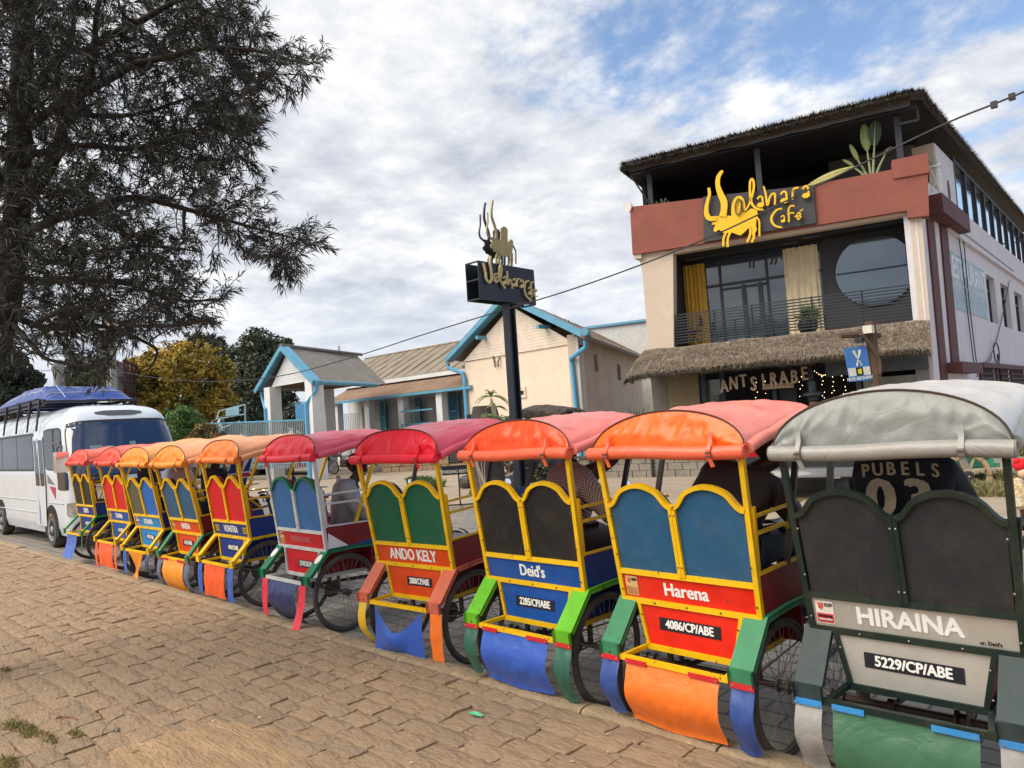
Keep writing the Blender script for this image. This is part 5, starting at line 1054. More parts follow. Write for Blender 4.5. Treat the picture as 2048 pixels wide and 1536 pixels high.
# ---------------- long house with porch
Yw = 21.3   # awning line
aL, aR = onY(655, 809, Yw), onY(930, 770, Yw); aR.x = max(aR.x, A0[0]-W_-.1)
eL2, eR2 = onY(700, 771, Yw+1.2), onY(930, 742, Yw+1.2); rL, rR = onY(735, 718, Yw+5), onY(935, 680, Yw+5)
az_ = (aL.z+aR.z)/2; ez_ = (eL2.z+eR2.z)/2; rz_ = (rL.z+rR.z)/2
lh = thing('long_house', 'long low house with tin roof, blue porch gable and white pillars', 'house', Matrix.Translation((aR.x, Yw, 0)))
X0 = aL.x-aR.x; 
def lp(x, y, z): return Vector((x, y, z))
LX = -aR.x+aL.x
awn_l = LX
obj('awning', MB().grid(lambda u, v: lp(LX-0*v+(-LX+.6)*u, -.1+1.5*v, az_+.02+(ez_-az_-.12)*v+.014*sin(u*70*2*pi)), 280, 2), tinr, lh, smooth=0)
lx2 = eL2.x-aR.x-2.6
ml = obj('roof', MB().grid(lambda u, v: lp(lx2+(-lx2+1.5)*u-1.2*v*(1-u), 1.1+3.9*v, ez_+.1+(rz_-ez_-.1)*v+.014*sin(u*80*2*pi)), 320, 2), tinm, lh, smooth=0)
for k in range(13): obj('roof_seam', MB().beam(lp(lx2+1.0+.9*k, 1.2, ez_+.16), lp(lx2+.6+.9*k, 4.9, rz_+.04), .05, .015), rust, ml)
obj('ridge_cap', MB().tube([lp(lx2-1.2, 5.0, rz_+.02), lp(2, 5.0, rz_+.02)], .07, 8), tinm, lh)
obj('roof', MB().grid(lambda u, v: lp(lx2-1+(-lx2+3)*u, 5.0+4*v, rz_-(rz_-ez_)*v), 4, 2), tinm, lh, smooth=0)
obj('soffit_board', MB().box(lx2, .6, 1.12, 1.18, ez_-.12, ez_+.10), wall_w, lh, smooth=0)
obj('gutter', MB().beam(lp(LX-.3, -.16, az_-.06), lp(.55, -.16, az_-.06), .12, .12), bluep, lh)
wl = MB().box(LX-.5, .5, 1.6, 1.9, 0, ez_); obj('wall', wl, wall_w, lh, smooth=0)
for x in (-1.75, -4.55, -7.3, LX+.8): obj('pillar', MB().box(x-.2, x+.2, -.05, .3, 0, az_-.1), wall_w, lh, smooth=0)
cor = mat('corrugated_white', (.48, .48, .45), rough=.7, var=.2, vscale=2); 
for a, b in ((-1.3, -.0), (-4.2, -3.1), (-6.9, -5.0), (LX+1.2, LX+3.2)):
    mb = MB(); mb.grid(lambda u, v: lp(a+(b-a)*u, 1.35+.035*sin(u*(b-a)*2*pi/.16), .4+(az_-.9)*v+.2), 90, 1); obj('sheet_panel', mb, cor, lh, smooth=0)
for a, b in ((-2.5, -1.9), (-.25, .3), (-3.0, -2.6), (-5.0, -4.7), (-7.9, -7.5)):
    o = obj('shutter', MB().box(a, b, 1.25, 1.33, .3, az_-.15), mat('blue_shutter', (.045, .15, .25), rough=.5, var=.2), lh, smooth=0)
    obj('shutter_rail', MB().box(a-.03, b+.03, 1.21, 1.25, 1.2, 1.3).box(a-.03, b+.03, 1.21, 1.25, 2.4, 2.5).box(a-.05, a+.03, 1.21, 1.25, .3, az_-.15).box(b-.03, b+.05, 1.21, 1.25, .3, az_-.15), bluep, o, smooth=0)
m_ = MB()
for k in range(0, 60): 
    x = LX+.6+k*.16
    if x < .4: m_.box(x-.012, x+.012, -.01, .012, .3, 1.9 if k % 30 > 14 else 2.75)
obj('railing_bars', m_, mat('grey_bar', (.25, .27, .27), rough=.6), lh, smooth=0, kind='stuff')
m_ = MB(); m_.box(-4.3, -2.0, -.25, -.2, 1.15, 1.2).box(-4.3, -2.0, -.25, -.2, 1.95, 2.0).box(-4.3, -2.0, -.25, -.2, 2.55, 2.62)
for k in range(6): m_.box(-4.3+.46*k-.02, -4.3+.46*k+.02, -.25, -.2, 1.15, 2.0)
m_.beam((-4.2, -.22, 1.15), (-3.5, -.22, .4), .05, .05); obj('veranda_rail', m_, bluep, lh, smooth=0)
# porch: gable towards the street, ridge running back (skewed plan as on the site)
q0 = at(545, 783, 30.4); q1 = at(628, 768, 27.9); zt = (q0.z+q1.z)/2; ap_ = at(575, 697, 29.4)
e1 = at(523, 790, 31.0); e2 = at(640, 770, 27.6)
ph = thing('porch', 'open porch with blue edged gable and white boards in front of the long house', 'porch')
back = Vector((-sin(radians(24)), cos(radians(24)), 0)); L_p = 6.2
A_, B_ = Vector((q0.x, q0.y, 0)), Vector((q1.x, q1.y, 0)); ft = (B_-A_).normalized(); nf = Vector((ft.y, -ft.x, 0)); nf = nf if nf.y < 0 else -nf
zt = 3.9
apx = Vector((ap_.x, ap_.y, ap_.z))
nb = 12
for i in range(nb):
    f0, f1 = i/nb, (i+1)/nb; z0, z1 = zt+(apx.z-.2-zt)*f0, zt+(apx.z-.2-zt)*f1; m0 = Vector((apx.x, apx.y, 0))
    pts = [A_.lerp(m0, f0)+Vector((0, 0, z0+.006)), B_.lerp(m0, f0)+Vector((0, 0, z0+.006)), B_.lerp(m0, f1)+Vector((0, 0, z1)), A_.lerp(m0, f1)+Vector((0, 0, z1))]
    obj('siding_board', MB().prism([p+nf*.04 for p in pts], [p-nf*.03 for p in pts]), boardw, ph, smooth=0)
E1, E2 = Vector((e1.x, e1.y, e1.z)), Vector((e2.x, e2.y, e2.z)); E1.z = E2.z = zt-.12
for E_ in (E1, E2):
    obj('fascia', MB().beam(apx+nf*.3+Vector((0, 0, .02)), E_+nf*.3, .06, .18).beam(apx+nf*.12+Vector((0, 0, .08)), E_+nf*.12+Vector((0, 0, .06)), .36, .03), bluep, ph, smooth=0)
    roofplane(apx+nf*.3+Vector((0, 0, .10)), E_+nf*.3+Vector((0, 0, .08)), back, L_p-.4, tingr, ph)
o = obj('ridge_cap', MB().tube([apx+nf*.3+Vector((0, 0, .13)), apx+back*(L_p-.4)+Vector((0, 0, .13))], .07, 8), tingr, ph)
for (p, q) in ((0, 0), (0, 1), (1, 0)):
    c_ = (A_ if p == 0 else B_)+back*(q*4.0)+Vector((0, 0, 0)); r_m = Matrix.Translation(c_) @ Matrix.Rotation(math.atan2(ft.y, ft.x), 4, 'Z')
    obj('pillar', MB().box(-.26, .26, -.26, .26, 0, zt, r_m), wall_w, ph, smooth=0)
obj('ceiling', MB().prism([A_+Vector((0, 0, zt)), B_+Vector((0, 0, zt)), B_+back*4.4+Vector((0, 0, zt)), A_+back*4.4+Vector((0, 0, zt))], [A_+Vector((0, 0, zt+.04)), B_+Vector((0, 0, zt+.04)), B_+back*4.4+Vector((0, 0, zt+.04)), A_+back*4.4+Vector((0, 0, zt+.04))]), mat('porch_ceiling', (.10, .035, .025), rough=.8), ph, smooth=0)
obj('gutter', MB().tube([E2+nf*.2, E2+back*4.3], .09, 8), bluep, ph)
obj('downpipe', MB().tube([E2+nf*.1, E2+nf*.15+Vector((-.1, 0, -.35)), B_+nf*.32+Vector((-.1, 0, zt-.9)), B_+nf*.32+Vector((-.1, 0, 0))], .075, 8), bluepipe, ph); obj('downpipe', MB().tube([E1, E1+Vector((.1, 0, -.35)), A_+nf*.3+Vector((-.1, 0, zt-.9)), A_+nf*.3+Vector((-.1, 0, 0))], .075, 8), bluepipe, ph)
wallp = 0 and MB().box(-.15, .15, 0, 1.6, 0, zt, Matrix.Translation(B_+back*3.6) @ Matrix.Rotation(radians(24), 4, 'Z'))
# railings and fence at the porch
fnc = thing('garden_fence', 'grey blue picket fence running in front of the porch', 'fence')
m_ = MB(); fa, fb = at(445, 846, 31.5), at(640, 838, 29)
for k in range(60):
    p = fa.lerp(fb, k/59); m_.box(-.016, .016, -.016, .016, .5, p.z-.02, Matrix.Translation((p.x, p.y-.6, 0)))
obj('pickets', m_, mat('fence_grey', (.28, .34, .36), rough=.6, var=.2), fnc, smooth=0, kind='stuff'); obj('top_rail', MB().beam((fa.x, fa.y-.6, fa.z), (fb.x, fb.y-.6, fb.z), .05, .06), bluep, fnc); obj('low_rail', MB().beam((fa.x, fa.y-.6, .7), (fb.x, fb.y-.6, .7), .05, .05), bluep, fnc)
def boardsign(px0, py0, px1, py1, d, lab, name='blue_board'):
    p = at(px0, py0, d); q = at(px1, py1, d); r_m = basis((p+q)/2, _R, (0, 0, 1)); w_, h_ = abs((q-p).dot(_R)), abs(q.z-p.z)
    t = thing(name, lab, 'board', r_m)
    obj('panel', MB().box(-w_/2, w_/2, -h_/2, h_/2, -.02, .02), mat('board_blue', (.10, .32, .58), rough=.5, var=.1), t, smooth=0)
    return t, w_, h_
t, w_, h_ = boardsign(590, 808, 614, 842, 29.0, 'small plain blue panel hanging in the porch opening'); obj('bracket', MB().box(-w_/2, w_/2+.3, h_/2+.02, h_/2+.06, -.02, .02), bluep, t, smooth=0)
t = thing('gate_frame', 'slanted pale blue gate frame holding a light blue panel left of the porch', 'gate')
pts = [at(*p, 30.5) for p in ((434, 838), (438, 822), (490, 809), (491, 850))]
m_ = MB()
for a, b in ((0, 1), (1, 2), (2, 3), (0, 2)): m_.beam(pts[a] if (a, b) != (0, 2) else at(434, 838, 30.5), pts[b] if (a, b) != (0, 2) else at(490, 828, 30.5), .05, .05)
m_.beam(pts[3], Vector((pts[3].x, pts[3].y, 0)), .06, .06); m_.beam(at(440, 858, 30.5), at(480, 842, 30.5), .05, .05); m_.beam(at(440, 858, 30.5), at(441, 895, 30.5), .05, .05); obj('frame', m_, mat('pale_blue', (.35, .47, .5), rough=.5), t)
obj('panel', MB().prism([at(*p, 30.45) for p in ((451, 833), (452, 819), (478, 812), (478, 829))], [at(*p, 30.5) for p in ((451, 833), (452, 819), (478, 812), (478, 829))]), mat('board_light', (.28, .52, .62), rough=.5), t, smooth=0)
m_ = MB()
for k in range(18):
    p = at(443+2.1*k, 862-.8*k, 30.6); m_.box(-.012, .012, -.012, .012, 0, p.z, Matrix.Translation((p.x, p.y, 0)))
obj('bars', m_, steel_d, t, kind='stuff')
# TV antenna
t = thing('roof_antenna', 'thin antenna mast on the ridge of the long house', 'antenna'); p = at(679, 712, 33); m_ = MB().tube([p+Vector((0, 0, -.4)), p+Vector((0, 0, .5))], .02, 5)
for k in (-.2, .0, .2): m_.tube([p+Vector((-.15, 0, .3+k*.5)), p+Vector((.15, 0, .3+k*.5))], .01, 4)
obj('mast', m_, steel_d, t)
# ---------------- pole sign
sp = thing('pole_sign', 'tall dark steel pole sign with cut out zebu on top and Valahara Cafe letters', 'sign')
base = at(1020, 800, 15.0); BX, BY = base.x, base.y
polm = mat('pole_black', (.012, .016, .028), rough=.4, var=.15, vscale=2)
fL, fR = at(958, 560, 14.6), at(1070, 575, 15.9)     # front face left and right
fd = Vector((fR.x-fL.x, fR.y-fL.y, 0)); W2 = fd.length; fd.normalize(); fn = Vector((fd.y, -fd.x, 0))
zt_, zb_ = at(957, 520, 14.6).z, at(961, 598, 14.6).z
dep = -fn*.75
Rz = Matrix((fd, -fn, Vector((0, 0, 1)))).transposed().to_4x4(); Rz.translation = Vector((fL.x, fL.y, 0))
m_ = MB(); zc_ = (zb_+zt_)/2
m_.box(0, W2, -.0, .02, zb_, zt_, Rz); m_.box(0, W2, .36, .38, zb_, zt_, Rz)
for z in (zb_, zc_, zt_-.03): m_.box(-.0, .03, .02, .36, z, z+.03, Rz)
for z in (zb_, zt_-.03): m_.box(W2-.03, W2, .02, .36, z, z+.03, Rz)
obj('sign_box', m_, polm, sp, smooth=0)
pc = Rz @ Vector((.60*W2, .19, 0))
m_ = MB()
for o_ in (-.09, .09): m_.box(-.022+o_, .022+o_, -.09, .09, 0, zb_, Matrix.Translation((pc.x, pc.y, 0)) @ Matrix.Rotation(math.atan2(fd.y, fd.x), 4, 'Z'))
m_.box(-.07, .07, -.012, .012, 0, zb_, Matrix.Translation((pc.x, pc.y, 0)) @ Matrix.Rotation(math.atan2(fd.y, fd.x), 4, 'Z'))
obj('pole', m_, polm, sp, smooth=0)
gold = mat('dull_gold', (.36, .29, .13), rough=.5, metal=.3, var=.2, vscale=3); goldl = mat('letter_gold', (.60, .46, .22), rough=.45, var=.12)
# sign traced in its own plane: plane through front face
SPp = Plane((fL.x, fL.y), (fd.x, fd.y)); sm = 1 if SPp.n.dot(-fn) > 0 else -1
def zp(x, y, v):   # crop pixel -> local plane
    u, z = SPp.uv(920+x/6.983, 390+y/6.983); return Rz @ Vector((u, v, z))
zeb = [(440, 590), (480, 600), (520, 620), (560, 640), (568, 540), (565, 470), (600, 440), (640, 455), (660, 500), (655, 580), (660, 670), (705, 620), (735, 650), (735, 720), (720, 800), (700, 830), (650, 865), (590, 860), (540, 830), (500, 800), (470, 790), (450, 750), (430, 740), (420, 700), (450, 670)]
for v, m__ in ((-.02, gold), (.2, polm)):
    obj('zebu_body', MB().prism([zp(*p, v) for p in zeb], [zp(*p, v+.03) for p in zeb]), m__, sp, smooth=0)
    for pts, w__ in (([(450, 620), (385, 560), (370, 480), (385, 380), (383, 240)], .035), ([(500, 620), (505, 540), (480, 430), (440, 300), (440, 170), (455, 75)], .07)):
        q = smoothpts([zp(*p, v+.015) for p in pts], 5); obj('zebu_horn', MB().ribbon(q, fn, [w__*(1-.5*i/len(q)) for i in range(len(q))], .03), m__, sp)
    for pts in ([(520, 820), (500, 880), (510, 965)], [(560, 830), (545, 890), (540, 970)], [(680, 820), (690, 900), (670, 990)], [(720, 810), (725, 900), (715, 1000)], [(735, 700), (775, 780), (778, 960)]):
        obj('zebu_leg', MB().ribbon([zp(*p, v+.015) for p in pts], fn, .045 if pts[0][0] < 730 else .02, .03), m__, sp)
def zs(pts, w__=.045): obj('letter', MB().ribbon(smoothpts([zp(*p, -.05) for p in pts], 5), fn, w__*.72, .035), goldl, sp)
zs([(300, 955), (330, 1080), (345, 1180), (385, 1230), (415, 1180), (410, 1060), (395, 960), (400, 860)], .06); zs([(490, 1230), (450, 1200), (455, 1120), (500, 1110), (510, 1200), (470, 1210), (480, 1140)], .035)
zs([(530, 1200), (555, 1060), (540, 985), (525, 1060), (540, 1200), (605, 1310)], .05)
def za(x, y): zs([(x, y+25), (x+35, y), (x+45, y+50), (x+50, y+105)], .035); obj('letter_bowl', MB().prism([zp(x+a, y+b, -.07) for a, b in ((-8, 90), (15, 60), (50, 55), (50, 100), (15, 112))], [zp(x+a, y+b, -.03) for a, b in ((-8, 90), (15, 60), (50, 55), (50, 100), (15, 112))]), goldl, sp, smooth=0)
za(570, 1145); zs([(632, 1070), (640, 1200), (645, 1260), (665, 1190), (690, 1220), (705, 1315)], .04); za(710, 1175); zs([(770, 1190), (770, 1290)], .035); zs([(770, 1220), (795, 1175), (820, 1190)], .03); za(812, 1195)
zs([(935, 1205), (885, 1230), (875, 1330), (905, 1420), (970, 1480)], .05); za(925, 1290); zs([(1010, 1225), (970, 1230), (965, 1330), (975, 1440)], .035); zs([(950, 1330), (1010, 1330)], .03); zs([(1000, 1390), (1045, 1340), (1010, 1330), (1010, 1410), (1060, 1420)], .03)
for p in (): obj('side_hook', MB().tube([zp(p[0]+20, p[1], .3), zp(p[0]-5, p[1]-5, .3)], .012, 5), polm, sp)
# ---------------- signpost with fork and spoon
fp = thing('restaurant_signpost', 'rustic wooden signpost with blue fork and spoon panel in front of the thatched awning', 'signpost')
po = at(1745, 700, 12.0); wdk = mat('dark_timber', (.10, .06, .04), rough=.85, var=.3, vscale=6, bump=.6, bscale=20)
obj('post', MB().tube([(po.x, po.y, 0), (po.x+.01, po.y, 1.5), (po.x, po.y, at(1738, 650, 12).z+.06)], [.10, .095, .085], 10), wdk, fp); obj('cross_beam', MB().tube([at(1681, 671, 12), at(1720, 669, 12), at(1760, 671, 12)], [.05, .06, .05], 9), wdk, fp)
obj('brace', MB().tube(smoothpts([at(1722, 668, 11.9), at(1740, 690, 11.9), at(1758, 722, 11.9), at(1759, 748, 11.9)], 4), .035, 7), wdk, fp)
obj('lamp_box', MB().box(-.07, .07, -.07, .07, -.065, .065, Matrix.Translation(at(1737, 659, 11.9))), mat('lamp_cream', (.6, .6, .5), rough=.5), fp); obj('small_lamp', MB().box(-.06, .05, -.05, .05, -.05, .05, Matrix.Translation(at(1719, 680, 11.9))), black_m, fp)
sb_ = [at(*p, 11.95) for p in ((1687, 697), (1731, 691), (1742, 760), (1699, 764))]
def quad(pts, t_, m_, parent, name, off=0): 
    nn = (pts[1]-pts[0]).cross(pts[3]-pts[0]).normalized(); nn = nn if nn.y < 0 else -nn
    return obj(name, MB().prism([p+nn*(off+t_) for p in pts], [p+nn*off for p in pts]), m_, parent, smooth=0)
sgb = quad(sb_, .025, mat('sign_blue', (.05, .19, .52), rough=.4, var=.08), fp, 'panel')
def inq(a, b): return sb_[0].lerp(sb_[1], a).lerp(sb_[3].lerp(sb_[2], a), b)
quad([inq(.0, .60), inq(1, .60), inq(1, .84), inq(0, .84)], .003, mat('sign_white', (.65, .66, .62), rough=.5, var=.2, vscale=20), sgb, 'white_strip', .026); quad([inq(.35, .60), inq(.67, .60), inq(.67, .84), inq(.35, .84)], .003, plate_m, sgb, 'emblem_field', .030)
quad([inq(.42, .66), inq(.6, .64), inq(.58, .8), inq(.44, .78)], .003, mat('emblem_yellow', (.65, .6, .03), rough=.5), sgb, 'emblem', .034)
nn_ = (sb_[1]-sb_[0]).cross(sb_[3]-sb_[0]).normalized(); nn_ = nn_ if nn_.y < 0 else -nn_
for pts, ws in (([(.38, .10), (.42, .2), (.52, .36), (.66, .55)], [.05, .045, .013, .03]), ([(.66, .10), (.63, .2), (.52, .36), (.42, .56)], [.045, .04, .013, .03])):
    obj('cutlery', MB().ribbon([inq(*p)+nn_*.032 for p in pts], nn_, ws, .004), mat('cutlery_cream', (.62, .55, .42), rough=.4) if pts[0][0] < .5 else white_p, sgb)
obj('sign_lettering', text_mesh('HOTEL-RESTAURANT', .075, .02, .62), white_p, sgb, smooth=0, m=basis(inq(.5, .92)+nn_*.032, sb_[1]-sb_[0], (0, 0, 1)))
# ================================================================== BUS
busw = mat('bus_white', (.62, .68, .76), rough=.22, var=.03, vscale=1, coat=.5, dirt=.12, dirtcol=(.45, .42, .38))
glassn = mat('bus_glass', (.006, .02, .07), rough=.04, var=.35, vscale=1.2, spec=1, coat=.6); glassb = mat('bus_side_glass', (.012, .014, .016), rough=.08, var=.6, vscale=1.5, spec=.35)
BXf, BY0, BWd, BLn, BH = -14.42, 3.86, 2.04, 7.0, 2.70
bus = thing('minibus', 'white minibus with blue tarpaulin load on its roof rack parked at the kerb', 'bus', (BXf, BY0, 0))
def lerpt(tab, z):
    for (a, va), (b, vb) in zip(tab[:-1], tab[1:]):
        if z <= b: 
            t = (z-a)/(b-a); return va+(vb-va)*max(0, t)
    return tab[-1][1]
xf_t = [(.25, -.10), (.4, 0), (1.25, -.02), (1.45, -.07), (2.28, -.42), (2.42, -.52), (2.55, -.75), (2.64, -1.15), (2.70, -2.0)]
ins_t = [(.25, .04), (.4, .0), (1.4, .0), (2.1, .07), (2.35, .12), (2.5, .20), (2.6, .34), (2.66, .52), (2.70, .85)]
rc_t = [(.25, .25), (1.2, .28), (2.2, .38), (2.7, .15)]
def bpt(q, z, off=0):
    """q metres along the skin: 0 = middle of the nose, negative = kerb side"""
    xf, ins, rc = lerpt(xf_t, z), lerpt(ins_t, z), lerpt(rc_t, z); hw = BWd/2-ins; rc = min(rc, hw-.05); s_ = 1 if q > 0 else -1; a = abs(q); fl = hw-rc
    if a <= fl: y = a; x = xf-.05*(a/max(fl, .01))**2; n_ = Vector((1, 0, 0))
    elif a <= fl+rc*pi/2: t = (a-fl)/rc; y = fl+rc*sin(t); x = xf-.05-rc*(1-cos(t)); n_ = Vector((cos(t), s_*sin(t), 0))
    else: y = hw; x = xf-.05-rc-(a-fl-rc*pi/2); n_ = Vector((0, s_, 0))
    x = max(x, -BLn+.05*(hw)); return Vector((x, BWd/2+s_*y, z))+n_*off
def skin(name, fn, nu, nv, m, parent=bus, kind=None): return obj(name, MB().grid(fn, nu, nv), m, parent, smooth=40, kind=kind)
zs_ = [.25, .3, .4, .6, .9, 1.2, 1.3, 1.45, 1.7, 2.0, 2.28, 2.35, 2.42, 2.5, 2.55, 2.6, 2.64, 2.67, 2.69, 2.70]
Q = 7.9; qs = [-Q, -6, -4, -3, -2.2, -1.8, -1.6, -1.4, -1.3, -1.2, -1.1, -1.0, -.9, -.8, -.7, -.5, -.25, 0]; qs = qs+[-q for q in qs[-2::-1]]
mb = MB(); vs = [bpt(q, z) for z in zs_ for q in qs]; n_ = len(qs)
mb.add(vs, [(j*n_+i, j*n_+i+1, (j+1)*n_+i+1, (j+1)*n_+i) for j in range(len(zs_)-1) for i in range(n_-1)])
mb.add([bpt(q, 2.70) for q in qs], [tuple(range(n_))]); mb.add([bpt(q, .25) for q in qs], [tuple(range(n_-1, -1, -1))]); mb.add([bpt(-Q, z) for z in zs_]+[bpt(Q, z) for z in zs_[::-1]], [tuple(range(2*len(zs_)))])
obj('body', mb, busw, bus, smooth=50)
def patch(name, q0, q1, z0, z1, m, off=.006, rx=.3, ry=.3, nu=24, nv=10, parent=bus, slant=0):
    def fn(u, v):
        a, b = 2*u-1, 2*v-1; p = 5.0   # squircle outline
        sc_ = (1-rx*abs(b)**p*.35) if rx else 1; q = (q0+q1)/2+(q1-q0)/2*a*sc_+slant*(1-v); sz = (1-ry*abs(a)**p*.35) if ry else 1; z = (z0+z1)/2+(z1-z0)/2*b*sz
        return bpt(q, z, off)
    return skin(name, fn, nu, nv, m, parent)
ws = patch('windscreen', -.99, .99, 1.32, 2.30, glassn, .008, .18, .30, 40, 14)
patch('windscreen_seal', -1.03, 1.03, 1.28, 2.34, black_m, .004, .18, .30, 40, 14)
patch('roof_visor', -.42, .42, 2.42, 2.52, mat('visor', (.03, .035, .04), rough=.4), .012, .6, .9, 20, 6)
for k in (-1, 1): obj('wiper', MB().beam(bpt(.1*k, 1.40, .03), bpt(.7*k, 1.75, .03), .015, .01), black_m, ws)
# pale patches painted on the glass stand in for seats and their reflections
for q0, q1, z0, z1 in ((-.62, -.42, 1.62, 1.86), (-.38, -.24, 1.64, 1.84), (.05, .16, 1.70, 1.90)): patch('windscreen_seat_patch', q0, q1, z0, z1, mat('seat_patch_pale', (.20, .30, .33), rough=.4), .012, 0, 0, 3, 3, ws)
# side windows (kerb side)
qn = -(BWd/2-.28+.28*pi/2)   # where the side starts
def side(q): return qn-q
patch('side_window', side(1.12), side(.02), 1.46, 2.20, glassb, .007, .1, .35)
patch('window_frame', side(1.16), side(-.02), 1.44, 2.24, black_m, .004, .1, .3)
obj('window_bar', MB().beam(bpt(side(.55), 1.47, .012), bpt(side(.5), 2.2, .012), .02, .05).beam(bpt(side(.03), 1.95, .012), bpt(side(.55), 1.95, .012), .02, .04), mat('grey_trim', (.10, .10, .11), rough=.5), bus)
patch('quarter_window', side(.42), side(-.12), 1.08, 1.42, glassb, .006, 0, .3)
for a, b in ((1.98, 3.2), (3.24, 4.5), (4.54, 6.2)): patch('side_window', side(b), side(a), 1.47, 2.14, glassb, .007, .05, .05)
patch('window_band', side(6.3), side(1.9), 1.43, 2.20, black_m, .004, .0, .0)
d_ = patch('door', side(1.86), side(1.18), .38, 2.12, busw, .02, 0, .02); patch('door_glass', side(1.80), side(1.56), 1.15, 2.04, glassb, .026, 0, .05, parent=d_); patch('door_glass', side(1.48), side(1.22), 1.15, 2.04, glassb, .026, 0, .05, parent=d_)
obj('door_rod', MB().tube([bpt(side(1.52), .42, .045), bpt(side(1.52), 2.08, .035)], .012, 6), chrome, d_)
gtr = mat('body_stripe_grey', (.14, .15, .17), rough=.4); rtr = mat('body_stripe_red', (.45, .01, .05), rough=.4)
obj('stripe', MB().prism([bpt(side(q), z, .008) for q, z in ((1.05, 1.36), (1.05, 1.20), (.62, 1.18))], [bpt(side(q), z, .002) for q, z in ((1.05, 1.36), (1.05, 1.20), (.62, 1.18))]), gtr, bus, smooth=0)
obj('stripe', MB().prism([bpt(side(q), z, .008) for q, z in ((.95, 1.15), (.58, 1.13), (.60, .92))], [bpt(side(q), z, .002) for q, z in ((.95, 1.15), (.58, 1.13), (.60, .92))]), rtr, bus, smooth=0)
obj('side_moulding', MB().tube([bpt(side(q), .86, .004) for q in (6.3, 4, 2, 1.9)], .012, 4).tube([bpt(side(q), .84, .004) for q in (1.1, .6, .1)], .012, 4).tube([bpt(side(q), .62, .004) for q in (6.3, 4, 2, 1.9)], .012, 4), mat('moulding', (.45, .48, .52), rough=.3), bus, kind='stuff')
obj('side_marker', MB().ball(bpt(side(.95), .60, .0), (.05, .02, .04), 10, 6), mat('amber_lens', (.5, .22, .05), rough=.3), bus)
hlm = mat('headlight', (.42, .42, .40), rough=.08, var=.5, vscale=14, metal=.6)
for s_ in (-1, 1): h_ = patch('headlight', *(sorted((s_*.78, s_*1.12))), .62, .86, hlm, .012, .2, .3, 8, 6)
patch('bumper_lamp', .2, .5, .38, .46, black_m, .01); patch('grille', -.5, .5, .66, .80, mat('grille_grey', (.3, .32, .35), rough=.4), .01, .1, .4)
for (x, r0) in ((-1.24, .36), (-5.2, .36)):
    for s_, y in ((-1, .10), (1, BWd-.10)):
        R_ = Matrix.Translation((x, y, .335)) @ Matrix.Rotation(radians(90), 4, 'X') @ (Matrix.Rotation(0, 4, 'X') if s_ < 0 else Matrix.Rotation(pi, 4, 'X'))
        if s_ < 0: obj('wheel_arch', MB().prism([Vector((x+.46*cos(a), -.003, .34+.46*sin(a))) for a in [pi*k/14 for k in range(15)]]+[Vector((x-.44, -.003, .22)), Vector((x+.44, -.003, .22))], [Vector((x+.46*cos(a), .2, .34+.46*sin(a))) for a in [pi*k/14 for k in range(15)]]+[Vector((x-.44, .2, .22)), Vector((x+.44, .2, .22))]), mat('arch_dark', (.008, .008, .009), rough=.95), bus, smooth=0)
        wo_ = obj('wheel', MB().lathe([(.20, -.1), (.30, -.1), (.335, -.06), (.335, .06), (.30, .11), (.20, .11)], 30, R_), tyre_m, bus)
        obj('hubcap', MB().lathe([(0, .125), (.05, .12), (.09, .09), (.17, .10), (.205, .115), (.21, .09)], 24, R_), mat('hubcap', (.42, .44, .46), rough=.3, metal=.6, var=.1), wo_)
        hs = MB()
        for k in range(7):
            a = 2*pi*k/7; hs.add([R_ @ Vector((r*cos(a+d), r*sin(a+d), .108)) for r, d in ((.10, -.09), (.18, -.13), (.18, .13), (.10, .09))], [(0, 1, 2, 3)])
        obj('hubcap_slots', hs, plate_m, wo_, smooth=0)
mr = obj('mirror', MB().box(-.07, .10, -.10, .10, 0, .36, Matrix.Translation(bpt(side(-.15), 1.42, .16))), chrome, bus); obj('mirror_arm', MB().tube([bpt(side(0), 1.9, .0), bpt(side(-.15), 1.85, .18), bpt(side(-.15), 1.75, .18)], .015, 6), black_m, mr)
obj('mirror', MB().ball(bpt(-.62, 1.22, .10), (.05, .12, .07), 12, 8), black_m, bus)
# roof rack and tarpaulin
rk = MB()
for y in (.15, BWd-.15): rk.beam((-6.9, y, 2.82), (-2.1, y, 2.82), .05, .05); rk.beam((-6.9, y, 2.74), (-2.1, y, 2.74), .04, .04)
for x in (-6.9, -5.5, -4.1, -3.2, -2.1): rk.beam((x, .15, 2.80), (x, BWd-.15, 2.80), .04, .04)
for x in (-6.2, -5.0, -3.9, -3.0, -2.3):
    for y, q in ((.12, -.05), (BWd-.12, BWd+.05)): rk.beam((x, y, 2.86), (x, y-.04, 2.50), .05, .04); rk.beam((x, y-.04 if q < 0 else y+.04, 2.56), (x, q+.09 if q < 0 else q-.09, 2.22), .04, .03)
obj('roof_rack', rk, black_m, bus, smooth=0, kind='stuff')
tarp = thing('tarpaulin_load', 'blue tarpaulin covered luggage load roped on the minibus roof', 'tarpaulin', (BXf, BY0, 2.83))
tb_ = mat('blue_tarp', (.008, .045, .26), rough=.28, var=.25, vscale=2, bump=.8, bscale=5)
def tf(u, v):
    x = -2.15-4.6*u; a = 2*v-1; top = .34*min(1, 6*u, )*(.55+.45*min(1, (1-u)*2.2)) + .05*noise.noise(Vector((u*9, v*4, 5)))+.02*noise.noise(Vector((u*30, v*14, 1)))
    edge = min(1, (1-abs(a))*5); end = min(1, min(u, 1-u)*14)
    return (x+.03*noise.noise(Vector((v*6, u*9, 2))), BWd/2+a*.80, max(-.02, top*(.25+.75*edge**.6)*(end**.5))+(.02*noise.noise(Vector((u*24, v*9, 8)))))
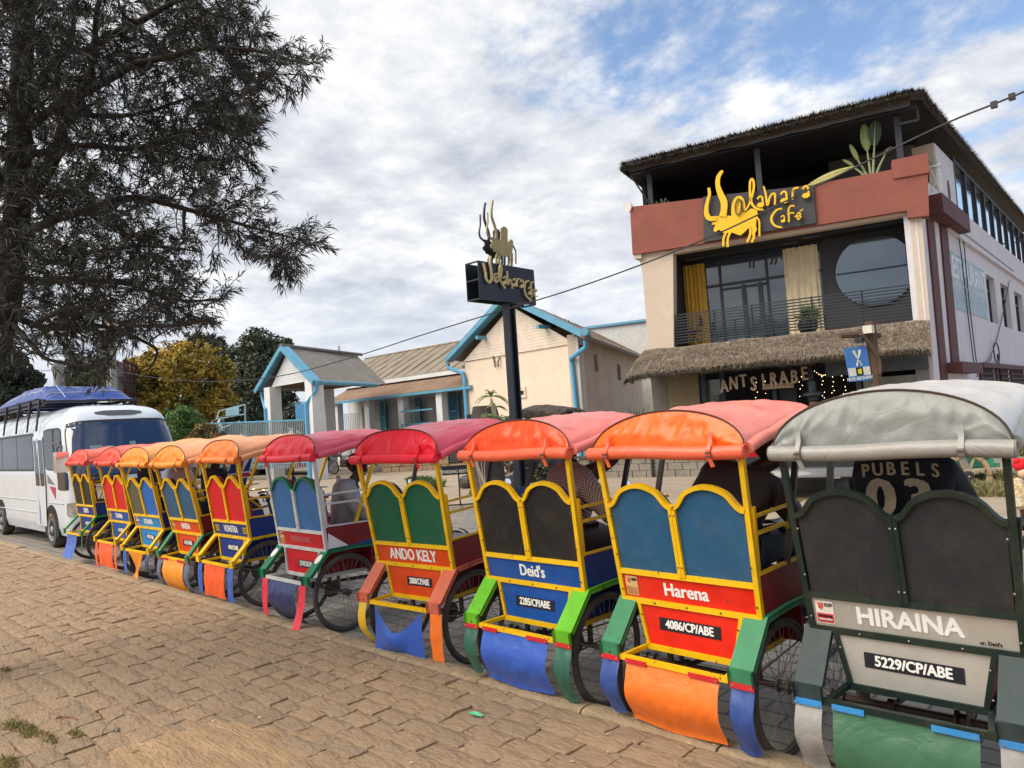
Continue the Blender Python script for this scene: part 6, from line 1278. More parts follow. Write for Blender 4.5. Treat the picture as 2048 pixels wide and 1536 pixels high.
obj('cover', MB().grid(tf, 90, 30), tb_, tarp, smooth=180)
obj('rope', MB().tube([Vector(tf(k/30, .06))+Vector((0, -.01, -.02)) for k in range(1, 30)], .010, 5).tube([Vector(tf(k/30, .22))+Vector((0, 0, .01)) for k in range(1, 30)], .008, 5).tube([Vector(tf(.08, k/20))+Vector((0, 0, .012)) for k in range(21)], .008, 5).tube([Vector(tf(.45, k/20))+Vector((0, 0, .012)) for k in range(21)], .008, 5), mat('rope_pale', (.5, .52, .55), rough=.7), tarp, kind='stuff')
# ================================================================== CARS
def make_car(name, label, loc, rz, body, L_=4.4, W=1.74, Hh=1.42, suv=False, hatch=False):
    t = thing(name, label, 'car' if not suv else 'suv', Matrix.Translation(loc) @ Matrix.Rotation(rz, 4, 'Z'))   # nose to +X
    hl_ = .95 if suv else .72; z0 = .32 if suv else .24
    belt = 1.02 if suv else .88
    prof = [(L_/2-.02, z0+.1), (L_/2, z0+.32), (L_/2-.08, belt-.16), (L_/2-.95, belt-.02), (-L_/2+(.25 if suv or hatch else .7), belt+.04), (-L_/2+.05, belt-.02), (-L_/2, z0+.35), (-L_/2+.06, z0+.05)]
    prof = smoothpts([Vector((a, 0, b)) for a, b in prof], 4, True); mb = MB(); k = len(prof); vs = []
    for y, s_ in ((-W/2, .94), (-W/2+.06, 1), (W/2-.06, 1), (W/2, .94)):
        for p in prof: c0 = Vector((0, 0, .6)); q = c0+(Vector((p.x, 0, p.z))-c0)*(s_ if s_ < 1 else 1); vs.append((q.x if s_ == 1 else p.x*.985, y, q.z))
    mb.add(vs, [(r_*k+i, r_*k+(i+1) % k, (r_+1)*k+(i+1) % k, (r_+1)*k+i) for r_ in range(3) for i in range(k)]+[tuple(range(k)), tuple(range(4*k-1, 3*k-1, -1))])
    obj('body', mb, body, t, smooth=50)
    x1, x2, x3, x4 = L_/2-1.0, L_/2-1.75, (-L_/2+.55 if suv or hatch else -L_/2+1.15), (-L_/2+.15 if suv or hatch else -L_/2+.45)
    cb = []; 
    for y, ins in ((-W/2+.05, 1), (W/2-.05, -1)):
        cb += [Vector((x1, y, belt)), Vector((x2, y+ins*.14, Hh-.04)), Vector((x3, y+ins*.14, Hh-.03)), Vector((x4, y, belt))]
    mb = MB(); mb.add(cb, [(0, 1, 2, 3), (7, 6, 5, 4), (0, 4, 5, 1), (3, 2, 6, 7)]); obj('glass', mb, glassb, t, smooth=0)
    def roof_(u, v):
        a = 2*v-1; x = x2+.08+(x3-x2-.1)*u; return (x, a*(W/2-.17), Hh-.03+.05*(1-a*a)*sin(pi*(.12+.8*u)))
    obj('roof', MB().grid(roof_, 10, 8), body, t, smooth=180)
    for y, ins in ((-W/2+.05, 1), (W/2-.05, -1)):
        pl_ = MB(); pl_.beam(Vector((x1, y, belt)), Vector((x2, y+ins*.14, Hh-.02)), .06, .05); pl_.beam(Vector((x4, y, belt)), Vector((x3, y+ins*.14, Hh-.02)), .09, .06); xm = (x2+x3)/2; pl_.beam(Vector((xm, y-ins*.003, belt)), Vector((xm, y+ins*.135, Hh-.02)), .05, .07); pl_.beam(Vector((x2, y+ins*.14, Hh-.03)), Vector((x3, y+ins*.14, Hh-.02)), .06, .06)
        obj('pillar', pl_, body, t, smooth=0, kind='stuff')
    wr_ = .37 if suv else .31
    for x in (L_/2-.85, -L_/2+.9):
        for s_ in (-1, 1):
            y = s_*(W/2-.09); R_ = Matrix.Translation((x, y, wr_)) @ Matrix.Rotation(radians(90) if s_ < 0 else radians(-90), 4, 'X')
            obj('wheel_arch', MB().lathe([(0, .098), (wr_+.07, .098), (wr_+.07, -.05)], 24, R_), mat('arch_dark', (.008, .008, .009), rough=.95), t)
            wo_ = obj('wheel', MB().lathe([(wr_*.6, -.1), (wr_*.92, -.1), (wr_, -.07), (wr_, .07), (wr_*.92, .105), (wr_*.64, .107)], 26, R_), tyre_m, t)
            sp_ = MB().lathe([(wr_*.64, .09), (wr_*.60, .10), (wr_*.58, .05)], 26, R_)
            for q in range(5):
                a = 2*pi*q/5
                for da in (-.12, .12): sp_.beam(R_ @ Vector((.05*cos(a), .05*sin(a), .09)), R_ @ Vector((wr_*.6*cos(a+da), wr_*.6*sin(a+da), .095)), .03, .02)
            sp_.lathe([(0, .11), (.05, .105), (.06, .08)], 12, R_); obj('alloy_rim', sp_, mat('alloy', (.35, .36, .38), rough=.3, metal=.8), wo_)
    for s_ in (-1, 1):
        obj('tail_light', MB().box(-L_/2-.02, -L_/2+.10, s_*(W/2-.03)-.03*0-(.36 if s_ > 0 else 0), s_*(W/2-.03)+(.36 if s_ < 0 else 0), belt-.26, belt-.10), mat('tail_red', (.42, .008, .01), rough=.2, var=.3, vscale=30), t)
        obj('headlight', MB().box(L_/2-.16, L_/2+.005, s_*(W/2-.04)-(.38 if s_ > 0 else 0), s_*(W/2-.04)+(.38 if s_ < 0 else 0), belt-.30, belt-.16), hlm, t)
        obj('door_mirror', MB().ball((x1-.25, s_*(W/2+.09), belt+.07), (.07, .10, .06), 10, 6), body, t)
    obj('number_plate', MB().box(-L_/2-.03, -L_/2-.01, -.26, .26, z0+(.26 if not suv else .72), z0+(.38 if not suv else .84)), mat('plate_orange', (.55, .25, .06), rough=.5), t, smooth=0)
    obj('bumper', MB().tube(smoothpts([(-L_/2+.25, -W/2+.0, z0+.2), (-L_/2-.02, -W/2+.15, z0+.2), (-L_/2-.05, 0, z0+.2), (-L_/2-.02, W/2-.15, z0+.2), (-L_/2+.25, W/2, z0+.2)], 4), .10, 8), body if not suv else mat('bumper_black', (.02, .02, .022), rough=.5), t)
    obj('door_seam', MB().tube([(L_/2-1.45, -W/2-.001, z0+.15), (L_/2-1.45, -W/2-.001, belt)], .006, 4).tube([(-.15, -W/2-.001, z0+.15), (-.15, -W/2-.001, belt)], .006, 4).tube([(-L_/2+1.3, -W/2-.001, z0+.25), (-L_/2+1.3, -W/2-.001, belt)], .006, 4), black_m, t, kind='stuff')
    return t
cp = lambda n_, c, r=.2: mat(n_, c, rough=r, var=.05, vscale=1, coat=.6, dirt=.25, dirtcol=(.2, .17, .14))
make_car('parked_car', 'black saloon car parked beyond the crimson roofed rickshaw', (-31.0, 17.3, .03), radians(0), cp('car_black', (.015, .017, .022)), L_=4.7)
c2 = make_car('parked_car', 'silver grey saloon with red tail light parked left of the black saloon', (-34.6, 16.0, .03), radians(28), cp('car_silver', (.22, .22, .20)), L_=4.5)
make_car('parked_car', 'dark estate car with bright headlamp parked left of the silver saloon', (-37.6, 16.7, .03), radians(-52), cp('car_navy', (.02, .03, .045)), L_=4.5, hatch=True, Hh=1.55)
suv = make_car('parked_suv', 'grey sport utility vehicle with black bumper seen behind the orange roofed rickshaw', onZ(1605, 1000, .03)+Vector((cos(radians(106)), sin(radians(106)), 0))*2.4, radians(106), cp('car_grey', (.10, .105, .11), .4), L_=4.6, W=1.88, Hh=1.66, suv=True)
obj('lettering', text_mesh('SPORT', .10, .03, 1), chrome, suv, smooth=0, m=basis((-2.305, .45, .93), (0, -1, 0), (0, 0, 1)))
for y in (-.55, .55): obj('exhaust', MB().box(-2.45, -2.38, y-.11, y+.11, .38, .46), chrome, suv)
obj('bumper_skirt', MB().box(-2.42, -2.1, -.95, .95, .36, .80), mat('bumper_black', (.02, .02, .022), rough=.5), suv)
# motorbike, far
mt = thing('motorbike', 'small pale motorbike standing beyond the grey jacketed driver', 'motorbike', Matrix.Translation(onZ(690, 948, .03)) @ Matrix.Rotation(radians(15), 4, 'Z'))
for x in (-.62, .62):
    m_ = MB(); m_.tube([(x+.27*cos(a), 0, .3+.27*sin(a)) for a in [2*pi*k/24 for k in range(24)]], .04, 6, closed=True); wo_ = obj('wheel', m_, tyre_m, mt)
    m_ = MB(); m_.tube([(x+.225*cos(a), 0, .3+.225*sin(a)) for a in [2*pi*k/24 for k in range(24)]], .012, 5, closed=True)
    for k in range(8): m_.tube([(x, 0, .3), (x+.22*cos(k*pi/4), 0, .3+.22*sin(k*pi/4))], .006, 4)
    obj('rim', m_, chrome, wo_)
obj('fork', MB().tube([(.62, .06, .3), (.42, .05, 1.0)], .02, 6).tube([(.62, -.06, .3), (.42, -.05, 1.0)], .02, 6), chrome, mt); obj('fuel_tank', MB().ball((.12, 0, .82), (.26, .12, .12), 12, 8), mat('moto_white', (.55, .56, .56), rough=.3), mt)
obj('seat', MB().ball((-.35, 0, .80), (.34, .12, .07), 12, 8), black_m, mt); obj('engine', MB().box(-.15, .2, -.12, .12, .28, .6), axle_m, mt); obj('mudguard', MB().tube([(.62+.33*cos(a), 0, .3+.33*sin(a)) for a in [radians(30+15*k) for k in range(9)]], .035, 6), mat('moto_white', (.55, .56, .56)), mt); obj('handlebar', MB().tube([(.40, -.32, 1.05), (.42, 0, 1.0), (.40, .32, 1.05)], .015, 6), chrome, mt); obj('swing_arm', MB().tube([(-.62, 0, .3), (0, 0, .4), (-.2, 0, .75)], .03, 6), axle_m, mt)
# ================================================================== FORECOURT THINGS
stb = mat('garden_wall_stone', (.36, .25, .15), rough=.95, var=.3, vscale=4, bump=.8, bscale=12); 
gw = thing('garden_wall', 'low wall of rough tan stone blocks along a grassy bank', 'wall'); wa, wb_ = onZ(770, 944, .03), onZ(930, 936, .03)
dv = (wb_-wa); Lw = dv.length; dv.normalize(); r_ = random.Random(4); gM = Matrix.Translation(wa) @ Matrix.Rotation(math.atan2(dv.y, dv.x), 4, 'Z'); gw.matrix_world = gM
z = 0
for row in range(3):
    hh = r_.uniform(.20, .24); x = -r_.uniform(0, .3)
    while x < Lw:
        ln = r_.uniform(.32, .55); d_ = r_.uniform(-.03, .03); obj('stone_block', MB().box(x+.012, x+ln-.012, -.16+d_, .12, z+.012, z+hh-.010), stb, gw, smooth=0); x += ln
    z += hh
obj('mortar_core', MB().box(0, Lw, -.10, .10, 0, z-.02), mat('mortar', (.22, .16, .10), rough=1), gw, smooth=0)
bank = obj('grass_bank', MB().grid(lambda u, v: gM @ Vector((-1+ (Lw+3)*u, .15+2.5*v, .55+.35*v+.06*noise.noise(Vector((u*9, v*3, 0))))), 20, 6), mat('bank_grass', (.17, .17, .06), rough=1, var=.4, vscale=3, bump=1, bscale=8), smooth=180, kind='stuff')
obj('bank_grass', blades(0, 0, 0, Lw/2+1, 1.1, 2600, .22, 5, .35, .012), grass_m, smooth=0, kind='stuff').matrix_world = gM @ Matrix.Translation((Lw/2, 1.1, .68))
for px, py, n_ in ((840, 985, 900), (860, 992, 700)):
    o = obj('grass_clump', blades(0, 0, 0, .55, .3, n_, .35, px, .3, .012), mat('green_grass', (.09, .15, .035), rough=.8, var=.3), smooth=0, kind='stuff'); o.location = onZ(px, py-18, .03)
def sign_board(px, py, w_, h_, d, txt, lab, sz, poleh=True, rz=0):
    p = at(px, py, d); t = thing('menu_board', lab, 'sign', basis(p, _R, (0, 0, 1)))
    obj('board', MB().box(-w_/2, w_/2, -h_/2, h_/2, -.02, .02), plate_m, t, smooth=0)
    for k, l_ in enumerate(txt): obj('lettering', text_mesh(l_, sz, .02, .8), mat('chalk', (.55, .55, .45), rough=.7), t, smooth=0, m=Matrix.Translation((0, h_/2-(k+.75)*h_/len(txt)*.95+sz*.1, .024)))
    if poleh: obj('stand', MB().beam((.05, -h_/2, 0), (.05, -p.z+.03, 0), .03, .03, (0, 0, 1)).beam((-.35, -p.z+.06, 0), (.45, -p.z+.06, 0), .03, .03), black_m, t)
    return t
sign_board(912, 940, .62, .20, 15.6, ['PARKING RESTO'], 'black board lettered Parking Resto in cream on a thin metal stand', .10)
mbd = sign_board(911, 912, .40, .38, 19.5, [], 'dark chalk board with rows of pale scribbled writing hung behind the metal stand', .075, False)
for k in range(5):
    obj('scribble', MB().ribbon([(-.15+.02*j, .13-.065*k+(.014 if j % 2 else -.014)*(1+(j*k) % 3*.3), .024) for j in range(14-(k*3) % 4)], (0, 0, 1), .007, .002), mat('chalk', (.55, .55, .45), rough=.7), mbd, smooth=0)
bron = mat('dark_bronze', (.045, .036, .030), rough=.5, var=.3, vscale=5, bump=.4)
stp = onZ(948, 975, .03)
stt = carving('bronze_figure', FP.M.inverted() @ Vector((stp.x, stp.y, .35)), 1.35, 'dark slim carved figure on a rock beside the black signboard', bron)
rk_ = MB()
for k in range(5): rk_.ball((stp.x+rnd.uniform(-.3, .4), stp.y+rnd.uniform(-.2, .2), .18), (rnd.uniform(.15, .28), rnd.uniform(.15, .25), .22), 8, 6)
tag(obj('rock_base', rk_, bron, smooth=0), 'dark rocks under the carved figure', 'rocks')
# stump with bare shrub, hedge
stump = thing('tree_stump', 'thick dark tree stump behind the left post of the black panelled rickshaw', 'stump', onZ(980, 985, .03))
obj('trunk', MB().lathe([(.55, 0), (.42, .3), (.38, .9), (.42, 1.7), (.3, 2.2), (0, 2.2)], 14), mat('stump_bark', (.05, .04, .035), rough=.9, var=.4, vscale=5, bump=1, bscale=8), stump, smooth=60)
m_ = MB(); r_ = random.Random(8)
for k in range(7): a = r_.uniform(-.5, .5); m_.tube([(r_.uniform(.2, .5), -.5, 0), (.3+a*.5, -.5, .7), (.35+a*1.1, -.55, 1.5)], [.018, .013, .006], 5)
obj('bare_stem', m_, mat('pale_stem', (.30, .26, .21), rough=.8), stump, kind='stuff')
def leafcloud(pts_r, n, size, seed, flat=1.0):
    r = random.Random(seed); mb = MB(); tot = sum(p[1] for p in pts_r)
    for _ in range(n):
        q = r.random()*tot
        for c_, w_ in pts_r:
            q -= w_
            if q <= 0: break
        d = Vector((r.gauss(0, 1), r.gauss(0, 1), r.gauss(0, 1))).normalized()*w_*(r.random()**.35); d.z *= flat; p = Vector(c_)+d*(1+.35*noise.noise(Vector(c_)+d*2.2/w_)); 
        if noise.noise(p*1.9/max(.4, w_)**.5) < -.12: continue
        nn = (d.normalized()*.5+Vector((r.gauss(0, .8), r.gauss(0, .8), r.gauss(.2, .8)))).normalized(); a = nn.orthogonal().normalized(); b = nn.cross(a); th = r.uniform(0, pi); a, b = a*cos(th)+b*sin(th), b*cos(th)-a*sin(th); s_ = size*r.uniform(.5, 1.3)
        mb.add([p-a*s_*.5, p-b*s_*.28, p+a*s_*.6, p+b*s_*.28], [(0, 1, 2, 3)])
    return mb
hd = thing('round_shrub', 'low dark green shrub behind the raised garden edge', 'shrub', onZ(1020, 965, .03)); 
obj('foliage', leafcloud([((-.3, 0, .5), .55), ((.4, .1, .55), .6), ((.9, .2, .4), .5)], 2600, .09, 3), mat('shrub_leaf', (.06, .065, .035), rough=.7, var=.5, vscale=3), hd, smooth=0, kind='stuff'); obj('stem', MB().tube([(0, 0, 0), (.1, 0, .5)], .05, 6), wdk, hd)
ke = thing('raised_edge', 'curved concrete edge of the cafe garden bed', 'edging'); pa, pb_, pc_ = onZ(1010, 978, .03), onZ(1060, 962, .03), onZ(1160, 948, .03)
obj('edge', MB().ribbon(smoothpts([pa+Vector((0, 0, .15)), pb_+Vector((0, 0, .2)), pc_+Vector((0, 0, .25)), pc_+Vector((2.5, 1.2, .25))], 6), (0, 0, 1), .2, .35), mat('concrete_edge', (.20, .17, .14), rough=.9, var=.2), ke)
pw = thing('planter_wall', 'low grey block planter wall along the cafe front', 'wall', FP.M); gb = mat('grey_block', (.26, .23, .19), rough=.95, var=.25, vscale=5, bump=.6)
for row in range(3):
    x = -1.6+(.2 if row % 2 else 0)
    while x < 4.0: obj('block', MB().box(x+.01, x+.39, -1.9, -1.68, .03+row*.19, .21+row*.19), gb, pw, smooth=0); x += .4
obj('coping', MB().box(-1.7, 4.2, -1.95, -1.63, .60, .66), mat('coping_dark', (.10, .09, .08), rough=.8), pw, smooth=0)
for u in (-1.2, .6, 2.4): obj('post', MB().box(u-.03, u+.03, -1.98, -1.92, 0, 1.1), black_m, pw)
# small thatched hut in front of the gable house
hut = thing('thatched_hut', 'small dark thatched kiosk in front of the peach gable wall', 'hut'); hc_ = at(1085, 815, 21.5); hut.matrix_world = Matrix.Translation((hc_.x, hc_.y, 0)) @ Matrix.Rotation(radians(14), 4, 'Z')
ht = at(1100, 805, 21.5).z
def hf(u, v):
    a = 2*u-1; x = a*1.02; z = ht-.05-.38*abs(a+.12)**1.7 if a < -.12 else ht-.05-.14*abs(a+.12)**1.5; return Vector((x, -.9+1.9*v, z-.15*(2*abs(v-.5))**2+.03*noise.noise(Vector((u*8, v*8, 2)))))
ho_ = obj('roof', MB().grid(hf, 24, 12).grid(lambda u, v: hf(u, 0)+Vector((0, .05*v, -.14*v)), 24, 2), thd, hut, smooth=180)
obj('thatch_straw', straws(lambda u, v: (hf(u, v), Vector((.5 if u > .45 else -.5, -.3, -.5)).normalized(), Vector((0, 0, 1))), 2600, .18, 12, .008, .3), th1, ho_, smooth=0, kind='stuff'); obj('thatch_fringe', straws(lambda u, v: (hf(u, 0)-Vector((0, 0, .1*v)), Vector((-.3, -.2, -1)), Vector((0, -1, 0))), 1600, .16, 13, .008, .2), thd, ho_, smooth=0, kind='stuff')
for x in (-.62, .2, .85): obj('post', MB().box(x-.04, x+.04, -.7, -.62, 0, ht-.25), steel_d, hut)
obj('strut', MB().beam((.2, -.66, ht-.65), (.5, -.66, ht-.3), .05, .05), steel_d, hut); obj('counter', MB().box(-.62, .85, -.72, -.60, 0, ht-.62), steel_d, hut); obj('back', MB().box(-.62, .9, .2, .25, 0, ht-.2), dark, hut)
# slender plant beside the pole
dp = thing('dracaena_plant', 'slender long leafed plant beside the dark sign pole', 'plant'); b_ = at(990, 850, 16.5); dp.matrix_world = Matrix.Translation((b_.x, b_.y, 0)) @ Matrix.Rotation(CY, 4, 'Z')
sc_ = 16.5/CF
def dpt(px, py): p = at(px, py, 16.5); return Vector(((p-b_).dot(_R), 0, p.z))
for pts in ([(992, 880), (986, 830), (981, 795)], [(996, 880), (988, 820), (984, 798)], [(1000, 880), (992, 830), (990, 810)]): obj('stem', MB().tube([dpt(*p) for p in pts], [.03, .022, .015], 6), mat('cane', (.30, .25, .18), rough=.8), dp)
r_ = random.Random(2); m_ = MB()
for (cx_, cy_, n_, ln) in ((982, 793, 12, 42), (990, 815, 8, 30), (984, 838, 14, 34), (999, 842, 16, 38), (972, 833, 9, 22)):
    for k in range(n_):
        a = r_.uniform(-1.5, 1.5); L_ = ln*sc_*r_.uniform(.5, 1); o_ = dpt(cx_, cy_); d = Vector((sin(a), r_.uniform(-.5, .5), cos(a)+.2)); P = [o_+d*L_*t-Vector((0, 0, .9*L_*t*t)) for t in (0, .25, .5, .75, 1)]
        m_.ribbon(P, Vector((.2, -1, .3)), [.02, .035, .032, .02, .003], .002)
obj('leaf', m_, mat('dracaena_leaf', (.16, .20, .07), rough=.5, var=.4, vscale=3), dp, kind='stuff')
# agave near the cafe corner
ag = thing('spiky_agave', 'spiky green plant at the corner between the gable house and cafe', 'plant', at(1268, 822, 24)-Vector((0, 0, .6))); m_ = MB()
for k in range(90):
    d = Vector((r_.gauss(0, .8), r_.gauss(0, .6), abs(r_.gauss(.5, .4)))).normalized(); L_ = r_.uniform(.5, 1.1); s_ = d.orthogonal().normalized()*.03; m_.add([-s_, s_, d*L_-Vector((0, 0, .1*L_))], [(0, 1, 2)])
obj('spikes', m_, mat('agave', (.07, .12, .04), rough=.5, var=.3), ag, smooth=0, kind='stuff'); obj('stem', MB().tube([(0, 0, -1.3), (0, 0, .1)], .08, 6), wdk, ag)
# painted cart with wagon wheel, grass, doll
cg = mat('cart_green', (.05, .30, .17), rough=.6, var=.15, vscale=4, dirt=.3, dirtcol=(.15, .3, .2), chip=.1); wt = onZ(1928, 985, .03); fwd = Vector((_R.x, _R.y, 0))
ct = thing('display_cart', 'green painted ox cart with pale wooden spoked wheel on grass behind the grey rickshaw', 'cart', basis(wt, fwd, Vector((-fwd.y, fwd.x, 0))) )
def cw(px, py, v=0):
    p = at(px, py, 12.6); return Vector(((p-wt).dot(fwd), v, p.z))
wc = cw(1929, 956); R0 = .42; wdp = mat('pale_wheel_wood', (.48, .35, .20), rough=.75, var=.25, vscale=5, bump=.4); 
m_ = MB()
for k in range(8):
    a0, a1 = 2*pi*k/8+.02, 2*pi*(k+1)/8-.02; n_ = 6; f_ = [Vector((wc.x+R0*cos(a0+(a1-a0)*i/n_), -.03, wc.z+R0*sin(a0+(a1-a0)*i/n_))) for i in range(n_+1)]+[Vector((wc.x+(R0-.075)*cos(a1-(a1-a0)*i/n_), -.03, wc.z+(R0-.075)*sin(a1-(a1-a0)*i/n_))) for i in range(n_+1)]
    obj('felloe', MB().prism(f_, [p+Vector((0, .06, 0)) for p in f_]), wdp, ct, smooth=0); a = a0+.35
    obj('spoke', MB().beam(Vector((wc.x+.06*cos(a), 0, wc.z+.06*sin(a))), Vector((wc.x+(R0-.06)*cos(a), 0, wc.z+(R0-.06)*sin(a))), .035, .035, (0, 1, 0)), wdp, ct, smooth=0)
obj('hub', MB().lathe([(0, -.05), (.10, -.05), (.10, .05), (0, .05)], 20, Matrix.Translation(wc) @ Matrix.Rotation(pi/2, 4, 'X')), mat('hub_iron', (.06, .05, .045), rough=.6), ct); obj('hub_bolt', MB().ball(wc+Vector((0, -.055, 0)), .015), chrome, ct)
for (a, b, c_, d) in ((1850, 1990, 905, 946), (1850, 2004, 872, 903)):
    p, q = cw(a, c_, .15), cw(b, c_, .15); r2 = cw(a, d, .15); obj('side_board', MB().box(p.x, q.x, .12, .15, r2.z, p.z), cg, ct, smooth=0)
obj('cart_bed', MB().box(cw(1850, 900).x, cw(2004, 900).x, .15, 1.2, cw(1850, 948).z, cw(1850, 940).z), cg, ct); obj('axle', MB().tube([(wc.x, 0, wc.z), (wc.x, 1.3, wc.z)], .04, 8), wdk, ct)
for px in (1872, 1976): 
    p = cw(px, 921, .115); obj('stencil_mark', MB().beam(p-Vector((.06, 0, 0)), p+Vector((.06, 0, 0)), .006, .012).ball(p, (.02, .006, .02), 8, 6), black_m, ct, smooth=0)
obj('painted_flower', MB().ball(cw(1886, 924, .115), (.05, .01, .04), 10, 6), mat('flower_orange', (.75, .35, .02), rough=.6), ct)
for px, py, n_, h_ in ((1900, 985, 1500, .34), (1985, 990, 1300, .36), (1960, 972, 900, .4), (2035, 975, 900, .5), (2010, 912, 700, .5), (1880, 1000, 600, .3)):
    o = obj('grass_clump', blades(0, 0, 0, .5, .28, n_, h_, px, .45, .008), mat('straw_grass', (.20, .19, .07), rough=.85, var=.3, hue=(.30, .26, .13)), smooth=0, kind='stuff'); o.location = onZ(px, py, .03)
dl = thing('puppet', 'cloth puppet with red knitted hat and patterned clothes at the right edge', 'puppet'); dp_ = at(2036, 1000, 9.5); dl.matrix_world = Matrix.Translation((dp_.x, dp_.y, 0)) @ Matrix.Rotation(CY, 4, 'Z')
def dq(px, py, v=0): p = at(px, py, 9.5); return Vector(((p-dp_).dot(_R), v, p.z))
redk = mat('red_knit', (.70, .01, .02), rough=.9, bump=.8, bscale=60); obj('hat', MB().ball(dq(2044, 930), (.10, .09, .09), 14, 10).ball(dq(2034, 922, -.02), .045, 10, 8), redk, dl); obj('face', MB().ball(dq(2047, 946, -.03), (.075, .07, .075), 14, 10), mat('puppet_face', (.62, .42, .30), rough=.7), dl)
for q in (2041, 2050): obj('eye', MB().ball(dq(q, 941, -.10), (.02, .012, .02), 10, 8), white_p, dl); obj('pupil', MB().ball(dq(q, 942, -.112), (.009, .006, .009), 8, 6), black_m, dl)
obj('nose', MB().ball(dq(2046, 949, -.105), .018, 8, 6), redk, dl); obj('body', MB().lathe([(.05, 0), (.13, .05), (.12, .28), (.06, .40), (0, .42)], 14, Matrix.Translation(dq(2040, 1018))), mat('puppet_cloth', (.55, .5, .42), rough=.9, var=.5, vscale=30, hue=(.45, .3, .05)), dl)
obj('stake', MB().tube([dq(2044, 1018)-Vector((0, 0, .0)), Vector((dq(2044, 1018).x, 0, .03))], .03, 8), wdk, dl)
# ================================================================== OVERHEAD CABLES, POLES, BILLBOARD
def cable(name, pts, r, label, d0, d1, tw=False):
    x0, x1 = pts[0][0], pts[-1][0]; P = []
    for x, y in pts: t = (x-x0)/(x1-x0); P.append(at(x, y, 1/((1-t)/d0+t/d1)))
    return tag(obj(name, MB().tube(smoothpts(P, 5), r, 5), black_m), label, 'cable')
o = cable('overhead_cable', [(2120, 150), (2048, 183), (1990, 207), (1900, 243), (1780, 300), (1600, 388), (1440, 465), (1275, 532), (1130, 583), (1000, 622), (850, 668), (700, 716), (560, 752), (430, 763), (330, 758), (232, 742)], .014, 'twisted dark overhead cable crossing the whole street in front of the cafe', 8.5, 31)
tgl = mat('cable_pale', (.35, .33, .28), rough=.6)
for px, py in ((2024, 192), (1988, 208)): p = at(px, py, 8.9); obj('cable_clamp', MB().box(-.035, .035, -.03, .03, -.05, .03, Matrix.Translation(p)), black_m, o)
o = cable('overhead_cable', [(115, 740), (60, 742), (-20, 738)], .012, 'thin wire running left from the wooden pole', 34, 34)
def simple_pole(px, pt, d, r, lab, m_, name='utility_pole', lat=False):
    p = at(px, pt, d); t = thing(name, lab, 'pole', (p.x, p.y, 0))
    if lat:
        for a in (-.22, .22): obj('post', MB().box(a-.08, a+.08, -.12, .12, 0, p.z), m_, t)
        for k in range(12): obj('rung', MB().box(-.16, .16, -.08, .08, .4+k*p.z/12.5, .55+k*p.z/12.5), m_, t)
    else: obj('post', MB().tube([(0, 0, 0), (0, 0, p.z)], [r*1.2, r], 10), m_, t); obj('pole_cap', MB().tube([(0, 0, p.z), (0, 0, p.z+.05)], r*.8, 10), m_, t)
    return t
simple_pole(219, 640, 31, .2, 'pale concrete lattice pole rising behind the minibus', mat('pole_concrete', (.32, .30, .26), rough=.9, var=.15), lat=True); simple_pole(117, 722, 34, .22, 'short round grey pole top seen left of the tree branch', mat('pole_grey', (.30, .29, .27), rough=.9))
bb = thing('billboard_back', 'back of a grey billboard braced with rusty steel trusses', 'billboard'); bp_ = [at(233, 720, 33), at(290, 745, 40), at(289, 800, 40), at(232, 800, 33)]
obj('panel', MB().prism(bp_, [p-(bp_[1]-bp_[0]).cross(Vector((0, 0, 1))).normalized()*.05 for p in bp_]), mat('billboard_grey', (.30, .28, .30), rough=.8, var=.2), bb, smooth=0); rb_ = mat('rusty_truss', (.09, .035, .03), rough=.8)
bbo = (bp_[1]-bp_[0]).cross(Vector((0, 0, 1))).normalized()*.3; bbo = bbo if bbo.dot(CAM-bp_[0]) > 0 else -bbo
def bq(a, b): return bp_[0].lerp(bp_[1], a).lerp(bp_[3].lerp(bp_[2], a), b)+bbo
for k in range(9): obj('truss_post', MB().beam(bq(k/8, 0), bq(k/8, 1), .09, .09), rb_, bb)
for k in range(8):
    for b0 in (0, .5): obj('truss_brace', MB().beam(bq(k/8, b0+(.5 if k % 2 else 0)), bq((k+1)/8, b0+(0 if k % 2 else .5)), .07, .07), rb_, bb)
for b0 in (.02, .5, .98): obj('truss_rail', MB().beam(bq(0, b0), bq(1, b0), .10, .10), rb_, bb)
obj('leg', MB().box(-.15, .15, -.15, .15, 0, bq(.3, 1).z, Matrix.Translation((bq(.3, 1).x, bq(.3, 1).y, 0))), rb_, bb); obj('leg', MB().box(-.15, .15, -.15, .15, 0, bq(.8, 1).z, Matrix.Translation((bq(.8, 1).x, bq(.8, 1).y, 0))), rb_, bb)
# ================================================================== TREES
def bgtree(name, label, blobs, d, leafm, n, size, seed, trunkpx, flat=1.0, group=None, bark=None, thick=.25):
    pts = [(at(x, y, d+(i % 3-1)*d*.03), r*d/CF) for i, (x, y, r) in enumerate(blobs)]; b = at(*trunkpx, d); t = thing(name, label, 'tree' if 'tree' in name else 'bush', (b.x, b.y, 0), group=group)
    o_ = Vector((b.x, b.y, 0)); rel = [(p-o_, r) for p, r in pts]
    obj('crown', leafcloud(rel, n, size, seed, flat), leafm, t, smooth=0)
    m_ = MB(); top = max(rel, key=lambda q: q[0].z)[0]; m_.tube([(0, 0, 0), (top.x*.2, top.y*.2, top.z*.4), (top.x*.6, top.y*.6, top.z*.75)], [thick*1.2, thick, thick*.5], 8)
    for p, r in rel: m_.tube([Vector((top.x*.2, top.y*.2, min(p.z*.5, top.z*.45))), Vector((p.x*.6, p.y*.6, p.z*.75)), p], [thick*.45, thick*.3, thick*.1], 5)
    obj('trunk', m_, bark or wdk, t); return t
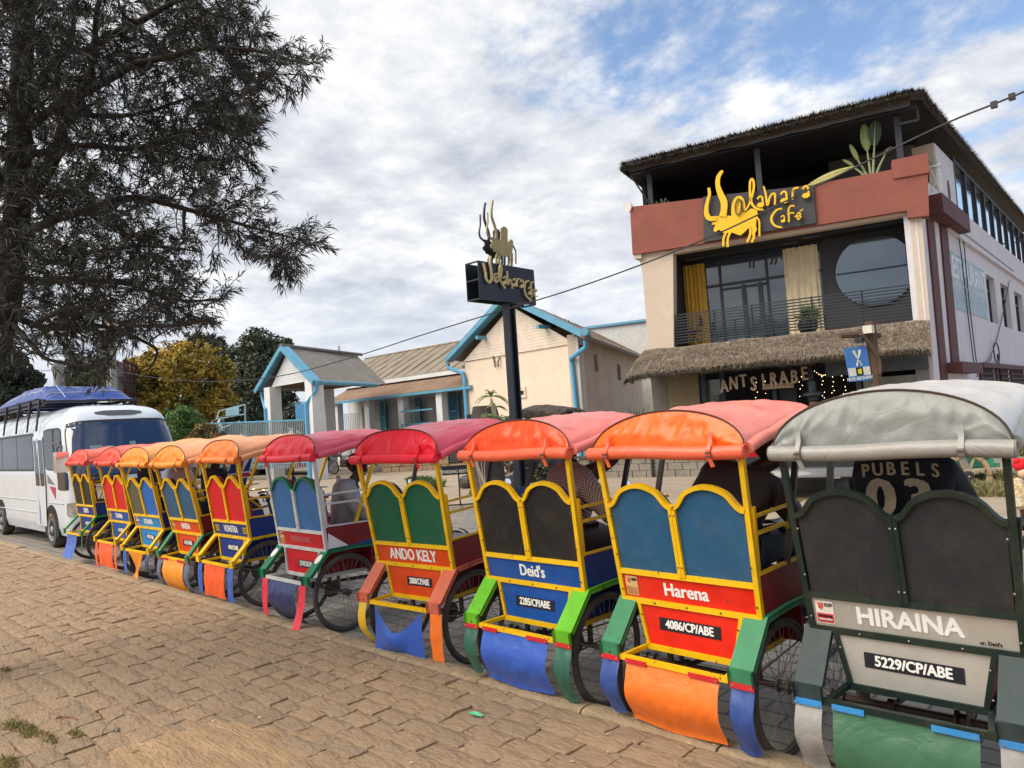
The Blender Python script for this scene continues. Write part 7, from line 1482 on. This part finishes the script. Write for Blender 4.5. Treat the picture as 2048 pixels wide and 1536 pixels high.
yl_m = mat('autumn_leaf', (.50, .33, .04), rough=.6, var=.45, vscale=1.5, hue=(.17, .15, .03)); dk_m = mat('evergreen_leaf', (.045, .06, .03), rough=.6, var=.5, vscale=1.2, hue=(.07, .09, .045)); ol_m = mat('olive_leaf', (.06, .065, .04), rough=.7, var=.5, vscale=1); gr_m = mat('fresh_green_leaf', (.11, .21, .05), rough=.6, var=.4, vscale=2); fl_m = mat('flower_bush_leaf', (.13, .13, .05), rough=.7, var=.5, vscale=3, hue=(.30, .13, .03))
bgtree('autumn_tree', 'broad tree with golden yellow autumn leaves behind the minibus', [(330, 735, 45), (385, 725, 48), (440, 742, 30), (290, 762, 42), (350, 790, 62), (420, 800, 52), (310, 820, 45), (270, 740, 25)], 38, yl_m, 34000, .22, 1, (350, 880), thick=.3)
bgtree('evergreen_tree', 'tall dense dark evergreen tree rising left of the porch', [(515, 690, 34), (560, 705, 34), (478, 722, 36), (530, 740, 52), (575, 745, 26), (470, 775, 42), (510, 800, 58), (560, 800, 40), (440, 800, 30)], 44, dk_m, 34000, .22, 2, (520, 900), thick=.4)
bgtree('feathery_tree', 'brownish feathery tree showing above the golden tree', [(395, 690, 28), (428, 692, 24), (365, 705, 25), (440, 712, 20)], 52, ol_m, 10000, .24, 3, (400, 900), thick=.3)
bgtree('conifer_tree', 'dark feathery conifer at the left edge behind the minibus roof', [(10, 735, 42), (55, 765, 30), (-30, 720, 60), (30, 790, 40), (-20, 800, 60), (80, 790, 14)], 30, mat('conifer_leaf', (.035, .045, .03), rough=.8, var=.5, vscale=1.5), 22000, .20, 4, (10, 950), thick=.3)
bgtree('roadside_tree', 'dark green tree between the grey pole top and the concrete pole', [(150, 748, 28), (185, 738, 30), (135, 765, 22), (178, 768, 32), (205, 758, 22)], 40, dk_m, 12000, .2, 5, (170, 930), thick=.25)
bgtree('green_bush', 'bright green upright bush to the right of the minibus', [(355, 835, 25), (378, 845, 30), (395, 862, 25), (350, 870, 28)], 33, gr_m, 12000, .14, 6, (375, 930), thick=.08)
bgtree('flowering_bush', 'straggly bush with orange flowers beside the gate frame', [(405, 868, 22), (425, 862, 16), (390, 885, 22), (430, 885, 22), (415, 900, 24)], 31, fl_m, 11000, .12, 7, (412, 930), thick=.06)
bgtree('garden_bush', 'dull green bush seen through the open porch', [(590, 830, 25), (610, 850, 28), (560, 850, 26), (500, 862, 22)], 40, ol_m, 4500, .22, 8, (590, 900), thick=.08)
bgtree('distant_bush', 'dark low bush behind the blue gate panel', [(470, 850, 25), (500, 840, 30), (530, 850, 24)], 41, dk_m, 4500, .24, 9, (500, 900), thick=.08)
# ---- big foreground tree overhanging the minibus
TD = 5.4; KS = 5.4/9.0
r_ = random.Random(21)
tree = thing('overhanging_tree', 'large dark needle leaved tree whose branches hang over the minibus at left', 'tree', Vector((at(-110, 1170, TD).x, at(-110, 1170, TD).y, .1)))
o_ = Vector(tree.matrix_world.translation)
def tp(x, y, d=TD): return at(x, y, d)-o_
bark_m = mat('tree_bark', (.040, .030, .026), rough=.95, var=.4, vscale=4, bump=1.2, bscale=14, stretch=(1, 1, .3)); twig_b = mat('twig_bark', (.05, .036, .03), rough=.95, var=.4)
trunk = smoothpts([Vector((0, 0, 0)), tp(-85, 950), tp(-45, 780), tp(5, 640), tp(30, 480), tp(38, 330), tp(42, 180), tp(50, 20), tp(60, -180)], 5)
obj('trunk', MB().tube(trunk, [.125-.0016*i for i in range(len(trunk))], 14), bark_m, tree, smooth=80)
SK = [(p, .15) for p in trunk[12:]]
limbs = [([(34, 420), (95, 330), (140, 220), (185, 90), (220, -60)], .10, 8.8), ([(30, 350), (70, 200), (130, 80), (150, -60)], .08, 9.6), ([(35, 480), (120, 440), (260, 400), (380, 420), (470, 440), (600, 475)], .06, 8.6), ([(60, 250), (180, 170), (330, 110), (450, 90), (620, 128)], .06, 8.2), ([(20, 560), (120, 560), (240, 570), (340, 600), (440, 600)], .055, 8.6), ([(10, 620), (90, 650), (200, 660), (310, 690), (300, 735)], .05, 9.4), ([(40, 300), (170, 300), (320, 290), (440, 250), (505, 300)], .055, 9.0),
         ([(185, 90), (300, 30), (420, -10), (500, 40)], .05, 8.4), ([(5, 640), (-60, 600), (-160, 640)], .08, 9.0), ([(35, 330), (-60, 250), (-150, 150)], .08, 9.4), ([(30, 480), (90, 520), (180, 500), (290, 490), (400, 510)], .05, 10.2), ([(140, 220), (230, 230), (360, 200), (480, 150)], .045, 10.0), ([(10, 620), (60, 700), (120, 720), (210, 735)], .04, 8.3), ([(60, 650), (150, 620), (260, 640), (390, 650), (412, 625)], .035, 8.0)]
for pts, r0, d in limbs:
    P = smoothpts([tp(x, y, TD+(d*KS-TD)*min(1, i/2)) for i, (x, y) in enumerate(pts)], 7); P = [p+Vector((noise.noise(p*2)*.06, noise.noise(p*2+Vector((9, 0, 0)))*.06, noise.noise(p*2+Vector((0, 9, 0)))*.06)) for p in P]
    obj('limb', MB().tube(P, [KS*r0*(1-.85*i/len(P)) for i in range(len(P))], 8), bark_m, tree, smooth=80); SK += [(p, r0*(1-.85*i/len(P))) for i, p in enumerate(P)][3:]
poly = [(-200, -200), (505, -160), (508, 0), (520, 60), (508, 100), (565, 84), (632, 122), (580, 175), (522, 190), (500, 240), (500, 290), (480, 350), (500, 385), (505, 440), (600, 468), (612, 490), (572, 540), (520, 525), (470, 505), (405, 505), (395, 560), (445, 590), (408, 612), (412, 648), (350, 660), (300, 690), (240, 690), (205, 740), (120, 715), (60, 715), (0, 735), (-200, 760)]
def inside(x, y):
    c = False; n = len(poly)
    for i in range(n):
        (x1, y1), (x2, y2) = poly[i], poly[(i+1) % n]
        if (y1 > y) != (y2 > y) and x < (x2-x1)*(y-y1)/(y2-y1)+x1: c = not c
    return c
tw = MB(); lf = [MB(), MB(), MB()]
tips = []
tgts = []
while len(tgts) < 1420:
    x, y = r_.uniform(-190, 635), r_.uniform(-190, 755)
    if inside(x, y): tgts.append((x, y, TD+KS*r_.uniform(-1.9, 2.0)*(1-.35*max(0, x)/600)))
tgts += [(632, 122, 8.2), (612, 488, 8.6), (600, 470, 8.6), (575, 535, 8.7), (575, 90, 8.3), (580, 172, 8.2), (445, 590, 8.6), (412, 645, 8.1), (408, 615, 8.0), (505, 385, 8.8), (515, 60, 8.5), (505, 240, 9), (560, 500, 8.6), (600, 140, 8.1), (210, 735, 8.4)]
tgts = [(tp(t[0], t[1], t[2] if t[2] < 0 or i < 1420 else t[2]*KS), t) for i, t in enumerate(tgts)]; tgts.sort(key=lambda q: min((q[0]-s_[0]).length for s_ in SK[::6]))
def leaves(p, d, L_, dens):
    """twig from p along d with needle leaves"""
    n_ = max(3, int(L_/.035)); q = p; pts = [p]; d = d.copy()
    for i in range(n_): d = (d+Vector((r_.gauss(0, .12), r_.gauss(0, .12), r_.gauss(-.03, .10)))).normalized(); q = q+d*(L_/n_); pts.append(q)
    tw.tube(pts, [.0032*(1-.7*i/len(pts)) for i in range(len(pts))], 3, caps=False)
    for k in range(int(L_*dens)):
        t = r_.random()**.7*n_; i = min(int(t), n_-1); b = pts[i].lerp(pts[i+1], t-i); dd = (pts[i+1]-pts[i]).normalized()
        o2 = dd.cross(Vector((r_.gauss(0, 1), r_.gauss(0, 1), r_.gauss(0, 1)))).normalized(); ld = (dd*r_.uniform(.5, 1.2)+o2*r_.uniform(.4, .9)+Vector((0, 0, -.12))).normalized(); l2 = r_.uniform(.042, .096); w_ = ld.cross(Vector((r_.gauss(0, 1), r_.gauss(0, 1), r_.gauss(0, 1)))).normalized()*r_.uniform(.0027, .0056)
        m2 = b+ld*l2*.45; e2 = b+ld*l2+Vector((0, 0, -.15*l2)); lf[0 if r_.random() < .62 else (1 if r_.random() < .8 else 2)].add([b, m2-w_, e2, m2+w_], [(0, 1, 2, 3)])
for p, t in tgts:
    s_, r0 = min(SK, key=lambda q: (q[0]-p).length-.25*min(1, q[1]/.05)*0)
    v = p-s_; L_ = v.length
    if L_ < .03: continue
    side_ = Vector((r_.gauss(0, .12), r_.gauss(0, .12), -.10))*L_; n_ = max(3, int(L_/.09)); P = [s_.lerp(p, k/n_)+side_*sin(pi*k/n_) for k in range(n_+1)]
    tw.tube(P, [max(.004, min(r0*.6, .016)*(1-.7*k/n_)) for k in range(n_+1)], 5, caps=False); SK += [(q, .008) for q in P[1:]]
    dirn = (P[-1]-P[-2]).normalized(); outw = (_R*.6+Vector((0, 0, -.15))) if t[0] > 0 else Vector((0, 0, 0))
    for k in range(max(4, int(L_*13))):
        q = P[r_.randint(max(0, n_//3), n_)]; d = (dirn+outw*.5+Vector((r_.gauss(0, .55), r_.gauss(0, .55), r_.gauss(-.1, .4)))).normalized(); leaves(q, d, r_.uniform(.10, .24), 98)
    leaves(P[-1], (dirn+outw*.4).normalized(), .14, 130)
print('leaf quads', sum(len(m_.f) for m_ in lf))
obj('twigs', tw, twig_b, tree, smooth=180, kind='stuff')
for m_, mm in zip(lf, (mat('needle_backlit', (.026, .034, .028), rough=.6, var=.4, vscale=3), mat('needle_brown', (.036, .029, .023), rough=.7, var=.4, vscale=3), mat('needle_green', (.07, .11, .05), rough=.5, var=.4, vscale=3))): obj('needles', m_, mm, tree, smooth=0, kind='stuff')  # needle colours kept very dark, backlit shade of the crown painted in
# ================================================================== PEOPLE
skin_m = mat('dark_skin', (.055, .028, .018), rough=.5, var=.15, vscale=8)
def skinmesh(joints, edges, root, levels=2):
    names = list(joints); me = bpy.data.meshes.new('skin'); me.from_pydata([joints[n][0] for n in names], [(names.index(a), names.index(b)) for a, b in edges], [])
    o = bpy.data.objects.new('skin', me); COL.objects.link(o); md = o.modifiers.new('s', 'SKIN'); md.use_smooth_shade = True
    for i, n in enumerate(names):
        r = joints[n][1]; sv = me.skin_vertices[0].data[i]; sv.radius = (r, r) if isinstance(r, (int, float)) else r; sv.use_root = (n == root)
    ss = o.modifiers.new('u', 'SUBSURF'); ss.levels = levels; ss.render_levels = levels
    dg = bpy.context.evaluated_depsgraph_get(); out = bpy.data.meshes.new_from_object(o.evaluated_get(dg)); COL.objects.unlink(o); bpy.data.objects.remove(o)
    out.polygons.foreach_set('use_smooth', [True]*len(out.polygons)); out.materials.clear(); out.materials.append(None); return out
def person(label, parent_m, pose, shirt, trouser, head='bare', hatm=None, hood=False):
    t = thing('person', label, 'person', parent_m)
    J = dict(pelvis=((0, 0, 1.0), .12), waist=((0, .01, 1.13), .115), chest=((0, .0, 1.32), .135), neckb=((0, .02, 1.47), .065), neck=((0, .03, 1.52), .05), jaw=((0, .055, 1.575), .062), skull=((0, .04, 1.66), .085), crown=((0, .03, 1.72), .06),
             shL=((-.17, .0, 1.43), .06), shR=((.17, .0, 1.43), .06), elL=((-.26, .06, 1.17), .045), elR=((.26, .06, 1.17), .045), wrL=((-.20, .30, 1.08), .028), wrR=((.20, .30, 1.08), .028), hpL=((-.10, .02, .97), .085), hpR=((.10, .02, .97), .085), knL=((-.13, .42, .99), .062), knR=((.13, .42, .99), .062), anL=((-.13, .50, .60), .04), anR=((.13, .50, .60), .04), toL=((-.13, .66, .55), .035), toR=((.13, .66, .55), .035))
    for k, v in pose.items():
        if k in J: J[k] = (v, J[k][1])
    E_ = [('pelvis', 'waist'), ('waist', 'chest'), ('chest', 'neckb'), ('neckb', 'neck'), ('neck', 'jaw'), ('jaw', 'skull'), ('skull', 'crown'), ('chest', 'shL'), ('chest', 'shR'), ('shL', 'elL'), ('shR', 'elR'), ('elL', 'wrL'), ('elR', 'wrR'), ('pelvis', 'hpL'), ('pelvis', 'hpR'), ('hpL', 'knL'), ('hpR', 'knR'), ('knL', 'anL'), ('knR', 'anR'), ('anL', 'toL'), ('anR', 'toR')]
    body = dict(J)
    for s_ in 'LR':
        w_ = Vector(J['wr'+s_][0]); d = (w_-Vector(J['el'+s_][0])).normalized(); sd_ = d.cross(Vector((0, 0, 1))).normalized(); body['pm'+s_] = (tuple(w_+d*.07), .026); E_.append(('wr'+s_, 'pm'+s_))
        for f, (o2, ln) in enumerate(((-.03, .06), (-.010, .075), (.010, .07), (.028, .055))):
            b = w_+d*.10+sd_*o2; body['f%d%s' % (f, s_)] = (tuple(b), .010); body['g%d%s' % (f, s_)] = (tuple(b+d*ln*.5+Vector((0, 0, -.008))), .009); body['h%d%s' % (f, s_)] = (tuple(b+d*ln*.8+Vector((0, 0, -.03))), .008); E_ += [('pm'+s_, 'f%d%s' % (f, s_)), ('f%d%s' % (f, s_), 'g%d%s' % (f, s_)), ('g%d%s' % (f, s_), 'h%d%s' % (f, s_))]
        m1 = -1 if s_ == 'R' else 1; body['t'+s_] = (tuple(w_+d*.05+sd_*.045*m1), .011); body['u'+s_] = (tuple(w_+d*.085+sd_*.06*m1), .009); E_ += [('wr'+s_, 't'+s_), ('t'+s_, 'u'+s_)]
    obj('body', skinmesh(body, E_, 'pelvis'), skin_m, t)
    S = {k: (v[0], v[1]*1.18+.012) for k, v in J.items() if k in ('pelvis', 'waist', 'chest', 'neckb', 'shL', 'shR', 'elL', 'elR')}
    S['chest'] = (J['chest'][0], .165); S['waist'] = (J['waist'][0], .15); S['pelvis'] = (J['pelvis'][0], .15); S['shL'] = (J['shL'][0], .088); S['shR'] = (J['shR'][0], .088)
    for s_ in 'LR':
        f_ = pose.get('sleeve', .85); S['wr'+s_] = (tuple(Vector(J['el'+s_][0]).lerp(Vector(J['wr'+s_][0]), f_)), .048)
    so = obj('shirt', skinmesh(S, [('pelvis', 'waist'), ('waist', 'chest'), ('chest', 'neckb'), ('chest', 'shL'), ('chest', 'shR'), ('shL', 'elL'), ('shR', 'elR'), ('elL', 'wrL'), ('elR', 'wrR')], 'pelvis'), shirt, t)
    for v in so.data.vertices: v.co += v.normal*(.010*noise.noise(v.co*11)+.005*noise.noise(v.co*27))
    Tq = {k: (J[k][0], J[k][1]*1.2+.008) for k in ('pelvis', 'hpL', 'hpR', 'knL', 'knR', 'anL', 'anR')}
    obj('trousers', skinmesh(Tq, [('pelvis', 'hpL'), ('pelvis', 'hpR'), ('hpL', 'knL'), ('hpR', 'knR'), ('knL', 'anL'), ('knR', 'anR')], 'pelvis'), trouser, t)
    for s_ in 'LR': a = Vector(J['an'+s_][0]); b = Vector(J['to'+s_][0]); obj('shoe', MB().tube([a+Vector((0, -.05, -.04)), a.lerp(b, .5)+Vector((0, 0, -.02)), b], [.05, .055, .045], 10), black_m, t, smooth=180)
    fd_ = Vector(pose.get('face', (0, 1, 0))).normalized(); sk = Vector(J['skull'][0]); up = Vector((0, 0, 1)); sdv = fd_.cross(up).normalized(); FM = Matrix((sdv, fd_, up)).transposed().to_4x4(); FM.translation = sk
    obj('nose', MB().ball((0, .095, -.02), (.017, .026, .026), 10, 8), skin_m, t, m=FM, smooth=180)
    obj('mouth', MB().ball((0, .083, -.066), (.028, .012, .009), 12, 6), mat('lips', (.12, .035, .03), rough=.5) if not pose.get('smile') else mat('teeth', (.6, .55, .5), rough=.3), t, m=FM, smooth=180)
    for q in (-1, 1):
        obj('eye', MB().ball((q*.033, .083, .012), (.014, .008, .009), 10, 8), mat('eyeball', (.5, .48, .44), rough=.2), t, m=FM, smooth=180); obj('pupil', MB().ball((q*.033, .090, .012), (.006, .004, .007), 8, 6), black_m, t, m=FM, smooth=180)
        obj('ear', MB().ball((q*.088, -.005, -.01), (.012, .02, .032), 10, 8), skin_m, t, m=FM, smooth=180)
    hairm = mat('black_hair', (.012, .010, .010), rough=.9, bump=1, bscale=90)
    obj('hair', MB().ball((0, -.018, .025), (.092, .098, .088), 16, 10), hairm, t, m=FM, smooth=180)
    if head == 'cap': obj('cap', MB().lathe([(.10, .03), (.104, .06), (.09, .11), (.05, .135), (0, .14)], 20).lathe([(.0, .035), (.16, .03), (.165, .035), (0, .045)], 20, Matrix.Translation((0, .03, 0))), hatm, t, m=FM, smooth=60)
    if head == 'visor': 
        co = obj('cap', MB().lathe([(.098, .02), (.102, .06), (.085, .105), (.045, .125), (0, .13)], 20), hatm, t, m=FM, smooth=60); obj('cap_peak', MB().grid(lambda u, v: ((2*u-1)*.075, .07+.10*v*(1-.5*(2*u-1)**2), .035-.02*(2*u-1)**2), 8, 4), hatm, co, smooth=180)
    if hood: obj('hood', MB().ball((0, -.01, .0), (.125, .13, .145), 18, 12).lathe([(.13, -.16), (.12, -.10), (.09, -.05)], 16), shirt, t, m=FM, smooth=180)
    return t
def RM(i, x, y, z=0, rz=0): return rick[i].matrix_world @ Matrix.Translation((x, y, z)) @ Matrix.Rotation(radians(rz), 4, 'Z')
def checkmat():
    m = bpy.data.materials.new('check_shirt'); m.use_nodes = True; n = m.node_tree.nodes; l = m.node_tree.links; b = n['Principled BSDF']; b.inputs['Roughness'].default_value = .9
    t = n.new('ShaderNodeTexCoord'); sp_ = n.new('ShaderNodeSeparateXYZ'); l.new(t.outputs['Object'], sp_.inputs[0])
    def stripe(sock_a, sock_b):
        a = n.new('ShaderNodeMath'); a.operation = 'ADD'; l.new(sock_a, a.inputs[0]); l.new(sock_b, a.inputs[1]); f = n.new('ShaderNodeMath'); f.operation = 'MULTIPLY'; f.inputs[1].default_value = 62; l.new(a.outputs[0], f.inputs[0])
        g = n.new('ShaderNodeMath'); g.operation = 'FRACT'; l.new(f.outputs[0], g.inputs[0]); h = n.new('ShaderNodeMath'); h.operation = 'LESS_THAN'; h.inputs[1].default_value = .36; l.new(g.outputs[0], h.inputs[0]); return h.outputs[0]
    z0 = n.new('ShaderNodeMath'); z0.operation = 'MULTIPLY'; z0.inputs[1].default_value = .5; l.new(sp_.outputs[1], z0.inputs[0])
    a = stripe(sp_.outputs[2], z0.outputs[0]); c = stripe(sp_.outputs[0], z0.outputs[0]); mx_ = n.new('ShaderNodeMath'); mx_.operation = 'MAXIMUM'; l.new(a, mx_.inputs[0]); l.new(c, mx_.inputs[1])
    mc = n.new('ShaderNodeMixRGB'); mc.inputs[1].default_value = (.55, .44, .38, 1); mc.inputs[2].default_value = (.16, .07, .07, 1); l.new(mx_.outputs[0], mc.inputs[0]); l.new(mc.outputs[0], b.inputs[0]); return m
jean = mat('dark_jeans', (.02, .025, .045), rough=.85, var=.3); khaki = mat('brown_trousers', (.09, .06, .05), rough=.9, var=.2)
pz = .01
# nearest rickshaw: navy jersey, seen from behind
jer = mat('jersey_black', (.012, .014, .022), rough=.85, var=.3, vscale=6, bump=.4, bscale=18)
p10 = person('person in a black jersey lettered across the back, seated in the grey rickshaw', RM(10, -.02, .12, pz), dict(elL=(-.24, .16, 1.20), elR=(.20, .20, 1.20), shL=(-.18, .0, 1.44), shR=(.155, .0, 1.43), wrR=(.12, .36, 1.10)), jer, jean)
tan_l = mat('jersey_letter', (.42, .34, .22), rough=.8, var=.15, vscale=30)
for k, c_ in enumerate('PUBELS'):
    x = -.145+.058*k; obj('jersey_letter', text_mesh(c_, .085, .03, .8, .001), tan_l, p10, smooth=0, m=basis((x, -.168+.55*abs(x)**1.6, 1.455-.6*x*x), (1, -.5*x*2, 0), (0, 0, 1)))
for x, c_ in ((-.08, '0'), (.075, '3')):
    obj('jersey_number', text_mesh(c_, .24, .04, 1.0, .001), tan_l, p10, smooth=0, m=basis((x, -.182+.25*abs(x)**1.6, 1.315), (1, -.4*x, 0), (0, .05, 1)))
# scarlet rickshaw: laughing man in dark brown jacket, face turned right
person('laughing person in a dark brown jacket and cap leaning right in the Harena rickshaw', RM(9, .10, .14, pz), dict(chest=(.07, .04, 1.31), neckb=(.12, .10, 1.42), neck=(.17, .13, 1.45), jaw=(.21, .17, 1.47), skull=(.22, .16, 1.53), crown=(.22, .15, 1.58), shL=(-.08, .0, 1.43), shR=(.24, .06, 1.33), elR=(.30, .20, 1.12), face=(1, .15, -.05), smile=True), mat('brown_jacket', (.045, .025, .022), rough=.6, var=.3, vscale=5, bump=.5, bscale=12), jean, 'visor', mat('cap_dark', (.07, .02, .02), rough=.8))
# Deid's rickshaw: checked shirt
person("person in a red checked shirt leaning over the side of the Deid's rickshaw", RM(8, .02, .10, pz-.02, -18), dict(chest=(.06, .02, 1.33), neckb=(.16, .16, 1.44), neck=(.2, .22, 1.48), jaw=(.22, .28, 1.52), skull=(.24, .28, 1.60), crown=(.24, .27, 1.66), shL=(-.10, .06, 1.42), shR=(.26, .04, 1.36), elR=(.36, .16, 1.14), wrR=(.32, .36, 1.02), face=(.5, 1, -.3)), checkmat(), khaki)
person('person in a grey hooded jacket and black felt hat beside the crimson roofed blue rickshaw', RM(6, .06, .22, pz-.17, -25), dict(neckb=(.02, .08, 1.45), neck=(.02, .10, 1.50), jaw=(.03, .15, 1.54), skull=(.03, .14, 1.62), crown=(.03, .13, 1.68), face=(.8, .7, -.2), elR=(.26, .14, 1.15), wrR=(.14, .34, 1.10)), mat('grey_jacket', (.34, .34, .35), rough=.9, var=.3, vscale=5, bump=.6, bscale=12), jean, 'cap', mat('hat_black', (.02, .02, .022), rough=.8))
person('person in a pale pink hood and yellow trousers seated in the amber roofed rickshaw', RM(3, .10, .22, pz-.06, -10), dict(), mat('pink_hoodie', (.50, .33, .31), rough=.9, var=.15, bump=.5, bscale=12), mat('yellow_trousers', (.55, .42, .03), rough=.8), hood=True)
person('person in a blue and white jacket at the left of the amber roofed rickshaw', RM(3, -.26, .30, pz-.06, 10), dict(), mat('blue_jacket', (.05, .13, .32), rough=.8, var=.3, hue=(.5, .5, .5)), jean)
person('person with dark hair and black coat seated in the second farthest rickshaw', RM(2, .12, .15, pz), dict(), mat('black_coat', (.015, .015, .018), rough=.9), jean)
person('person in a patterned navy hat and dark coat seated in the steel blue rickshaw', RM(4, .08, .15, pz-.05), dict(), mat('navy_coat', (.02, .025, .05), rough=.9, var=.3), jean, 'visor', mat('patterned_hat', (.05, .05, .10), rough=.8, var=.5, vscale=25, hue=(.35, .25, .25)))
# distant people in front of the cafe garden
def stand(label, px, py, shirt, tr, rz=0):
    p = onZ(px, py, .03); M0 = Matrix.Translation(p) @ Matrix.Rotation(radians(rz), 4, 'Z') @ Matrix.Translation((0, 0, 0))
    return person(label, M0, dict(knL=(-.11, .03, .52), knR=(.11, .03, .50), anL=(-.11, 0, .10), anR=(.12, -.02, .10), toL=(-.11, .14, .05), toR=(.12, .12, .05), elL=(-.24, .0, 1.17), elR=(.24, .0, 1.17), wrL=(-.25, .08, .95), wrR=(.25, .08, .95)), shirt, tr)
stand('person in a purple patterned top standing beyond the shrub', 1040, 962, mat('purple_top', (.22, .10, .30), rough=.9, var=.4, vscale=12), jean, 60)
stand('person in dark blue clothes standing right of the purple top', 1066, 958, mat('navy_top', (.02, .03, .07), rough=.9, var=.3), jean, 20)
